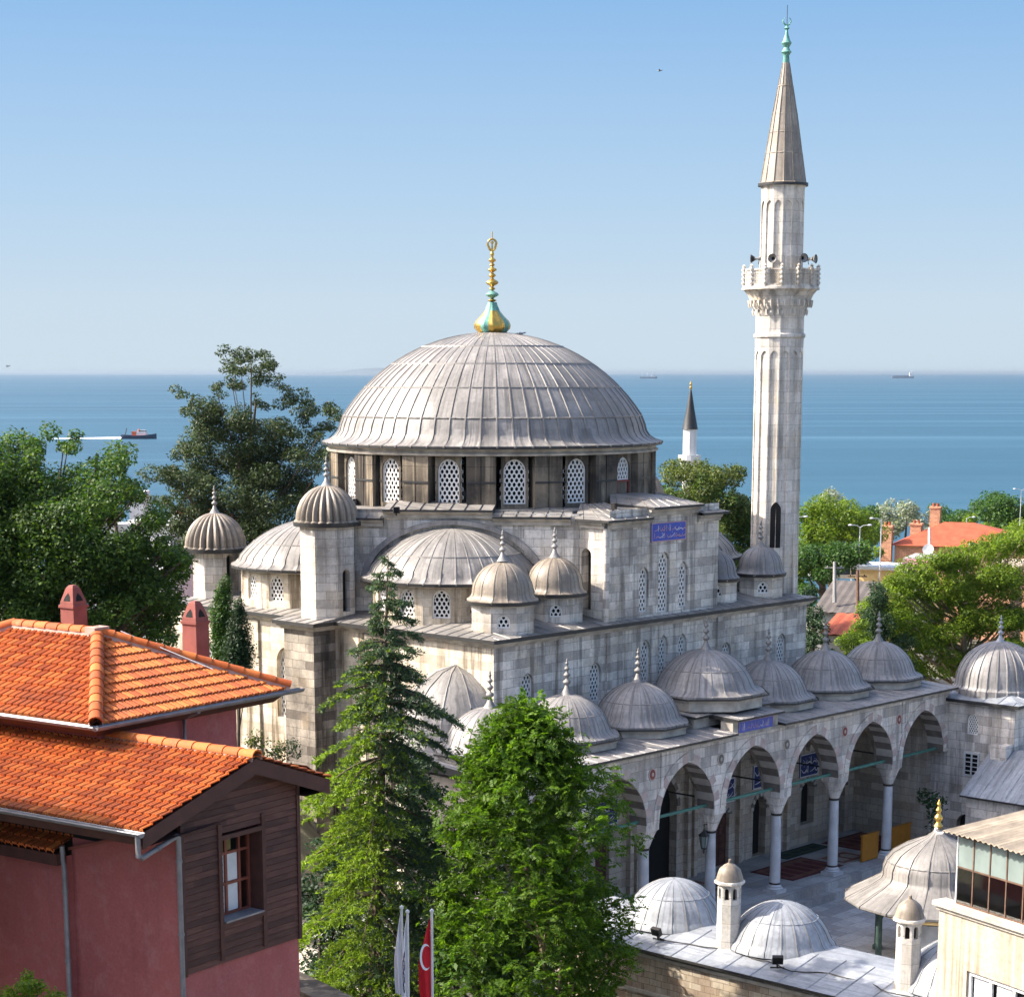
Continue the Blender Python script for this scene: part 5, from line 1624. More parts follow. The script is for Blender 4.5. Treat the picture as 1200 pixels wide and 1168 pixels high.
# ------------------------------------------------------------------ rose red house with tiled roofs
HK = Vector((-37.77, -14.8, 0)); HU = Vector((.990, .1409, 0)); HV = Vector((-.1409, .990, 0))
def hp(u, v, z): q = HK + HU * u + HV * v; return (q.x, q.y, z)
HROT = math.atan2(HU.y, HU.x)
def hbox(mb, u0, u1, v0, v1, z0, z1, m=0): mb.box(hp((u0+u1)/2, (v0+v1)/2, (z0+z1)/2), (u1-u0, v1-v0, z1-z0), m, HROT)
house = thing('house', 'rose red house with orange pantile roofs and a brown boarded gable at the left', 'house', tuple(hp(-1.9, 3, -1)))
fG = Fr(hp(0, 0, 0)[:2], HU)                       # gable wall: u along +HU
fS = Fr(hp(-3.79, 0, 0)[:2], -HV)                  # left wall: u = -v
GZ, UE, VW = -1.0, 14.05, 4.1
hb = MB()
wall(hb, fG, -3.79, 0, GZ, 9.12, [(-1.9, 1.3, 4.6, 6.7, 0)], .25, 0)
def wpoly(mb, fr, pts, m=0): mb.face([fr.P(*p) for p in pts], m, list(pts))
# left wall with sloping parapet (u = -v)
wpoly(hb, fS, [(-3.28, GZ), (0, GZ), (0, 12.25), (-1.1, 12.12), (-3.28, 11.52)])
hbox(hb, -3.78, -3.5, 1.12, 3.25, 11.5, 11.75, 0)
# annex, a little in front
fS2 = Fr(hp(-4.0, 0, 0)[:2], -HV)
wpoly(hb, fS2, [(-9, GZ), (-3.28, GZ), (-3.28, 11.35), (-9, 11.35)])
hb.face([hp(-4.0, 3.28, GZ), hp(-3.79, 3.28, GZ), hp(-3.79, 3.28, 11.35), hp(-4.0, 3.28, 11.35)][::-1], 0)
# right wall and upper block
hb.face([hp(0, 0, GZ), hp(0, VW, GZ), hp(0, VW, 12.9), hp(0, 0, 12.9)], 0)
for (u0, u1) in ((-2.0, 2.55),):
    hb.face([hp(u0, VW, GZ), hp(u1, VW, GZ), hp(u1, VW, UE), hp(u0, VW, UE)], 0)
    hb.face([hp(u1, VW, GZ), hp(u1, VW + 8, GZ), hp(u1, VW + 8, UE), hp(u1, VW, UE)], 0)
    hb.face([hp(u0, VW + 8, GZ), hp(u0, VW, GZ), hp(u0, VW, UE), hp(u0, VW + 8, UE)], 0)
    hb.face([hp(u1, VW + 8, GZ), hp(u0, VW + 8, GZ), hp(u0, VW + 8, UE), hp(u1, VW + 8, UE)], 0)
hwl = part('house_wall', hb, [M['red_wall']], house)
cp = MB()
a, b = Vector(hp(-3.9, 1.1, 12.14)), Vector(hp(-3.9, 3.28, 11.54))
for dz in (0, .05):
    pass
w_ = HU * .26
for (p, q) in ((a, b),):
    cp.face([p, q, q + w_, p + w_][::-1], 0); cp.face([p - Vector((0,0,.07)), q - Vector((0,0,.07)), q, p][::-1], 0)
    cp.face([p + w_, q + w_, q + w_ - Vector((0,0,.07)), p + w_ - Vector((0,0,.07))][::-1], 0)
part('coping', cp, [M['chimney_red']], hwl)
st_ = MB(); st_.tube([hp(-3.45, 1.9, 11.9), hp(-3.2, 1.75, 12.25)], .09, 10, 0); part('roof_vent', st_, [M['white_paint']], hwl)
# boarded gable: overlapping boards as real laps
sd = MB()
WU0, WU1, WZ0, WZ1 = -2.52, -1.28, 10.02, 11.88
def board(u0, u1, z0, z1, cut=None):
    zz = z0 + .014
    uvb = [(u0 + z0 * 7, z0 + .02), (u1 + z0 * 7, z0 + .02), (u1 + z0 * 7, z0 + .13), (u0 + z0 * 7, z0 + .13)]
    sd.face([fG.P(u0, zz, -.066), fG.P(u1, zz, -.066), fG.P(u1, z1, -.045), fG.P(u0, z1, -.045)], 0, uvb)
    sd.face([fG.P(u0, zz, -.02), fG.P(u1, zz, -.02), fG.P(u1, zz, -.066), fG.P(u0, zz, -.066)], 0)
    sd.face([fG.P(u0, z0, -.018), fG.P(u1, z0, -.018), fG.P(u1, zz, -.018), fG.P(u0, zz, -.018)], 1)  # groove coloured black for the shade under each lap
def rake(z):
    """u range of the gable at height z"""
    lo = -3.79 if z < 12.85 else -3.79 + (z - 12.85) * 3.2
    hi = 0.0 if z < 12.85 else -(z - 12.85) * 2.6
    return lo, hi
z = 9.12
while z < 13.5:
    z1 = z + .145
    lo, hi = rake(z)
    if hi - lo < .15: break
    if z1 > WZ0 and z < WZ1:
        board(lo, WU0, z, z1); board(WU1, hi, z, z1)
    else: board(lo, hi, z, z1)
    z = z1
sdo = part('boarded_gable', sd, [M['siding'], M['black']], house)
tr = MB()
def strip(u0, u1, z0, z1, d0=-.10, d1=-.03, m=0):
    c = fG.P((u0+u1)/2, (z0+z1)/2, (d0+d1)/2); tr.box(c, (u1-u0, abs(d1-d0), z1-z0), m, HROT)
for u in (-2.62, -1.22): strip(u - .055, u + .055, 9.2, 12.25)
strip(-2.565, -1.275, 11.88, 11.98); strip(-2.565, -1.275, 9.93, 10.02)
strip(-.07, .03, 9.1, 12.9, -.09, .02)
strip(-3.82, -3.72, 9.1, 12.4, -.09, .02)
part('gable_trim', tr, [M['wood_dark']], sdo)
rv = MB(); dp = .62
for (q) in ([(WU0, WZ0), (WU0, WZ1)], [(WU1, WZ1), (WU1, WZ0)], [(WU0, WZ1), (WU1, WZ1)], [(WU1, WZ0), (WU0, WZ0)]):
    (a0, b0), (a1, b1) = q
    rv.face([fG.P(a0, b0, -.05), fG.P(a0, b0, dp), fG.P(a1, b1, dp), fG.P(a1, b1, -.05)], 0)
rv.face([fG.P(WU0, WZ0, dp), fG.P(WU1, WZ0, dp), fG.P(WU1, WZ1, dp), fG.P(WU0, WZ1, dp)], 1)
part('window_recess', rv, [M['wood_dark'], M['black']], sdo)
sw = MB()
du = -2.36
def sbar(u0, u1, z0, z1, d0=.28, d1=.34, m=0):
    c = fG.P((u0+u1)/2, (z0+z1)/2, (d0+d1)/2); sw.box(c, (u1-u0, abs(d1-d0), z1-z0), m, HROT)
for u in (WU0 + .03, -2.05, -1.62, -1.31): sbar(u - .035, u + .035, WZ0 + .06, WZ1 - .02)
for zz in (WZ0 + .06, 10.76, 11.45, WZ1 - .04): sbar(WU0, WU1, zz - .03, zz + .03, .285, .335)
for (u0, u1) in ((WU0 + .07, -2.09), (-2.01, -1.66)):
    for (z0, z1) in ((WZ0 + .1, 10.72), (10.8, 11.41)): sbar(u0, u1, z0, z1, .32, .325, 1)
for (u0, u1) in ((WU0 + .07, -2.3), (-2.25, -2.09), (-2.0, -1.85)): sbar(u0, u1, 11.5, WZ1 - .08, .32, .325, 2)
part('sash_window', sw, [M['copper_sash'], M['curtain'], plain('stained_yellow_glass', (.10, .09, .015), .3)], sdo)
sl_ = MB(); c = fG.P((WU0+WU1)/2, WZ0 + .02, .12); sl_.box(c, (WU1-WU0-.01, .5, .04), 0, HROT); part('sill', sl_, [M['zinc']], sdo)

# --- pantiles: real corrugation and stepped courses
WAVE = (.3, .95, 1.0, .35, .95, 1.0, .2, -1.1)
def tiles(mb, A, Bv, Cv, D, course=.30, roll=.22, hgt=.04, lift=.045):
    """A-B eave (left to right seen from outside), D-C upper edge; any quad or triangle (C==D)"""
    A, Bv, Cv, D = Vector(A), Vector(Bv), Vector(Cv), Vector(D)
    e = (Bv - A).normalized()
    n = (Bv - A).cross(D - A) if (D - A).length > 1e-6 else (Bv - A).cross(Cv - A)
    n.normalize(); s = n.cross(e).normalized()
    H = max((D - A).dot(s), (Cv - A).dot(s))
    L = (Bv - A).length
    ul, ur = (D - A).dot(e), (Cv - A).dot(e)
    nc = max(1, int(round(H / course)))
    per = 8
    for c_ in range(nc):
        h0, h1 = H * c_ / nc, H * (c_ + 1) / nc
        m0 = (h0 + h1) / 2
        u0, u1 = ul * m0 / H, L + (ur - L) * m0 / H
        i0, i1 = int(math.ceil(u0 / (roll / per))), int(math.floor(u1 / (roll / per)))
        if i1 <= i0: continue
        def P(i, h, up): 
            z = hgt * WAVE[i % per]
            return A + e * (i * roll / per) + s * h + n * (z + up)
        for i in range(i0, i1):
            uv = [(i*roll/per, h0), ((i+1)*roll/per, h0), ((i+1)*roll/per, h1), (i*roll/per, h1)]
            uv = [(x + 1e-4, c_ * .33 + (.16 if k < 2 else .17)) for k, (x, y) in enumerate(uv)]
            uv = [(int(i // per) * .21 + .1, c_ * .33 + .16)] * 4
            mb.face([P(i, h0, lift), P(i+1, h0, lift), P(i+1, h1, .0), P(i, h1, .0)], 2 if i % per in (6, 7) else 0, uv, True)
            mb.face([P(i, h0, -.02), P(i+1, h0, -.02), P(i+1, h0, lift), P(i, h0, lift)], 0, uv)
def ridge_tiles(mb, a, b, r=.13, n_per=.38):
    a, b = Vector(a), Vector(b); L = (b - a).length; d = (b - a) / L
    side = d.cross(Vector((0, 0, 1))).normalized(); up = side.cross(d).normalized()
    n = max(1, int(L / n_per)); rnd = random.Random(int(L * 1000))
    for i in range(n):
        p0 = a + d * (L * i / n); p1 = a + d * (L * (i + 1.12) / n)
        r0, r1 = r * 1.0, r * .86
        col = [(.04 + .1 * ((i * 7) % 5), rnd.random() * 9)]
        K = 8
        for k in range(K):
            t0, t1 = PI * k / K, PI * (k + 1) / K
            def q(p, rr, t): return p + side * (rr * 1.15 * math.cos(t)) + up * (rr * math.sin(t))
            uv = [(i * .21 + .1, L)] * 4
            mb.face([q(p0, r0, t0), q(p1, r1, t0), q(p1, r1, t1), q(p0, r0, t1)][::-1], 0, uv, True)
            mb.face([q(p0, r0, t0), q(p0, r0, t1), q(p0, r0 * .8, t1), q(p0, r0 * .8, t0)][::-1], 0, uv)
    # mortar bed
    for s in (-1, 1):
        mb.face([a + side * s * r * 1.1 - up * .1, b + side * s * r * 1.1 - up * .1, b + side * s * r * .9 + up * .02, a + side * s * r * .9 + up * .02], 1)
# lower gable roof
EZ, RZ, RU = 12.60, 13.62, -1.74
EU, EU2, EZ2 = -5.22, .74, 12.76
V0, V1 = -.42, 8.5
lr = MB()
tiles(lr, hp(EU, V1, EZ), hp(EU, V0, EZ), hp(RU, V0, RZ), hp(RU, V1, RZ))
tiles(lr, hp(EU2, V0, EZ2), hp(EU2, VW, EZ2), hp(RU, VW, RZ), hp(RU, V0, RZ))
ridge_tiles(lr, hp(RU, V0 - .02, RZ + .03), hp(RU, VW, RZ + .03), .15, .42)
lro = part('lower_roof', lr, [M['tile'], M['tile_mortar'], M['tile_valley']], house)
bb = MB()
def fascia(p, q, drop, thick_dir, m=0, th=.05):
    p, q = Vector(p), Vector(q); d = Vector((0, 0, -drop)); t = Vector(thick_dir) * th
    bb.face([p + d, q + d, q, p], m); bb.face([p + t, q + t, q + d + t, p + d + t], m)
    bb.face([p, q, q + t, p + t], m); bb.face([p + d + t, q + d + t, q + d, p + d], m)
    bb.face([p, p + t, p + d + t, p + d], m); bb.face([q + d, q + d + t, q + t, q], m)
fascia(hp(EU, V0 + .03, EZ - .03), hp(RU, V0 + .03, RZ - .03), .34, HV)
fascia(hp(RU, V0 + .03, RZ - .03), hp(EU2, V0 + .03, EZ2 - .03), .34, HV)
# soffits
bb.face([hp(EU, V0 + .08, EZ - .12), hp(EU, V1, EZ - .12), hp(-3.7, V1, EZ + .1), hp(-3.7, V0 + .08, EZ + .1)], 0)
bb.face([hp(EU + .12, V0 + .08, EZ - .34), hp(EU + .12, V1, EZ - .34), hp(EU, V1, EZ - .12), hp(EU, V0 + .08, EZ - .12)], 0)
bb.face([hp(EU + .12, V0 + .08, EZ - .34), hp(-2.0, V0 + .4, EZ - .30), hp(-2.0, V1, EZ - .30), hp(EU + .12, V1, EZ - .34)], 0)
bb.face([hp(-3.77, .0, 12.2), hp(-3.77, .0, 12.6), hp(-3.77, 9, 12.6), hp(-3.77, 9, 11.0), hp(-3.77, 3.3, 11.0), hp(-3.77, 1.2, 12.1)][::-1], 1)
bb.face([hp(EU2, V0 + .08, EZ2 - .06), hp(0, V0 + .08, EZ2 + .4), hp(0, VW, EZ2 + .4), hp(EU2, VW, EZ2 - .06)], 0)
bb.face([hp(EU2, V0 + .08, EZ2 - .3), hp(EU2, V0 + .08, EZ2 - .02), hp(EU2, VW, EZ2 - .02), hp(EU2, VW, EZ2 - .3)][::-1], 0)
bb.face([hp(EU2, V0 + .08, EZ2 - .3), hp(EU2, VW, EZ2 - .3), hp(-.05, VW, EZ2 - .3), hp(-.05, V0 + .08, EZ2 - .3)], 0)
for (ua, za, ub, zb) in ((EU, EZ, RU, RZ), (RU, RZ, EU2, EZ2)):
    bb.face([hp(ua, V0 + .08, za - .1), hp(ua, .02, za - .1), hp(ub, .02, zb - .1), hp(ub, V0 + .08, zb - .1)], 0)
part('eave_boards', bb, [M['wood_dark'], M['black']], lro)
# upper hip roof
u0, u1, v0, v1, ez, rz = -2.62, 4.01, 3.6, 13.2, 14.05, 15.52
um = (u0 + u1) / 2; ra, rb = v0 + (um - u0), v1 - (um - u0)
ur_ = MB()
tiles(ur_, hp(u0, v0, ez), hp(u1, v0, ez), hp(um, ra, rz), hp(um, ra, rz), course=.37)
tiles(ur_, hp(u0, v1, ez), hp(u0, v0, ez), hp(um, ra, rz), hp(um, rb, rz))
tiles(ur_, hp(u1, v0, ez), hp(u1, v1, ez), hp(um, rb, rz), hp(um, ra, rz))
tiles(ur_, hp(u1, v1, ez), hp(u0, v1, ez), hp(um, rb, rz), hp(um, rb, rz), course=.40)
for a, b in ((hp(u0, v0, ez + .07), hp(um, ra, rz + .08)), (hp(u1, v0, ez + .07), hp(um, ra, rz + .08)), (hp(um, ra, rz + .06), hp(um, rb, rz + .06)), (hp(u0, v1, ez + .07), hp(um, rb, rz + .08)), (hp(u1, v1, ez + .07), hp(um, rb, rz + .08))):
    ridge_tiles(ur_, a, b, .15, .40)
ur_.box(hp(um, ra, rz + .12), (.5, .34, .16), 1, HROT)
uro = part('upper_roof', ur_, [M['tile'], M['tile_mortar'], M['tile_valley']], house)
ue_ = MB()
for (a, b, c, d) in ((hp(u0+.02, v0+.02, ez-.05), hp(u1-.02, v0+.02, ez-.05), hp(u1-.3, v0+.3, ez-.32), hp(u0+.3, v0+.3, ez-.32)),
                     (hp(u0+.02, v1, ez-.05), hp(u0+.02, v0+.02, ez-.05), hp(u0+.3, v0+.3, ez-.32), hp(u0+.3, v1, ez-.32)),
                     (hp(u1-.02, v0+.02, ez-.05), hp(u1-.02, v1, ez-.05), hp(u1-.3, v1, ez-.32), hp(u1-.3, v0+.3, ez-.32))):
    ue_.face([d, c, b, a], 0)
ue_.face([hp(u0+.3, v0+.3, ez-.32), hp(u0+.3, v1, ez-.32), hp(u1-.3, v1, ez-.32), hp(u1-.3, v0+.3, ez-.32)], 0)
part('eave_boards', ue_, [M['wood_dark']], uro)
wr_ = MB(); wr_.tube([hp(um + .5, ra - .3, rz + .06), hp(um + 1.6, v0 + 1.0, ez + .62)], .014, 5); part('roof_wire', wr_, [M['white_paint']], uro)
def gutter(a, b, r=.085):
    g = MB(); a, b = Vector(a), Vector(b); d = (b - a).normalized(); s = d.cross(Vector((0, 0, 1))).normalized(); K = 8
    def q(p, rr, t): return p + s * (rr * math.cos(t)) + Vector((0, 0, rr * math.sin(t)))
    for k in range(K):
        t0, t1 = PI + PI * k / K, PI + PI * (k + 1) / K
        g.face([q(a, r, t0), q(b, r, t0), q(b, r, t1), q(a, r, t1)], 0, None, True)
        g.face([q(a, r * .9, t1), q(b, r * .9, t1), q(b, r * .9, t0), q(a, r * .9, t0)], 0, None, True)
        for p in (a, b): g.face([p, q(p, r, t0), q(p, r, t1)], 0)
    for t in (PI, 2 * PI):
        g.face([q(a, r, t), q(b, r, t), q(b, r * .9, t), q(a, r * .9, t)], 0)
    g.tube([q(a, r, PI), q(b, r, PI)], .016, 5, 0); g.tube([q(a, r, 0), q(b, r, 0)], .016, 5, 0)
    return g
def pipe(pts, r=.06):
    g = MB(); g.tube(pts, r, 10, 0)
    for i in range(len(pts) - 1):
        a, b = Vector(pts[i]), Vector(pts[i+1]); L = (b - a).length
        if L > 1.0:
            k = .5
            while k < L:
                d = (b - a) / L; g.tube([a + d * (k - .03), a + d * (k + .03)], r * 1.22, 10, 0); k += 1.6
    return g
for nm, g in (('gutter', gutter(hp(EU - .08, V1, EZ - .02), hp(EU - .08, V0 - .02, EZ - .02))), ('gutter', gutter(hp(u0 - .08, v1, ez - .02), hp(u0 - .08, v0 - .08, ez - .02))), ('gutter', gutter(hp(u0 - .1, v0 - .08, ez - .02), hp(u1 + .35, v0 - .08, ez - .02), .095))):
    part(nm, g, [M['zinc']], house)
part('downpipe', pipe([hp(EU - .08, V0 + .1, EZ - .08), hp(EU - .08, V0 + .1, EZ - .5), hp(EU + .2, -.14, EZ - .62), hp(-3.95, -.1, EZ - .36), hp(-3.88, -.08, EZ - .42), hp(-3.88, -.08, GZ)]), [M['zinc']], house)
part('downpipe', pipe([hp(-4.12, 3.22, 11.62), hp(-4.12, 3.22, 11.3), hp(-4.1, 3.2, 11.1), hp(-4.1, 3.2, GZ)]), [M['zinc']], house)
part('downpipe', pipe([hp(.62, v0 - .08, ez - .1), hp(.62, VW - .1, ez - .3), hp(.62, VW - .1, 13.0)]), [M['zinc']], house)
# annex tile strip
an_ = MB(); tiles(an_, hp(-4.32, 9, 11.52), hp(-4.32, 3.2, 11.52), hp(-3.2, 3.2, 11.95), hp(-3.2, 9, 11.95))
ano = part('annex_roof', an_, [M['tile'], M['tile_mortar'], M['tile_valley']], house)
af = MB(); hbox(af, -4.3, -4.01, 3.22, 9, 11.2, 11.46, 0); part('fascia', af, [M['wood_dark']], ano)
# chimneys
def chimney(u, v, z0, z1):
    c = MB(); w = .235
    hbox(c, u - w, u + w, v - w, v + w, z0, z1 - .55, 0)
    hbox(c, u - w * 1.14, u + w * 1.14, v - w * 1.14, v + w * 1.14, z1 - .55, z1 - .48, 0)
    # tapering cap with pointed vents on all four faces
    zb = z1 - .48
    lev = [(w * 1.0, zb), (w * .98, zb + .08), (w * .62, zb + .36), (w * .5, zb + .44), (w * .28, zb + .5)]
    def ringp(r, z): return [hp(u + a * r, v + b * r, z) for a, b in ((-1, -1), (1, -1), (1, 1), (-1, 1))]
    for (r0, za), (r1, zc) in zip(lev[:-1], lev[1:]):
        p, q = ringp(r0, za), ringp(r1, zc)
        for i in range(4): c.face([p[i], p[(i + 1) % 4], q[(i + 1) % 4], q[i]], 0)
    c.face(ringp(*lev[-1]), 0)
    for (du, dv) in ((0, -1), (0, 1), (-1, 0), (1, 0)):
        def F_(x, t):
            r = w * (.98 - .36 * t) + .008; z = zb + .08 + .28 * t
            return hp(u + (x if du == 0 else du * r), v + (x if dv == 0 else dv * r), z)
        tri = [F_(-.12, .1), F_(.12, .1), F_(.08, .5), F_(0, .82), F_(-.08, .5)]
        c.face(tri if (du, dv) in ((0, -1), (1, 0)) else tri[::-1], 1)
        fr_a = [F_(-.17, .02), F_(.17, .02), F_(0, .98)]
    return part('chimney', c, [M['chimney_red'], M['black']], uro)
chimney(3.3, 6.1, 14.0, 16.15); chimney(1.9, 9.0, 14.6, 16.5)
# added house, unseen left of the frame, placed to shade the rose red wall
nb = thing('added_shade_house', 'added red roofed house, unseen at the left, casting shade on the rose red wall', 'house', tuple(hp(-12, 8, -1)))
mb = MB()
hbox(mb, -15.5, -7.2, 3.9, 15, -1, 15.9, 0)
nbw = part('house_wall', mb, [M['cream']], nb)
mb = MB()
e0, e1, f0, f1, zz = -15.9, -7.0, 3.6, 15.4, 15.9
mm_ = (e0 + e1) / 2; h_ = (e1 - e0) / 2; zt_ = zz + 1.6
tiles(mb, hp(e0, f0, zz), hp(e1, f0, zz), hp(mm_, f0 + h_, zt_), hp(mm_, f0 + h_, zt_), .5, .3)
tiles(mb, hp(e1, f0, zz), hp(e1, f1, zz), hp(mm_, f1 - h_, zt_), hp(mm_, f0 + h_, zt_), .5, .3)
tiles(mb, hp(e0, f1, zz), hp(e0, f0, zz), hp(mm_, f0 + h_, zt_), hp(mm_, f1 - h_, zt_), .5, .3)
tiles(mb, hp(e1, f1, zz), hp(e0, f1, zz), hp(mm_, f1 - h_, zt_), hp(mm_, f1 - h_, zt_), .5, .3)
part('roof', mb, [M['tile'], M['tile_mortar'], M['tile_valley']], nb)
for v in (6, 9, 12):
    mb = MB(); hbox(mb, -7.23, -7.12, v - .5, v + .5, 11.4, 13.0, 1); hbox(mb, -7.13, -7.09, v - .42, v + .42, 11.5, 12.9, 0); part('window', mb, [M['glass'], M['white_paint']], nbw)
# ------------------------------------------------------------------ vegetation
M['leaf_ash'] = leafmat('bright_green_leaf', [(.035, .085, .008), (.075, .15, .012), (.135, .215, .02)], .55)
M['leaf_cedar'] = leafmat('blue_green_needle', [(.035, .068, .036), (.06, .10, .052), (.095, .135, .07)], .3)
M['leaf_fresh_lit'] = leafmat('fresh_sunlit_needle', [(.11, .18, .018), (.16, .24, .022), (.21, .29, .03)], .45)
M['leaf_plane'] = leafmat('plane_leaf', [(.022, .058, .012), (.045, .095, .016), (.10, .16, .022)], .42)
M['leaf_pine'] = leafmat('olive_pine_needle', [(.020, .038, .015), (.036, .058, .02), (.07, .092, .03)], .25)
M['leaf_light'] = leafmat('yellow_green_leaf', [(.065, .12, .012), (.12, .185, .016), (.19, .25, .024)], .5)
M['leaf_mid'] = leafmat('mid_green_leaf', [(.022, .06, .014), (.04, .095, .018), (.07, .135, .024)], .35)
M['leaf_dark'] = leafmat('dark_green_leaf', [(.012, .034, .014), (.022, .05, .018), (.035, .07, .022)], .25)
M['leaf_silver'] = leafmat('silver_grey_leaf', [(.15, .18, .14), (.22, .25, .20), (.30, .33, .27)], .3)
M['leaf_olive'] = leafmat('olive_yellow_leaf', [(.05, .075, .018), (.085, .11, .025), (.12, .14, .03)], .35)

def leaf_mesh(name, pos, T, S, la, lb, mat, bend=None):
    """rhombic leaves: pos (N,3), unit length axis T, unit width axis S, half length la, half width lb"""
    N = len(pos)
    la = np.broadcast_to(np.asarray(la, float).reshape(-1, 1), (N, 1)); lb = np.broadcast_to(np.asarray(lb, float).reshape(-1, 1), (N, 1))
    v = np.empty((N, 4, 3))
    v[:, 0] = pos - T * la; v[:, 1] = pos + S * lb - T * la * .1; v[:, 2] = pos + T * la; v[:, 3] = pos - S * lb - T * la * .1
    me = bpy.data.meshes.new(name)
    me.vertices.add(N * 4); me.loops.add(N * 4); me.polygons.add(N)
    me.vertices.foreach_set('co', v.reshape(-1).astype(np.float32))
    me.loops.foreach_set('vertex_index', np.arange(N * 4, dtype=np.int32))
    me.polygons.foreach_set('loop_start', np.arange(0, N * 4, 4, dtype=np.int32))
    me.polygons.foreach_set('loop_total', np.full(N, 4, dtype=np.int32))
    me.materials.append(mat)
    me.update(calc_edges=True)
    return me
def unit(a): return a / np.maximum(np.linalg.norm(a, axis=-1, keepdims=True), 1e-9)
def rand_axes(rng, N, up=.5, lean=None):
    """leaf axes: normals biased upwards"""
    n = rng.normal(size=(N, 3)); n[:, 2] = np.abs(n[:, 2]) + up
    if lean is not None: n = n + lean
    n = unit(n)
    t = unit(np.cross(n, rng.normal(size=(N, 3)))); s = np.cross(n, t)
    return t, s
def clumps_crown(rng, clusters, per, size, asp=.55, up=.5):
    """clusters: list of (centre, (rx,ry,rz)); leaves sit mostly in the outer shell of each clump"""
    P = []; Ln = []
    for c, r in clusters:
        k = max(8, int(per * (r[0] * r[1] * r[2]) ** (2 / 3)))
        d = unit(rng.normal(size=(k, 3))); rad = rng.uniform(0.25, 1.0, size=(k, 1)) ** .45
        rad *= 1 + .22 * np.sin(d[:, :1] * 5 + c[0]) * np.cos(d[:, 1:2] * 6 + c[1])
        P.append(np.asarray(c) + d * rad * np.asarray(r)); Ln.append(d * .7)
    P = np.concatenate(P); Ln = np.concatenate(Ln)
    t, s = rand_axes(rng, len(P), up, Ln)
    la = size * rng.uniform(.6, 1.25, len(P))
    return P, t, s, la, la * asp
def limbs(mb, base, top, clusters, r0, rng, m=0, share=1.0):
    """tapered trunk from base to top with a limb out to each chosen clump"""
    base, top = Vector(base), Vector(top)
    n = 7; pts = []; rad = []
    for i in range(n):
        t = i / (n - 1)
        p = base.lerp(top, t)
        w = .03 * (top - base).length * math.sin(t * PI)
        p = p + Vector((w * math.sin(t * 5 + base.x), w * math.cos(t * 4 + base.y), 0))
        pts.append(p); rad.append(r0 * (1 - .78 * t) * (1.35 if i == 0 else 1))
    mb.tube(pts, rad, 9, m)
    for c, r in clusters:
        if rng.random() > share: continue
        c = Vector(c)
        t = max(.18, min(.92, ((c.z - base.z) / max(.1, top.z - base.z)) - .25))
        i = min(n - 2, int(t * (n - 1))); f = t * (n - 1) - i
        p = pts[i].lerp(pts[i + 1], f); rr = rad[i] * (1 - f) + rad[i + 1] * f
        mid = p.lerp(c, .5) + Vector((0, 0, -.08 * (c - p).length))
        mb.tube([p, mid, c], [rr * .5, rr * .3, rr * .1 + .008], 6, m)
def tree(name, label, cat, base, top, clusters, leaf, per, size, r0=.25, seed=1, group=None, asp=.55, up=.5, bark='bark', share=1.0, extra=None):
    rng = np.random.default_rng(seed)
    o = thing(name, label, cat, tuple(base), group)
    mb = MB(); limbs(mb, base, top, clusters, r0, rng, 0, share)
    part('trunk', mb, [M[bark]], o)
    P, t, s, la, lb = clumps_crown(rng, clusters, per, size, asp, up)
    link('crown', leaf_mesh('crown', P, t, s, la, lb, M[leaf]), o)
    if extra:
        for (cl, lf, pr, sz) in extra:
            P, t, s, la, lb = clumps_crown(rng, cl, pr, sz, asp, up)
            link('crown', leaf_mesh('crown', P, t, s, la, lb, M[lf]), o)
    return o
def blob(rng, c, R3, n, rc, flat=.75, shell=.55):
    """n clumps spread through an ellipsoid"""
    L = []
    for i in range(n):
        d = unit(rng.normal(size=3)); k = rng.uniform(shell, 1.0)
        r = rc * rng.uniform(.65, 1.25)
        L.append((np.array(c) + d * k * np.array(R3), (r, r, r * flat)))
    return L
def pcl(px, py, d, r, flat=.75):
    """one clump surveyed at a photo position"""
    p = at(px, py, d); return (np.array(p), (r, r, r * flat))
def gnd(p): return (p[0], p[1], ground_z(p[0], p[1]) - .1)

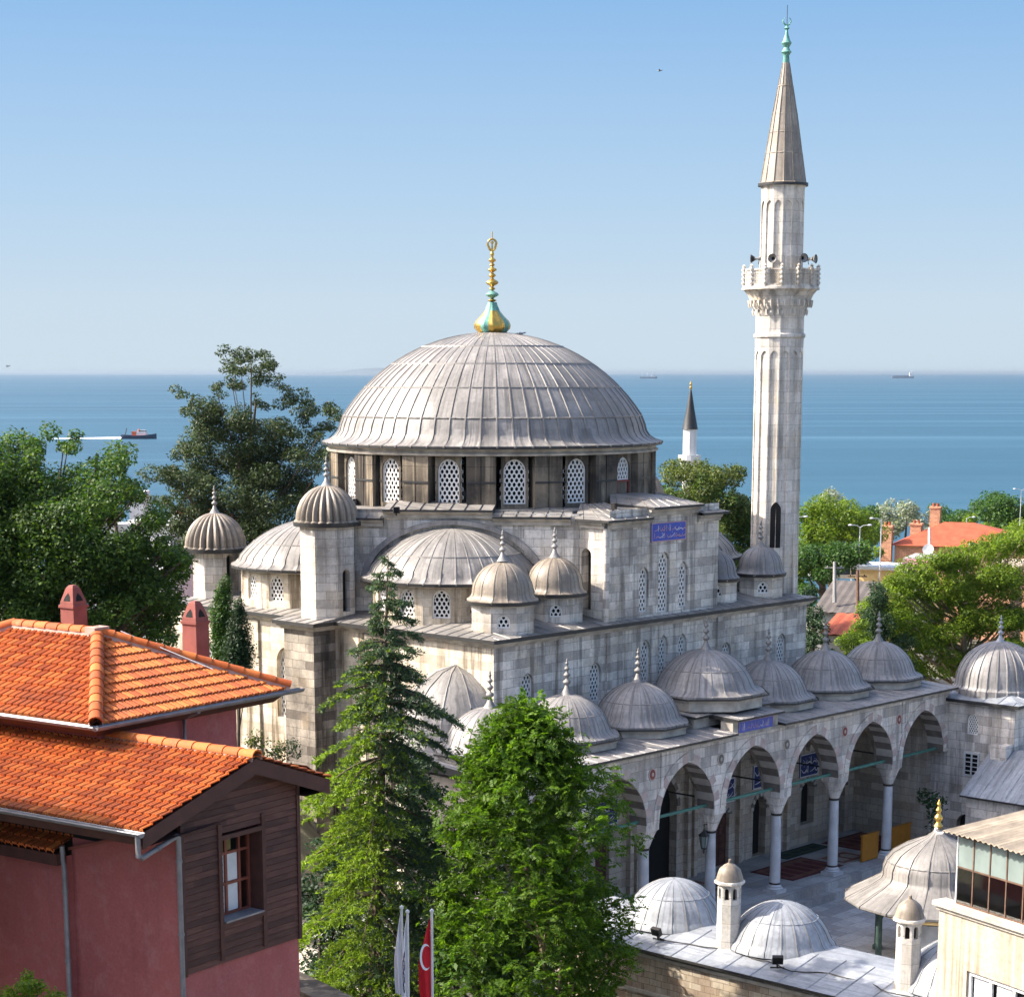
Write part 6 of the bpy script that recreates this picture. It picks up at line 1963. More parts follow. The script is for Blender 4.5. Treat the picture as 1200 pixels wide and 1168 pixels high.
# --- broadleaf tree with feathery leaves in front of the porch ---------------
def ash_tree():
    rng = np.random.default_rng(11)
    d0 = 60.5
    base = at(640, 1168, d0); base = gnd(base)
    o = thing('broadleaf_tree', 'bright green feathery leaved tree in front of the porch domes', 'tree', base)
    # outline of the crown: (photo y, left x, right x)
    prof = [(838, 602, 622), (862, 578, 650), (888, 552, 682), (920, 528, 715), (960, 515, 728), (1005, 510, 738), (1060, 504, 742), (1110, 500, 742), (1168, 510, 725), (1240, 530, 690)]
    cl = []
    ax = at(622, 980, d0)
    for i in range(560):
        t = (len(prof) - 1.001) * rng.uniform(0, 1) ** .85; i0 = int(t); f = t - i0
        y = prof[i0][0] + f * (prof[i0+1][0] - prof[i0][0]); xl = prof[i0][1] + f * (prof[i0+1][1] - prof[i0][1]); xr = prof[i0][2] + f * (prof[i0+1][2] - prof[i0][2])
        w = (xr - xl) / 2; xm = (xl + xr) / 2
        rm = w * d0 / F_PX
        a = rng.uniform(0, 2 * PI); k = math.sqrt(rng.uniform(.12, 1.0))
        k *= rng.uniform(.8, 1.04) * (1 + .10 * math.sin(y * .09 + 3 * a))
        c = at(xm, y, d0)
        c = c + RT * (math.cos(a) * k * rm) + FW * (math.sin(a) * k * rm * .95)
        out = Vector((RT * math.cos(a) + FW * math.sin(a)))
        cl.append((c, out, k))
    P = []; T = []; S = []; LA = []
    for c, out, k in cl:
        nf = rng.integers(11, 19)
        for j in range(nf):
            b = np.array(c) + rng.normal(size=3) * np.array((.26, .26, .30))
            dv = np.array(out) * rng.uniform(.1, .9) + rng.normal(size=3) * .75; dv[2] = dv[2] * .8 + .2
            dv = unit(dv); L = rng.uniform(.26, .5)
            side = unit(np.cross(dv, (0, 0, 1.0)) + rng.normal(size=3) * .45)
            nl = 8
            for q in range(nl):
                t = (q + .5) / nl
                p = b + dv * L * t; p = p + np.array((0, 0, -.28 * L * t * t))
                for sg in (-1, 1):
                    ll = .068 * (1.15 - .5 * abs(t - .45)) * rng.uniform(.85, 1.15)
                    ax_ = unit(side * sg + dv * .45 + np.array((0, 0, -.25)) + rng.normal(size=3) * .15)
                    nn = unit(np.cross(ax_, dv) * sg + rng.normal(size=3) * .25)
                    P.append(p + ax_ * ll); T.append(ax_); S.append(unit(np.cross(nn, ax_))); LA.append(ll)
    P = np.array(P); T = np.array(T); S = np.array(S); LA = np.array(LA)
    mb = MB()
    bp = Vector(base); tp = at(616, 850, d0)
    limbs(mb, bp, tp, [(np.array(c), None) for c, out, k in cl[::9]], .14, rng)
    part('trunk', mb, [M['bark_pale']], o)
    link('crown', leaf_mesh('crown', P, T, S, LA, LA * .40, M['leaf_ash']), o)
ash_tree()

# --- tall conifer ------------------------------------------------------------
def cedar():
    rng = np.random.default_rng(5)
    d0 = 62.0
    bx = at(432, 1168, d0); base = Vector((bx.x, bx.y, ground_z(bx.x, bx.y) - .1))
    top = at(455, 652, d0)
    o = thing('conifer', 'tall dark conifer with drooping boughs beside the brown gable', 'tree', tuple(base))
    mb = MB(); n = 10; pts = []; rad = []
    for i in range(n):
        t = i / (n - 1); p = base.lerp(top, t); pts.append(p); rad.append(.26 * (1 - t) ** .9 + .012)
    mb.tube(pts, rad, 9)
    def axis(z):
        t = (z - base.z) / (top.z - base.z); return base.lerp(top, t)
    # half width of the tree (m) against height below the top
    def reach(h): return min(2.35, .16 + .24 * h ** .95 + (.45 if h > 3.2 else 0) * min(1, (h - 3.2)) if h > 3.2 else .16 + .25 * h)
    H = top.z - base.z
    A = {'leaf_cedar': [[], [], [], []], 'leaf_fresh_lit': [[], [], [], []]}
    h = .12; k = 0
    while h < H - 1.0:
        nb = 4 if h > .8 else 3
        for j in range(nb + (2 if h > 2.5 else 0)):
            if rng.random() < .1: continue
            az = k * 2.4 + j * 2 * PI / (nb + 1.3) + rng.uniform(-.35, .35)
            L = reach(h) * rng.uniform(.5, 1.35)
            z = top.z - h + rng.uniform(-.12, .12)
            st = axis(z); dv = Vector((math.cos(az), math.sin(az), 0))
            toR = dv.dot(RT); toF = dv.dot(FW)
            if toR > .75 and 3.4 < h < 5.3 and rng.random() < .5: L *= 1.35
            rise = .22 if h < 5 else .05
            bp = []
            for i in range(7):
                t = i / 6
                bp.append(st + dv * (L * t) + Vector((0, 0, L * (rise * t - (.52 if h > 4 else .36) * t * t))))
            mb.tube(bp, [.035 * (1 - t / 6) * (.4 + L / 3) + .006 for t in range(7)], 5)
            side = Vector((-dv.y, dv.x, 0))
            fresh_lit_p = .0
            # young growth plus painted sunlight: paler needles on lower boughs facing the sun
            if h > 2.3: fresh_lit_p = max(0, min(.97, .6 * (h - 2.3) / 2.4)) * max(0.1, min(1, .75 - .95 * toR))
            nt_ = int(L * 72)
            for q in range(nt_):
                t = rng.uniform(.12, 1.0)
                i = min(5, int(t * 6)); f = t * 6 - i
                p = bp[i].lerp(bp[i + 1], f)
                lat_ = rng.normal() * .5 * (L * .34) * (1.1 - t * .75)
                tw = p + side * lat_ + dv * (abs(lat_) * .35) + Vector((0, 0, -abs(lat_) * .30 - rng.uniform(0, .1)))
                key = 'leaf_fresh_lit' if rng.random() < fresh_lit_p * (.35 + .9 * t) else 'leaf_cedar'
                nn = 9
                axd = unit(np.array(side * (lat_ * 2.2) + dv * .6 + Vector((0, 0, -.22))) + rng.normal(size=3) * .22)
                tl = rng.uniform(.14, .30)
                for m_ in range(nn):
                    pp = np.array(tw) + axd * tl * (m_ / nn)
                    nd = unit(axd * .75 + rng.normal(size=3) * .62)
                    A[key][0].append(pp + nd * .045); A[key][1].append(nd); A[key][2].append(unit(np.cross(nd, rng.normal(size=3)))); A[key][3].append(rng.uniform(.045, .08))
        h += .27 + .03 * h; k += 1
    part('trunk', mb, [M['bark']], o)
    for key, nm in (('leaf_cedar', 'crown'), ('leaf_fresh_lit', 'fresh_sunlit_growth')):
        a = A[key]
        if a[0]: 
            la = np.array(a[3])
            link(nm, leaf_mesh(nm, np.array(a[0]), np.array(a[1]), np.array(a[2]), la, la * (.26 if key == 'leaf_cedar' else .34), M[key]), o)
cedar()

# --- big plane tree at the left ---------------------------------------------
rng = np.random.default_rng(3)
cl = []
out = [(40, 525, 15), (85, 522, 10), (5, 540, 20), (130, 548, 16), (155, 575, 14), (100, 570, 30), (40, 575, 30), (-30, 560, 40), (172, 608, 14), (120, 620, 32), (60, 630, 36), (0, 625, 36), (185, 640, 15), (150, 655, 24), (205, 655, 12), (100, 680, 30), (40, 690, 34), (-20, 690, 40), (180, 690, 24), (140, 715, 26), (205, 712, 14), (85, 735, 30), (30, 740, 32), (185, 738, 20), (-40, 640, 40), (-70, 600, 50), (-80, 690, 50), (205, 668, 12), (214, 650, 8)]
for x, y, r in out:
    for q in range(8):
        cl.append(pcl(x + rng.normal() * r * .62, y + rng.normal() * r * .5, 76 + rng.uniform(-3.0, 2.0), r * 76 / F_PX * rng.uniform(.75, 1.2), .8))
b = at(70, 800, 76)
tree('plane_tree', 'large rounded dark green tree rising behind the left tiled roof', 'tree', gnd(b), at(60, 590, 76), cl, 'leaf_plane', 1050, .078, .45, 21, share=.3)

# --- open crowned old tree left of the great dome ---------------------------
rng = np.random.default_rng(8)
cl = []
D = 116
for (x, y, r, n) in ((275, 415, 9, 4), (295, 420, 12, 5), (268, 432, 10, 4), (310, 437, 12, 5), (285, 448, 10, 3), (255, 455, 8, 3), (330, 447, 8, 3), (222, 470, 9, 4), (238, 480, 14, 6), (258, 492, 16, 7), (300, 470, 8, 2), (340, 470, 12, 5), (360, 482, 11, 5), (385, 480, 10, 5), (398, 492, 7, 3), (375, 505, 10, 4), (325, 492, 12, 4), (285, 500, 18, 6), (240, 515, 16, 7), (215, 535, 14, 6), (265, 530, 24, 8), (310, 520, 22, 7), (345, 530, 20, 7), (375, 540, 16, 5), (200, 562, 13, 6), (230, 560, 22, 8), (280, 565, 26, 8), (325, 570, 24, 8), (362, 575, 16, 5), (190, 590, 11, 5), (215, 595, 20, 8), (255, 600, 22, 7), (300, 610, 24, 8), (340, 615, 20, 6), (225, 625, 16, 5), (265, 640, 20, 5), (315, 645, 20, 5)):
    for q in range(n + 4):
        cl.append(pcl(x + rng.normal() * r * .75, y + rng.normal() * r * .6, D + rng.uniform(-2.5, 2.5), r * D / F_PX * rng.uniform(.68, 1.05), .62))
tree('pine_tree', 'tall dark open crowned tree with ragged top left of the great dome', 'tree', gnd(at(300, 700, D)), at(300, 470, D), cl, 'leaf_pine', 850, .09, .28, 22, share=.10, asp=.42)

# --- two small cypresses by the left turret ----------------------------------
for i, (x, y0, y1, w, lab) in enumerate(((262, 672, 800, 11, 'narrow dark cypress below the far left fluted turret, the taller of two'), (280, 705, 800, 13, 'shorter bushy cypress against the stained left mosque wall'))):
    rng = np.random.default_rng(30 + i); d = 82 - i * 1.0
    cl = []
    for q in range(70):
        t = rng.uniform(0, 1) ** .8
        ww = w * min(1, .12 + 1.6 * t) * (1 - .1 * t)
        cl.append(pcl(x + rng.normal() * ww * .42 - t * 2, y0 + (y1 - y0) * t, d + rng.normal() * ww * .4 * d / F_PX, (.16 + .26 * min(1, t * 3)), 1.5))
    b = at(x, y1 + 20, d)
    tree('cypress', lab, 'tree', gnd(b), at(x, y0 + 8, d), cl, 'leaf_dark' if i else 'leaf_mid', 900, .075, .1, 40 + i, share=.2, asp=.35)

# --- tree behind the mosque, right of the drum -------------------------------
rng = np.random.default_rng(9); cl = []
for (x, y, r, n) in ((790, 550, 12, 5), (815, 556, 14, 5), (835, 562, 16, 6), (858, 560, 12, 5), (785, 580, 14, 5), (812, 590, 20, 6), (845, 592, 20, 6), (868, 585, 10, 4), (860, 620, 18, 6), (835, 630, 18, 5), (872, 650, 14, 5), (850, 665, 14, 4), (880, 610, 14, 4), (895, 640, 18, 5), (800, 625, 20, 5), (900, 680, 18, 4)):
    for q in range(n): cl.append(pcl(x + rng.normal() * r * .55, y + rng.normal() * r * .45, 124 + rng.uniform(-3, 3), r * 124 / F_PX * rng.uniform(.8, 1.2), .8))
tree('walnut_tree', 'rounded green tree between the dome drum and the minaret', 'tree', gnd(at(845, 740, 124)), at(840, 580, 124), cl, 'leaf_olive', 850, .095, .4, 23, share=.3, extra=[(cl[20:], 'leaf_mid', 400, .095)])
# --- dark tree right of the minaret -----------------------------------------
rng = np.random.default_rng(10); cl = []; cd = []
for (x, y, r, n) in ((965, 600, 14, 6), (945, 612, 14, 5), (990, 606, 14, 5), (1010, 612, 12, 5), (960, 625, 18, 6), (935, 640, 14, 4), (1015, 628, 14, 4), (985, 628, 18, 6)):
    for q in range(n): cl.append(pcl(x + rng.normal() * r * .55, y + rng.normal() * r * .4, 172 + rng.uniform(-4, 4), r * 172 / F_PX * rng.uniform(.8, 1.2), .8))
for (x, y, r, n) in ((940, 660, 16, 5), (965, 650, 18, 6), (990, 652, 16, 5), (945, 690, 14, 5), (960, 675, 14, 4), (938, 720, 10, 4), (1015, 650, 12, 4)):
    for q in range(n): cd.append(pcl(x + rng.normal() * r * .55, y + rng.normal() * r * .4, 168 + rng.uniform(-4, 4), r * 170 / F_PX * rng.uniform(.8, 1.2), .8))
tree('broadleaf_tree', 'bright topped rounded tree just right of the minaret shaft', 'tree', gnd(at(965, 740, 172)), at(968, 620, 172), cl + cd[:4], 'leaf_light', 420, .13, .5, 24, share=.3, extra=[(cd, 'leaf_mid', 450, .13)])
# --- trees along the shore -----------------------------------------------------
def shore(name, lab, spots, D, leaf, seed, size=.18, per=210):
    rng = np.random.default_rng(seed); cl = []
    for (x, y, r, n) in spots:
        for q in range(n): cl.append(pcl(x + rng.normal() * r * .5, y + rng.normal() * r * .4, D + rng.uniform(-.02, .02) * D, r * D / F_PX * rng.uniform(.8, 1.2), .85))
    x0 = sum(s[0] for s in spots) / len(spots); y1 = max(s[1] + s[2] for s in spots)
    b = at(x0, y1, D); b = Vector((b.x, b.y, min(ground_z(b.x, b.y), b.z - 1)))
    return tree(name, lab, 'tree', tuple(b), at(x0, sum(s[1] for s in spots) / len(spots), D), cl, leaf, per, size, .4, seed, share=.25, group='trees along the shore')
shore('poplar_tree', 'silver white leaved tree poking above the bright tree beside the minaret', [(975, 585, 10, 5), (985, 590, 8, 4), (965, 592, 7, 3)], 236, 'leaf_silver', 51)
shore('poplar_tree', 'silver white leaved tree between the dark shore trees and the brick house chimneys, left one', [(1038, 598, 11, 5), (1030, 610, 10, 4), (1045, 615, 11, 4)], 238, 'leaf_silver', 52)
shore('poplar_tree', 'silver white leaved tree directly behind the brick house chimneys', [(1062, 600, 11, 5), (1070, 612, 10, 4), (1056, 618, 10, 4)], 236, 'leaf_silver', 53)
shore('broadleaf_tree', 'dark green shore tree left of the silver trees', [(1015, 606, 13, 6), (1022, 625, 13, 5), (1005, 615, 12, 4)], 228, 'leaf_mid', 54)
shore('broadleaf_tree', 'small light green bush under the double armed street lamp', [(1012, 648, 8, 5), (1025, 645, 7, 4)], 205, 'leaf_light', 55)
shore('broadleaf_tree', 'green tree standing left of the tall shore tree beyond the red roof', [(1105, 603, 9, 5), (1125, 602, 10, 5), (1115, 615, 11, 5)], 252, 'leaf_mid', 56)
shore('broadleaf_tree', 'tall dark green tree at the right edge beyond the red roofed house', [(1165, 585, 12, 6), (1185, 592, 13, 6), (1150, 598, 12, 5), (1175, 608, 16, 6), (1200, 600, 14, 5)], 246, 'leaf_mid', 57)
shore('broadleaf_tree', 'light green tree right behind the red roof ridge', [(1140, 612, 10, 5), (1155, 618, 9, 4), (1195, 620, 10, 4), (1180, 622, 9, 3)], 232, 'leaf_light', 58)
shore('broadleaf_tree', 'green shore tree seen between the far minaret and the dome', [(770, 575, 10, 4), (755, 580, 10, 3)], 240, 'leaf_mid', 59)
shore('broadleaf_tree', 'small tree in front of the white seaside terrace at the left', [(128, 592, 8, 4), (138, 604, 8, 4)], 150, 'leaf_olive', 60, .12, 420)
shore('broadleaf_tree', 'dark bush below the white seaside terrace at the left', [(158, 628, 9, 5), (172, 640, 8, 4), (185, 636, 8, 4)], 140, 'leaf_dark', 61, .12, 420)
rng = np.random.default_rng(19); cl = []
for (x, y, r_, n) in ((948, 700, 10, 6), (955, 725, 12, 7), (945, 750, 12, 7), (962, 745, 10, 6), (950, 775, 14, 7), (972, 770, 12, 6)):
    for q in range(n): cl.append(pcl(x + rng.normal() * r_ * .5, y + rng.normal() * r_ * .5, 112 + rng.uniform(-1.5, 1.5), r_ * 112 / F_PX * rng.uniform(.7, 1.0), .9))
tree('broadleaf_tree', 'dark slim tree squeezed between the right end wall of the mosque and the sheds', 'tree', gnd(at(955, 820, 112)), at(953, 730, 112), cl, 'leaf_dark', 800, .09, .2, 99, share=.3)
# --- large light green tree on the right ----------------------------------------
rng = np.random.default_rng(12); cl = []
for (x, y, r, n) in ((1055, 688, 16, 6), (1080, 675, 16, 6), (1105, 660, 16, 6), (1130, 655, 16, 6), (1160, 640, 16, 7), (1185, 632, 14, 6), (1210, 640, 20, 5), (1050, 715, 20, 6), (1090, 705, 22, 7), (1130, 690, 22, 7), (1170, 675, 22, 7), (1205, 685, 20, 4), (1060, 745, 20, 6), (1100, 745, 22, 7), (1145, 730, 22, 6), (1185, 722, 20, 6), (1120, 780, 18, 5), (1085, 785, 16, 4), (1150, 770, 16, 4), (1190, 765, 18, 5), (1045, 770, 14, 4)):
    for q in range(n + 5): cl.append(pcl(x + rng.normal() * r * .62, y + rng.normal() * r * .45, 121 + rng.uniform(-3.5, 3.5), r * 121 / F_PX * rng.uniform(.7, 1.1), .6))
tree('acacia_tree', 'large yellow-green tree with pale limbs behind the right hand domes', 'tree', gnd(at(1135, 850, 121)), at(1125, 690, 121), cl, 'leaf_light', 900, .095, .4, 25, share=.5, bark='bark_pale', asp=.45)
rng = np.random.default_rng(13); cl = []
for q in range(60):
    t = rng.uniform(0, 1); cl.append(pcl(1028 + rng.normal() * (3 + 13 * t), 682 + 110 * t, 117 + rng.uniform(-1, 1), .45 + .5 * t, .7))
tree('fir_tree', 'dark green fir between the red tiled shed and the yellow-green tree', 'tree', gnd(at(1030, 830, 117)), at(1026, 686, 117), cl, 'leaf_dark', 1100, .085, .22, 26, share=.4, asp=.35)
rng = np.random.default_rng(14); cl = []
for (x, y, r, n) in ((1005, 735, 10, 5), (995, 748, 10, 5), (1012, 752, 10, 5), (1000, 765, 9, 4), (985, 755, 7, 3)):
    for q in range(n): cl.append(pcl(x + rng.normal() * r * .5, y + rng.normal() * r * .4, 113 + rng.uniform(-1.5, 1.5), r * 113 / F_PX * rng.uniform(.8, 1.1), .8))
tree('shrub', 'small bright green shrub tree above the porch dome finials at the right', 'shrub', gnd(at(1000, 800, 113)), at(1000, 750, 113), cl, 'leaf_light', 700, .09, .14, 27, share=.3)
# --- low planting --------------------------------------------------------------
rng = np.random.default_rng(15); cl = []
for (x, y, r, n) in ((40, 1150, 12, 6), (25, 1160, 14, 6), (60, 1166, 14, 5), (12, 1172, 14, 5), (45, 1185, 20, 6)):
    for q in range(n): cl.append(pcl(x + rng.normal() * r * .5, y + rng.normal() * r * .4, 40 + rng.uniform(-.5, .5), r * 40 / F_PX * rng.uniform(.6, .9), .8))
b = at(40, 1200, 40)
tree('shrub', 'yellow-green shrub top at the lower left corner before the red wall', 'shrub', (b.x, b.y, -1), at(40, 1165, 40), cl, 'leaf_light', 2600, .045, .06, 28, share=.3)
for i, (x, y, lab) in enumerate(((318, 880, 'grey-green shrub by the iron fence at the foot of the stained wall'), (338, 878, 'small dark shrub beside the black buttress foot'), (302, 872, 'thin pale shrub beside the rose red upper wall'))):
    rng = np.random.default_rng(60 + i); cl = [pcl(x + rng.normal() * 6, y + rng.normal() * 6, 83, .30, .8) for q in range(9)]
    b = at(x, y + 12, 83)
    tree('shrub', lab, 'shrub', tuple(b), at(x, y, 77.5), cl, ('leaf_plane', 'leaf_dark', 'leaf_olive')[i], 420, .07, .03, 70 + i, share=.5)
rng = np.random.default_rng(66)
pcs = [pcl(1092 + rng.normal() * 8, 945 + rng.normal() * 11, 92.5, .36, .9) for q in range(14)]
b = at(1092, 985, 92.5)
tree('potted_plant', 'dark leafy potted shrub in the far corner of the court by the porch', 'plant', (b.x, b.y, -.7), at(1092, 950, 92.5), pcs, 'leaf_dark', 300, .1, .05, 74, share=.5)
# dark trees standing between the conifer, the feathery tree and the mosque
for i, (spots, d, lab) in enumerate(((((470, 900, 26, 8), (500, 940, 30, 9), (475, 980, 34, 10), (520, 1010, 34, 10), (490, 1060, 40, 11), (530, 1100, 40, 10), (470, 1120, 40, 9), (560, 960, 30, 7), (590, 1030, 36, 8), (640, 1080, 40, 8), (600, 1130, 44, 8)), 66.5, 'dark shadowy tree filling the space between the conifer and the feathery tree'), (((385, 1000, 26, 7), (370, 1050, 30, 8), (395, 1090, 34, 9), (375, 1140, 34, 9), (420, 1150, 34, 8)), 67.5, 'low dark tree in shade behind the lower left boughs of the conifer'))):
    rng = np.random.default_rng(90 + i); cl = []
    for (x, y, r_, n) in spots:
        for q in range(n): cl.append(pcl(x + rng.normal() * r_ * .5, y + rng.normal() * r_ * .5, d + rng.uniform(-1, 1), r_ * d / F_PX * rng.uniform(.45, .75), .8))
    b = at(spots[-1][0], 1168, d)
    tree('broadleaf_tree', lab, 'tree', gnd(b), at(spots[0][0] + 10, spots[0][1] + 60, d), cl, 'leaf_dark', 900, .075, .16, 92 + i, share=.3)
# understorey behind the conifers
for i, (x, y, d, r, n, lf, lab) in enumerate(((375, 1080, 66, 1.7, 16, 'leaf_dark', 'dark undergrowth bush behind the conifer trunk'), (470, 1110, 66, 1.6, 14, 'leaf_dark', 'dark bush filling the gap between the conifer and the feathery tree'), (560, 1120, 60.5, 1.5, 14, 'leaf_mid', 'dark green bush below the feathery tree above the flags'), (690, 1130, 65, 1.5, 12, 'leaf_mid', 'dark bush at the foot of the banded brick wall'))):
    rng = np.random.default_rng(80 + i)
    c = at(x, y, d); cl = blob(rng, c, (r, r, r * 1.2), n, r * .42)
    tree('bush', lab, 'bush', gnd(c), c, cl, lf, 330, .11, .1, 84 + i, share=.4)
# --- scrub and undergrowth on the slope down to the shore (uncountable)
def scrub():
    rng = np.random.default_rng(77); cl = []
    while len(cl) < 420:
        d = rng.uniform(128, 360); s = rng.uniform(-150, 150)
        if 140 < d < 225 and 18 < s < 70: continue
        p = CAMXY + FW * d + RT * s
        if math.sin(p.x * .09) + math.sin(p.y * .11 + 1) < -.2: continue
        z = ground_z(p.x, p.y); r = rng.uniform(.8, 2.6)
        if z < -23.2: continue
        cl.append((np.array((p.x, p.y, z + r * .35)), (r, r, r * .6)))
    P, t, s_, la, lb = clumps_crown(rng, cl, 42, .26, .55, .6)
    o = link('scrub', leaf_mesh('scrub', P, t, s_, la, lb, M['leaf_mid'])); o['kind'] = 'stuff'
scrub()
# ------------------------------------------------------------------ far things
def gz(p): return ground_z(p.x, p.y)
# --- brick house with red roof
def far_house():
    D = 206
    A = at(1048, 655, D); 
    L = RT * .94 - FW * .34; Bk = Vector((-L.y, L.x, 0))
    if Bk.dot(FW) < 0: Bk = -Bk
    def P(u, v, z): q = A + L * u + Bk * v; return (q.x, q.y, z)
    zg = gz(A) - 1; ze = at(1048, 638, D).z; zr = at(1100, 609, D + 5).z
    ho = thing('brick_house', 'orange brick house with a low red tiled roof and chimneys near the shore', 'house', (A.x, A.y, zg))
    mb = MB(); fr = Fr(P(0, 0, 0)[:2], L)
    wall(mb, fr, 0, 14.5, zg, ze, [(1.6, .9, ze - 2.9, ze - 1.5, .3), (3.6, .9, ze - 2.9, ze - 1.5, .3), (10, .9, ze - 2.9, ze - 1.5, .3), (12, .9, ze - 2.9, ze - 1.5, .3)], .2, 0)
    for u in (1.6, 3.6, 10, 12): mb.box(fr.P(u, ze - 2.0, .22), (.98, .03, 2.0), 1, math.atan2(L.y, L.x)); arch_ring(mb, fr, u, .9, ze - 1.5, .3, .18, .04, (2,), 5)
    mb.face([P(0, 9, zg), P(0, 0, zg), P(0, 0, ze), P(0, 9, ze)], 0); mb.face([P(14.5, 0, zg), P(14.5, 9, zg), P(14.5, 9, ze), P(14.5, 0, ze)], 0); mb.face([P(14.5, 9, zg), P(0, 9, zg), P(0, 9, ze), P(14.5, 9, ze)], 0)
    w_ = part('house_wall', mb, [M['brick_o'], M['glass'], M['trim']], ho)
    rf2 = MB(); o_ = .5
    e = [P(-o_, -o_, ze), P(15, -o_, ze), P(15, 9.5, ze), P(-o_, 9.5, ze)]; r0, r1 = P(4.2, 4.5, zr), P(7.2, 4.5, zr)
    for q in ((e[0], e[1], r1, r0), (e[1], e[2], r1), (e[2], e[3], r0, r1), (e[3], e[0], r0)): rf2.face(q, 0)
    rf2.face(e[::-1], 1)
    r2 = part('roof', rf2, [M['far_tile'], M['trim']], ho)
    for (u, v, w, z0, z1, lab) in ((-.75, -.2, 1.0, zg, at(1043, 617, D).z, 'c'), (1.6, 3.2, 1.1, ze, at(1060, 620, D).z + .3, 'c'), (3.2, 5.0, 1.0, ze, at(1072, 608, D).z + .9, 'c')):
        c = MB(); c.box(P(u, v, (z0 + z1) / 2), (w, w, z1 - z0), 0, math.atan2(L.y, L.x)); c.box(P(u, v, z1 + .08), (w * 1.15, w * 1.15, .16), 0, math.atan2(L.y, L.x))
        for s in (-.2, .2): c.lathe([(.13, z1 + .16), (.13, z1 + .5)], n=8, c=(P(u + s, v, 0)[0], P(u + s, v, 0)[1], 0), m=1)
        part('chimney', c, [M['brick_o'], M['far_tile']], r2)
    # low wing to the right
    mb = MB(); fr = Fr(P(14.6, .6, 0)[:2], L); wall(mb, fr, 0, 10, zg, ze - .3, [(2, .9, ze - 2.6, ze - 1.4, .2), (5, .9, ze - 2.6, ze - 1.4, .2)], .2, 0)
    for u in (2, 5): mb.box(fr.P(u, ze - 2, .22), (.98, .03, 1.6), 1, math.atan2(L.y, L.x))
    part('wing_wall', mb, [M['brick_o'], M['glass']], ho)
    mb = MB(); zw = at(1160, 623, D).z
    mb.face([P(11, .1, ze - .3), P(25, .1, ze - .3), P(25, 4.6, zw), P(11, 4.6, zw)], 0); mb.face([P(25, 8.8, ze - .3), P(11, 8.8, ze - .3), P(11, 4.6, zw), P(25, 4.6, zw)], 0); mb.face([P(25, .1, ze - .3), P(25, 8.8, ze - .3), P(25, 4.6, zw)], 1); mb.face([P(11, .1, ze - .34), P(11, 8.8, ze - .34), P(25, 8.8, ze - .34), P(25, .1, ze - .34)], 1)
    part('wing_roof', mb, [M['far_tile'], M['trim']], ho)
    return A, L, Bk, P, ze, zg
_A, _L, _B, _P, _ze, _zg = far_house()
def bx(name, px0, px1, py0, py1, D, depth, mat, lab, cat, roof=None, ro=.3, opening=None):
    """small far building whose front spans the given photo box at distance D"""
    a = at(px0, py1, D); b = at(px1, py1, D); b = at(px1, py1, D - .38 * (b - a).length); zt = at(px0, py0, D).z; zg = min(gz(a), a.z) - .5
    U = Vector((b.x - a.x, b.y - a.y, 0)); w = U.length; U.normalize(); N = Vector((U.y, -U.x, 0))
    t = thing(name, lab, cat, (a.x, a.y, zg))
    fr = Fr((a.x, a.y), (U.x, U.y)); mb = MB()
    wall(mb, fr, 0, w, zg, zt, opening(w, zt) if opening else (), .2, 0)
    if opening:
        for (u, ww, s, sp, r) in opening(w, zt): mb.box(fr.P(u, (s + sp) / 2, .22), (ww + .1, .03, sp - s + .1), 1, math.atan2(U.y, U.x))
    for (p, q, dp, dq) in ((w, w, 0, depth), (w, 0, depth, depth), (0, 0, depth, 0)):
        A, Bq = fr.P(p, 0, dp)[:2], fr.P(q, 0, dq)[:2]; mb.face([(*A, zg), (*Bq, zg), (*Bq, zt), (*A, zt)], 0)
    w_ = part('wall', mb, [M[mat], M['glass']], t)
    if roof:
        kind, rm, h = roof; mb = MB(); z = zt + .003
        if kind == 'flat':
            mb.box(fr.P(w / 2, z + h / 2, depth / 2), (w + 2 * ro, depth + 2 * ro, h), 0, math.atan2(U.y, U.x))
        elif kind == 'shed':
            n = max(4, int(w / .25)); P = fr.P
            for i in range(n):
                u0, u1 = -ro + (w + 2 * ro) * i / n, -ro + (w + 2 * ro) * (i + 1) / n; k = .05 if i % 2 else 0; k2 = .05 - k
                mb.face([P(u0, z + k, -ro), P(u1, z + k2, -ro), P(u1, z + h + k2, depth + ro), P(u0, z + h + k, depth + ro)], 0)
            mb.face([P(-ro, z - .06, -ro), P(w + ro, z - .06, -ro), P(w + ro, z + h - .06, depth + ro), P(-ro, z + h - .06, depth + ro)][::-1], 0)
        else:
            P = fr.P; e = [P(-ro, z, -ro), P(w + ro, z, -ro), P(w + ro, z, depth + ro), P(-ro, z, depth + ro)]; r0, r1 = P(-ro, z + h, depth / 2), P(w + ro, z + h, depth / 2)
            mb.face([e[0], e[1], r1, r0], 0); mb.face([e[2], e[3], r0, r1], 0); mb.face([e[1], e[2], r1], 0); mb.face([e[3], e[0], r0], 0); mb.face(e[::-1], 0)
        part('roof', mb, [M[rm]], w_)
    return t, fr, w, zt
kio, kfr, kw, kz = bx('kiosk', 1004, 1046, 666, 692, 176, 4, 'yellow_wall', 'small yellow walled kiosk with a flat white roof among the shore buildings', 'kiosk', ('flat', 'white_paint', .25), .4)
mb = MB()
n_ = 10
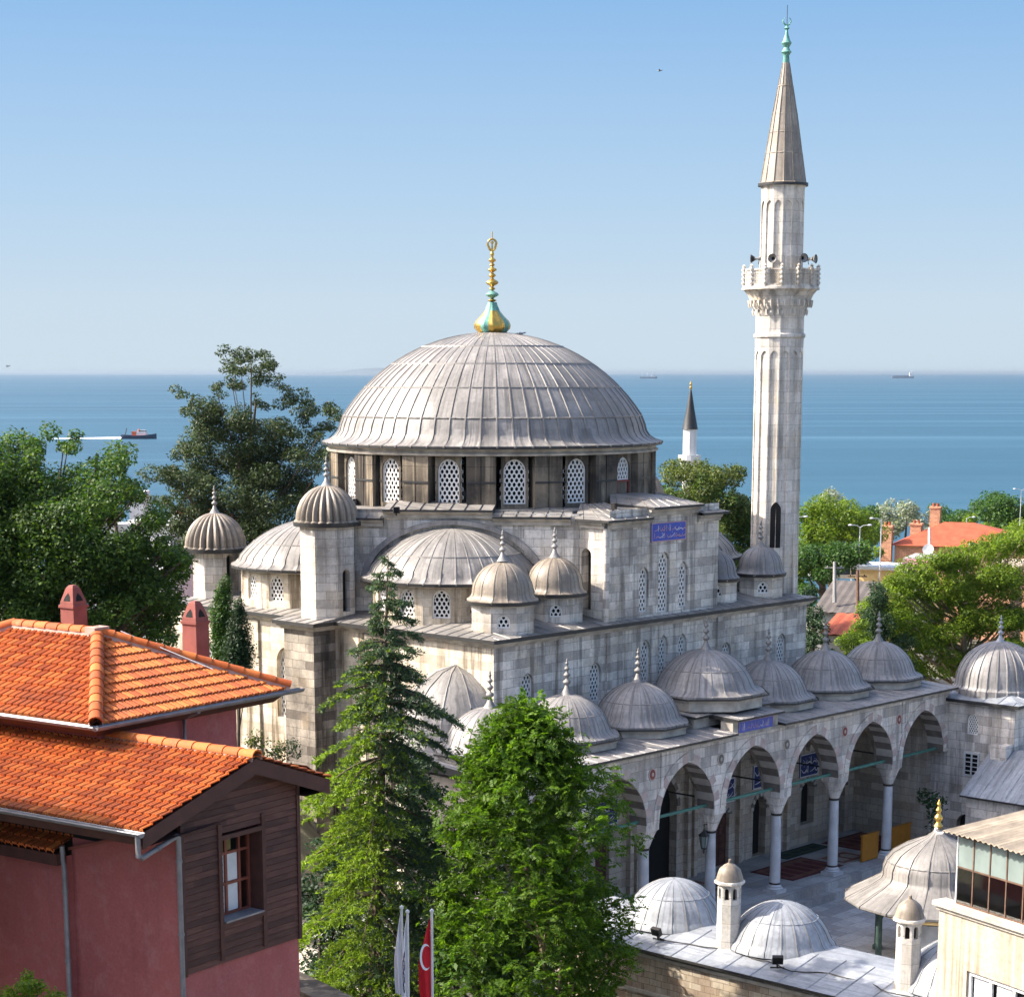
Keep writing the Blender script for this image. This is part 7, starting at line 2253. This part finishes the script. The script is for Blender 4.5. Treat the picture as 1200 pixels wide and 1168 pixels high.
for i in range(n_):
    u0, u1 = kw + .45 + 5.4 * i / n_, kw + .45 + 5.4 * (i + 1) / n_
    s0, s1 = -.18 * math.sin(PI * i / n_), -.18 * math.sin(PI * (i + 1) / n_)
    for dz in (0, .04):
        q = [kfr.P(u0, kz + .1 + s0 + dz, -.6), kfr.P(u1, kz + .1 + s1 + dz, -.6), kfr.P(u1, kz + .75 + s1 + dz, 3), kfr.P(u0, kz + .75 + s0 + dz, 3)]
        mb.face(q if dz else q[::-1], 0)
for u in (kw + .5, kw + 5.8):
    for dd in (-.55, 2.9): mb.tube([kfr.P(u, kz - 3, dd), kfr.P(u, kz + .12, dd)], .05, 6, 1)
o = part('awning', mb, [M['pink_sheet'], M['steel']]); tag(o, 'faded pink cloth awning stretched beside the yellow kiosk', 'awning')
bx('shed', 1046, 1085, 672, 694, 182, 4, 'concrete', 'grey flat roofed shed right of the yellow kiosk', 'shed', ('flat', 'concrete', .3), .3)
bx('shed', 956, 1005, 716, 740, 150, 6, 'concrete', 'long shed with a grey corrugated roof beyond the right end of the mosque', 'shed', ('shed', 'grey_roof', 1.7), .3)
bx('shed', 964, 999, 742, 758, 127, 4.5, 'concrete', 'small shed with an orange-red tiled roof beside the fir', 'shed', ('shed', 'far_tile', .75), .25)
bx('house', 1150, 1182, 670, 740, 160, 6, 'brick_o', 'orange brick wall partly hidden behind the yellow-green tree', 'house', ('shed', 'corr', .6), .3)
bx('low_building', 1062, 1130, 657, 674, 190, 5, 'brick_o', 'low grey roofed building crowded with dishes in front of the brick house', 'building', ('flat', 'concrete', .3), .3)
# white terrace building at the left by the sea
D = 150
t = thing('seaside_terrace', 'white flat roofed open terrace building above the sea at the left', 'building', tuple(gnd(at(150, 640, D))))
mb = MB(); a, b_ = at(118, 582, D), at(167, 582, D); U = (b_ - a); U.z = 0; w = U.length; U.normalize(); fr = Fr((a.x, a.y), (U.x, U.y)); zt = at(118, 577, D).z
zg = gz(a) - 1
mb.box(fr.P(w / 2, zt - .17, 1.5), (w, 3.2, .34), 0, math.atan2(U.y, U.x))
part('terrace_roof', mb, [M['white_paint']], t)
for u in (.3, w - .55):
    for dd in (.2, 2.8):
        mb = MB(); mb.box(fr.P(u + .1, (zt - .34 + zg) / 2, dd), (1.1 if u > 1 else .4, .5, zt - .34 - zg), 0, math.atan2(U.y, U.x)); part('pillar', mb, [M['white_paint']], t)
mb = MB(); mb.box(fr.P(w / 2 + .3, (zg + at(150, 615, D).z) / 2, 1.5), (w + 3, 3.1, at(150, 615, D).z - zg), 0, math.atan2(U.y, U.x)); part('terrace_wall', mb, [M['white_paint']], t)
bx('house', 158, 200, 614, 650, 138, 6, 'white_paint', 'white house with a pale flat roof behind the far left turret', 'house', ('flat', 'white_paint', .3), .3, lambda w, zt: [(w * .3, .8, zt - 2, zt - .8, 0), (w * .7, .8, zt - 2, zt - .8, 0)])
bx('house', 190, 232, 618, 650, 150, 7, 'cream', 'small house with a red tiled roof under the ragged tree', 'house', ('gable', 'far_tile', 1.2), .3)
bx('house', 320, 372, 632, 680, 136, 7, 'red_wall', 'dark red building seen under the ragged tree behind the left half dome', 'house', ('gable', 'far_tile', 1.0), .3)
# van
def vehicle(px, py, D, lab):
    p = at(px, py, D); p = Vector((p.x, p.y, p.z)); t = thing('van', lab, 'van', tuple(p)); 
    a = math.atan2(RT.y, RT.x) + .05
    c, s = math.cos(a), math.sin(a)
    def Q(u, v, z): return (p.x + u * c - v * s, p.y + u * s + v * c, p.z + z)
    mb = MB(); prf = [(-2.6, .4), (2.4, .4), (2.7, .8), (2.65, 1.25), (2.1, 2.05), (1.7, 2.3), (-2.5, 2.3), (-2.65, 2.1), (-2.65, .5)]
    for v in (-1, 1): mb.face([Q(u, v, z) for u, z in (prf if v < 0 else prf[::-1])], 0)
    for i in range(len(prf)):
        (u0, z0), (u1, z1) = prf[i], prf[(i + 1) % len(prf)]; mb.face([Q(u0, 1, z0), Q(u1, 1, z1), Q(u1, -1, z1), Q(u0, -1, z0)], 0)
    part('van_body', mb, [M['white_paint']], t)
    for (u0, u1) in ((-2.4, -.9), (-.8, .6), (.7, 1.75)):
        g = MB(); g.face([Q(u0, -1.015, 1.3), Q(u1, -1.015, 1.3), Q(u1 - (.05 if u1 < 1.7 else .3), -1.015, 2.05), Q(u0, -1.015, 2.05)], 0); g.face([Q(u0, -1.012, .75), Q(u1, -1.012, .75), Q(u1, -1.012, 1.28), Q(u0, -1.012, 1.28)], 1); part('side_window', g, [M['glass'], M['hull']], t)
    for u in (-1.7, 1.7):
        for v in (-.95, .95):
            wv = MB(); wv.lathe([(0, -.1), (.3, -.1), (.36, -.06), (.36, .06), (.3, .1), (0, .1)], n=16)
            part('wheel', wv, [M['iron']], t, mw=Matrix.Translation(Vector(Q(u, v, .36)) - Vector(t.location)) @ Matrix.Rotation(a, 4, 'Z') @ Matrix.Rotation(PI / 2, 4, 'X'))
            w_ = t.children[-1]; w_.matrix_parent_inverse = Matrix.Identity(4)
    return t
vehicle(985, 682, 178, 'white roofed minibus with dark windows parked left of the yellow kiosk')
# lamps and poles
def lamp(px, ptop, D, arms, lab):
    p = at(px, ptop, D); g = gz(p)
    t = thing('street_lamp', lab, 'street lamp', (p.x, p.y, g), 'street lamps along the shore road')
    mb = MB(); mb.tube([(p.x, p.y, g - .3), (p.x, p.y, g + (p.z - g) * .5), (p.x, p.y, p.z)], [.08, .06, .045], 8); part('pole', mb, [M['steel']], t)
    for s in arms:
        e = Vector((p.x, p.y, p.z)) + RT * s * .62 + Vector((0, 0, .12))
        mb = MB(); mb.tube([(p.x, p.y, p.z - .1), tuple(Vector((p.x, p.y, p.z)) + RT * s * .25 + Vector((0, 0, .1))), tuple(e)], .03, 6); ar = part('arm', mb, [M['steel']], t)
        mb = MB(); c = e + RT * s * .16
        mb.lathe([(0, -.06), (.17, -.05), (.2, 0), (.14, .07), (0, .09)], n=10, c=tuple(c)); part('lamp_head', mb, [M['dish']], ar)
lamp(1008, 617, 164, (-1, 1), 'double armed street lamp before the dark shore trees')
lamp(1033, 609, 166, (-1,), 'single armed street lamp left of the orange brick chimney')
lamp(1197, 574, 232, (-1, 1), 'street lamp standing above the shore trees at the right edge')
lamp(933, 607, 166, (1,), 'street lamp rising through the tree beside the minaret')
lamp(1133, 607, 226, (1,), 'thin street lamp behind the red roof ridge')
for i, (px, p0, p1, D, m, lab) in enumerate(((978, 658, 706, 150, 'concrete', 'pale utility pole standing on the grey corrugated shed'), (1005, 668, 718, 148, 'rust', 'rusty brown utility pole right of the grey corrugated shed'), (1089, 618, 640, 188, 'white_paint', 'white vent pipe rising before the red roof of the brick house'))):
    a = at(px, p0, D); b_ = at(px, p1, D)
    mb = MB(); mb.tube([tuple(b_), tuple(a)], [.15, .11] if i < 2 else [.13, .11], 8)
    if i < 2:
        for s in (-.5, .5): mb.tube([tuple(a - Vector((0, 0, .4)) + RT * s), tuple(a - Vector((0, 0, .3)) + RT * s)], .06, 6)
        mb.tube([tuple(a - Vector((0, 0, .45)) - RT * .7), tuple(a - Vector((0, 0, .45)) + RT * .7)], .05, 6)
    tag(part('utility_pole' if i < 2 else 'vent_pipe', mb, [M[m]]), lab, 'pole' if i < 2 else 'pipe')
for i, (px, py, D, r, lab) in enumerate(((1088, 644, 186, .5, 'white satellite dish on the low roof below the white vent pipe'), (1140, 642, 186, .5, 'grey satellite dish on the low roof, left of the pair'), (1152, 646, 184, .45, 'small grey satellite dish at the right end of the low roof'), (1120, 649, 184, .4, 'small satellite dish in the middle of the low grey roof'))):
    p = at(px, py, D)
    mb = MB(); mb.lathe([(0, 0), (r * .5, .08 * r), (r, .3 * r), (r * 1.03, .31 * r), (r * .5, .0), (0, -.05)], n=20)
    mb.tube([(0, 0, 0), (0, -.1 * r, .9 * r)], .03, 5, 1); mb.tube([(0, 0, -.02), (0, .1, -.4), (0, r * 1.1, -.45)], .05, 6, 1)
    dv = (-FW + RT * (.4 if i else -.5) + Vector((0, 0, .35))).normalized()
    o = part('satellite_dish', mb, [M['dish'] if i in (0,) else M['concrete'], M['steel']], None, mw=Matrix.Translation(p) @ dv.to_track_quat('Z', 'Y').to_matrix().to_4x4())
    tag(o, lab, 'satellite dish')
p = at(998, 662, 186)
mb = MB(); 
for i, (dx, s) in enumerate(((0, 1.0), (2.2, .8))):
    c = tuple(p + RT * dx)
    mb.lathe([(1.5 * s, .0), (1.0 * s, .5 * s), (.1, .8 * s)], n=8, c=c, smooth=False); mb.tube([(c[0], c[1], c[2] - 2.4), (c[0], c[1], c[2] + .8 * s)], .05, 6)
    break
tag(part('parasol', mb, [M['white_paint']]), 'white parasol open beside the light green bush', 'parasol')
# --- far small minaret
D = 262
a = at(808, 545, D); c = (a.x, a.y, 0)
fm_ = thing('far_minaret', 'small distant white minaret with a dark pointed cap against the sea', 'minaret', (a.x, a.y, gz(a)))
z = lambda y: at(808, y, D).z
k = D / F_PX
mb = MB(); mb.lathe([(8.6 * k, gz(a) - 1), (8.6 * k, z(545)), (9 * k, z(540))], n=10, c=c, smooth=False); mb.lathe([(8.4 * k, z(540)), (8.2 * k, z(503)), (9 * k, z(502.4))], n=10, c=c, smooth=False)
part('minaret_shaft', mb, [M['white_paint']], fm_)
mb = MB(); mb.lathe([(8.4 * k, z(548)), (11 * k, z(543)), (13.5 * k, z(539)), (13.5 * k, z(533)), (12.6 * k, z(533)), (12.6 * k, z(537)), (8.2 * k, z(537))], n=16, c=c, smooth=False); part('balcony', mb, [M['white_paint']], fm_)
mb = MB(); mb.lathe([(9.4 * k, z(502.8)), (9.0 * k, z(501.5)), (5 * k, z(480)), (1.4 * k, z(458)), (.8 * k, z(456))], n=16, c=c); cp2 = part('spire_cap', mb, [M['lead_dark']], fm_)
mb = MB(); mb.lathe([(.8 * k, z(457)), (1.7 * k, z(454)), (.8 * k, z(452)), (1.6 * k, z(450)), (.6 * k, z(448)), (0, z(445))], n=8, c=c); part('spire_finial', mb, [M['gold']], cp2)
# --- boats
def hullmesh(L, w, h, sheer=.25):
    mb = MB(); n = 12; S = []
    for i in range(n + 1):
        t = i / n; x = (t - .5) * L
        bw = w / 2 * (1 - max(0, (t - .62) / .38) ** 2.2) * (1 - .25 * max(0, (.12 - t) / .12))
        zt = h * (1 + sheer * (2 * t - .9) ** 2 * (1 if t > .45 else .5))
        S.append((x, max(.02, bw), zt))
    for i in range(n):
        for s in (-1, 1):
            a, b = S[i], S[i + 1]
            q = [(a[0], s * a[1] * .82, -.3), (b[0], s * b[1] * .8, -.3), (b[0], s * b[1], b[2]), (a[0], s * a[1], a[2])]
            mb.face(q if s < 0 else q[::-1], 0)
            q2 = [(a[0], s * a[1], a[2]), (b[0], s * b[1], b[2]), (b[0], s * b[1], b[2] + h * .12), (a[0], s * a[1], a[2] + h * .12)]
            mb.face(q2 if s < 0 else q2[::-1], 1)
        a, b = S[i], S[i + 1]; mb.face([(a[0], -a[1], a[2] - .05), (b[0], -b[1], b[2] - .05), (b[0], b[1], b[2] - .05), (a[0], a[1], a[2] - .05)], 2)
    a = S[0]; mb.face([(a[0], a[1] * .82, -.3), (a[0], -a[1] * .82, -.3), (a[0], -a[1], a[2]), (a[0], a[1], a[2])], 0)
    return mb
HDG = Matrix.Rotation(math.atan2(RT.y, RT.x), 4, 'Z')
def sea_pt(px, py):
    d = 45.836 / ((py - 437) / F_PX * 1.0) if False else None
    lo, hi = 300, 60000
    for _ in range(60):
        m = (lo + hi) / 2
        if at(px, py, m).z > -24: lo = m
        else: hi = m
    return at(px, py, lo)
p = sea_pt(163, 514); dist = (p - Vector(cam.location)).length; s = dist / F_PX
tug = tag(bpy.data.objects.new('tugboat', None), 'dark hulled tugboat with orange and white cabin trailing a white wake', 'boat'); COL.objects.link(tug)
tug.matrix_world = Matrix.Translation((p.x, p.y, -24)) @ HDG
L = 40 * s; part('hull', hullmesh(L, L * .27, L * .085, .5), [M['hull'], M['hull'], M['orange']], tug)
mb = MB(); mb.box((L * .02, 0, L * .14), (L * .40, L * .17, L * .10), 0); mb.box((L * .10, 0, L * .21), (L * .20, L * .14, L * .06), 0); cabn = part('cabin', mb, [M['white_paint']], tug)
mb = MB(); mb.box((-L * .13, 0, L * .14), (L * .13, L * .18, L * .13), 0); part('deckhouse', mb, [M['orange']], tug)
mb = MB(); mb.box((L * .10, 0, L * .215), (L * .205, L * .145, L * .025), 0); part('cabin_window', mb, [M['glass']], cabn)
mb = MB(); mb.tube([(-L * .40, 0, L * .08), (-L * .34, 0, L * .30)], L * .012, 6); part('mast', mb, [M['iron']], tug)
mb = MB(); mb.tube([(L * .0, 0, L * .15), (L * .0, 0, L * .27)], L * .03, 8); part('funnel', mb, [M['orange']], tug)
# wake: foam lying on the water
mb = MB(); rnd = random.Random(2)
n_ = 60; WL = 78 * s * 1.05
prev = None
for i in range(n_ + 1):
    t = i / n_; x = -L * .46 - WL * t; w = L * (.35 + .25 * t) * (1 - t * .5) * rnd.uniform(.75, 1.2); yo = L * .02 * math.sin(t * 9)
    cur = ((x, yo - w, .05), (x, yo + w, .05), (x, yo, .3 + 1.1 * (1 - t)))
    if prev:
        mb.face([prev[0], prev[2], cur[2], cur[0]], 0); mb.face([prev[2], prev[1], cur[1], cur[2]], 0)
    prev = cur
wk = part('wake_foam', mb, [plain('foam', (.42, .46, .50), .9)], None, mw=Matrix.Translation((p.x, p.y, -24)) @ HDG); wk['kind'] = 'stuff'
def ship(px, py, len_px, kind, lab):
    p = sea_pt(px, py); dist = (p - Vector(cam.location)).length; s = dist / F_PX; L = len_px * s
    o = tag(bpy.data.objects.new('cargo_ship', None), lab, 'ship', 'ships on the horizon'); COL.objects.link(o); o.matrix_world = Matrix.Translation((p.x, p.y, -24)) @ HDG
    part('hull', hullmesh(L, L * .16, L * .09, .15), [M['ship_grey'], M['ship_grey'], M['concrete']], o)
    mb = MB()
    if kind: mb.box((L * .37, 0, L * .17), (L * .16, L * .13, L * .17), 0); mb.box((L * .40, 0, L * .29), (L * .06, L * .06, L * .07), 0)
    else: mb.box((L * .28, 0, L * .17), (L * .2, L * .13, L * .15), 0); mb.box((L * .24, 0, L * .27), (L * .1, L * .1, L * .06), 0)
    part('bridge', mb, [M['white_paint']], o)
    if not kind:
        for x in (-.36, -.08): 
            mb = MB(); mb.tube([(L * x, 0, L * .08), (L * x, 0, L * .36)], L * .012, 6); mb.box((L * x, 0, L * .25), (L * .02, L * .08, L * .02), 0); part('crane_mast', mb, [M['white_paint']], o)
    else:
        mb = MB(); mb.box((-L * .1, 0, L * .11), (L * .7, L * .1, L * .03), 0); part('hatch', mb, [M['ship_grey']], o)
ship(760, 443.6, 20, 0, 'distant grey cargo ship with deck masts on the horizon right of the dome')
ship(1058, 443.3, 25, 1, 'long low distant tanker with a white stern house on the horizon at the right')
# low hazy island
mb = MB(); c0 = CAMXY + FW * 33000
n_ = 40
for j in range(2):
    for i in range(n_):
        def H(i_): 
            t = i_ / n_; return 60 + 95 * max(0, math.sin(PI * t)) ** 2 * (1 + .25 * math.sin(t * 17))
        x0, x1 = -4400 + 4800 * i / n_, -4400 + 4800 * (i + 1) / n_
        if j == 0: q = [(x0, 0, -24), (x1, 0, -24), (x1, 500, H(i + 1) - 84), (x0, 500, H(i) - 84)]
        else: q = [(x0, 500, H(i) - 84), (x1, 500, H(i + 1) - 84), (x1, 1500, -24), (x0, 1500, -24)]
        mb.face([tuple(c0 + RT * a + FW * b_ + Vector((0, 0, z_))) for a, b_, z_ in q], 0, smooth=True)
o = part('hills', mb, [plain('far_island', (.10, .13, .15))]); o['kind'] = 'structure'
# --- flags and poles
D = 50
for i, (px, pt, lab) in enumerate(((470.5, 1064, 'slim white flagpole at the left of the three flagpoles'), (477.5, 1069, 'slim white flagpole carrying the lettered white flag, middle of three'), (506, 1068, 'slim white flagpole carrying the red flag'))):
    q = at(px, pt, D - .3 * (i == 1)); b = Vector((q.x, q.y, -1))
    mb = MB(); mb.tube([tuple(b), tuple(q)], [.05, .032], 10); mb.lathe([(.0, -.02), (.05, 0), (.05, .05), (0, .09)], n=10, c=tuple(q)); 
    tag(part('flagpole', mb, [M['white_paint']]), lab, 'flagpole', 'flagpoles beside the brown gable')
    zt = q.z - .12
    if i == 2: Lf, Wf, sd_, nm = 2.2, .30, -1, 'red flag with a white crescent hanging limp from its pole'
    elif i == 0: Lf, Wf, sd_, nm = 2.05, .16, -1, 'plain white flag hanging limp at the left of the two white flags'
    else: Lf, Wf, sd_, nm = 2.2, .14, -1, 'white flag with dark lettering hanging limp between two poles'
    mb = MB(); NU, NV = 10, 26
    def fp_(u, v):
        # hanging folds: edge at the pole stays up, the free corner drops
        tt = v / NV; x = sd_ * Wf * (u / NU) * (.35 + .65 * min(1, tt * 2.2)) * (1 - .25 * max(0, tt - .8) * 4)
        y = .07 * math.sin(u / NU * 7 + tt * 2.5) * min(1, tt * 3 + .2)
        z_ = zt - Lf * tt - .35 * (u / NU) * (1 - tt)
        c = Vector((q.x, q.y, 0)) + RT * (x + sd_ * .035) + FW * y; return (c.x, c.y, z_)
    for v in range(NV):
        for u in range(NU):
            m = 0
            if i == 1 and 9 <= v <= 21 and 3 <= u <= 6 and (v * 3 + u * 5) % 4 != 0: m = 1
            mb.face([fp_(u, v), fp_(u, v + 1), fp_(u + 1, v + 1), fp_(u + 1, v)], m, smooth=True)
    tag(part('flag', mb, [M['flag_red'] if i == 2 else M['flag_white'], M['ink']]), nm, 'flag')
    if i == 2:
        fo = bpy.data.objects[-1] if False else None
        cm = MB()
        def onf(x, z_): 
            c = Vector((q.x, q.y, 0)) + RT * (sd_ * .035 + x) - FW * .085; return (c.x, c.y, zt - 1.0 + z_)
        n2 = 18
        for k in range(n2):
            a0, a1 = R(45) + R(270) * k / n2, R(45) + R(270) * (k + 1) / n2
            def pt(a, rr, off): return onf(-.12 + off + rr * .42 * math.cos(a), rr * 1.0 * math.sin(a))
            th0, th1 = math.sin(PI * k / n2), math.sin(PI * (k + 1) / n2)
            cm.face([pt(a0, .34, 0), pt(a1, .34, 0), pt(a1, .34 - .12 * th1, .0), pt(a0, .34 - .12 * th0, .0)], 0)
        flag_o = [o_ for o_ in COL.objects if o_.name.startswith('flag') and o_.type == 'MESH' and o_.get('category') == 'flag'][-1]
        part('crescent', cm, [M['flag_white']], flag_o)
# --- garden wall, fence and stones by the mosque
A = at(352, 1158, 56); Bq = at(405, 1176, 54)
mb = MB(); d_ = (Bq - A); d_.z = 0; mid = (A + Bq) / 2
mb.box((mid.x, mid.y, (mid.z - 1) / 2), (d_.length + 3, .7, mid.z + 1), 0, math.atan2(d_.y, d_.x)); mb.box((mid.x, mid.y, mid.z + .06), (d_.length + 3.1, .9, .12), 1, math.atan2(d_.y, d_.x))
tag(part('garden_wall', mb, [M['stone_black'], M['stone_soot']]), 'grey coped stone garden wall behind the corner of the rose red house', 'wall')
c = at(388, 1000, 73)
lb = thing('outbuilding', 'low outbuilding with a blue-grey lead roof glimpsed behind the conifer', 'building', (c.x, c.y, -.7))
mb = MB(); mb.box((-18.2, 2.2, .6), (5.0, 6.0, 2.8), 0); part('wall', mb, [M['stone']], lb)
mb = MB(); ev = rect(-21.0, -15.5, -1.1, 5.5); iv = rect(-19, -17.4, 1, 3.4); lead_sheet(mb, ev, 2.1, iv, 2.9); seams(mb, ev, 2.1, iv, 2.9, .6); part('roof', mb, [M['lead_blue'], M['lead_dark']], lb)
fe = thing('iron_fence', 'dark iron railing with pale posts at the foot of the stained left wall', 'fence', (-12.6, 17.5, 4.6))
for i in range(5):
    y = 15.2 + i * 1.6; zf = ground_z(-12.9, y)
    mb = MB(); mb.box((-12.9, y, zf + .6), (.12, .12, 1.4), 0); part('fence_post', mb, [M['concrete']], fe)
    if i < 4:
        mb = MB()
        for zz in (.25, .55, .85, 1.1): mb.tube([(-12.9, y + .06, zf + zz), (-12.9, y + 1.54, ground_z(-12.9, y + 1.6) + zz)], .03, 5)
        part('fence_rails', mb, [M['iron']], fe)
for i, (y, h) in enumerate(((14.3, 1.5), (13.6, 1.2))):
    x = -13.6; g = ground_z(x, y); mb = MB()
    pts = [(-.28, 0), (.28, 0), (.28, h * .75)] + [(a, h * .75 + b) for a, b in reversed(arch(.56, .3, 5))][1:]
    for s in (-.06, .06): mb.face([(x + s, y + (a if s > 0 else -a), g - .2 + b) for a, b in pts], 0)
    for k in range(len(pts)):
        a, b = pts[k], pts[(k + 1) % len(pts)]; mb.face([(x - .06, y - a[0], g - .2 + a[1]), (x - .06, y - b[0], g - .2 + b[1]), (x + .06, y - b[0], g - .2 + b[1]), (x + .06, y - a[0], g - .2 + a[1])], 0)
    tag(part('gravestone', mb, [M['trim']]), ('pale round topped gravestone at the foot of the black stained buttress', 'shorter grey gravestone just right of the taller one by the buttress')[i], 'gravestone')
# --- birds
def bird(p, s, wing, lab):
    mb = MB(); prof = [(.0, -.5), (.09, -.38), (.16, -.12), (.15, .15), (.10, .32), (.11, .42), (.07, .52), (.0, .6)]
    mb.lathe([(r * s, z * s) for r, z in prof], n=10)
    mb.lathe([(.03 * s, .56 * s), (0, .72 * s)], n=6, m=1)
    for sg in (-1, 1):
        if wing:
            pts = [(sg * .1, .12, .02), (sg * .55, .2, .18), (sg * 1.15, -.02, .05), (sg * .5, -.08, .14), (sg * .1, -.15, .02)]
        else: pts = [(sg * .13, .2, .05), (sg * .18, -.1, .06), (sg * .06, -.62, .04), (sg * .08, .0, .15)]
        P = [(a * s, c_ * s, b * s) for a, b, c_ in pts]
        mb.face(P, 1); mb.face([(x, y - .02 * s, z_) for x, y, z_ in reversed(P)], 1)
    q = (RT * .95 - FW * .3 + Vector((0, 0, .12))).normalized().to_track_quat('Z', 'Y').to_matrix().to_4x4()
    tag(part('bird', mb, [M['ship_grey'], M['iron']], None, mw=Matrix.Translation(p) @ q), lab, 'bird')
bp = at(610, 390.5, 90.4); bird(Vector((bp.x, bp.y, bp.z)), .42, False, 'grey gull resting on the great dome right of its gilded finial')
bird(at(773, 83, 140), .35, True, 'tiny bird flying in the blue sky between the dome and the minaret')
bird(at(9, 429, 150), .35, True, 'tiny bird low over the horizon at the left edge')
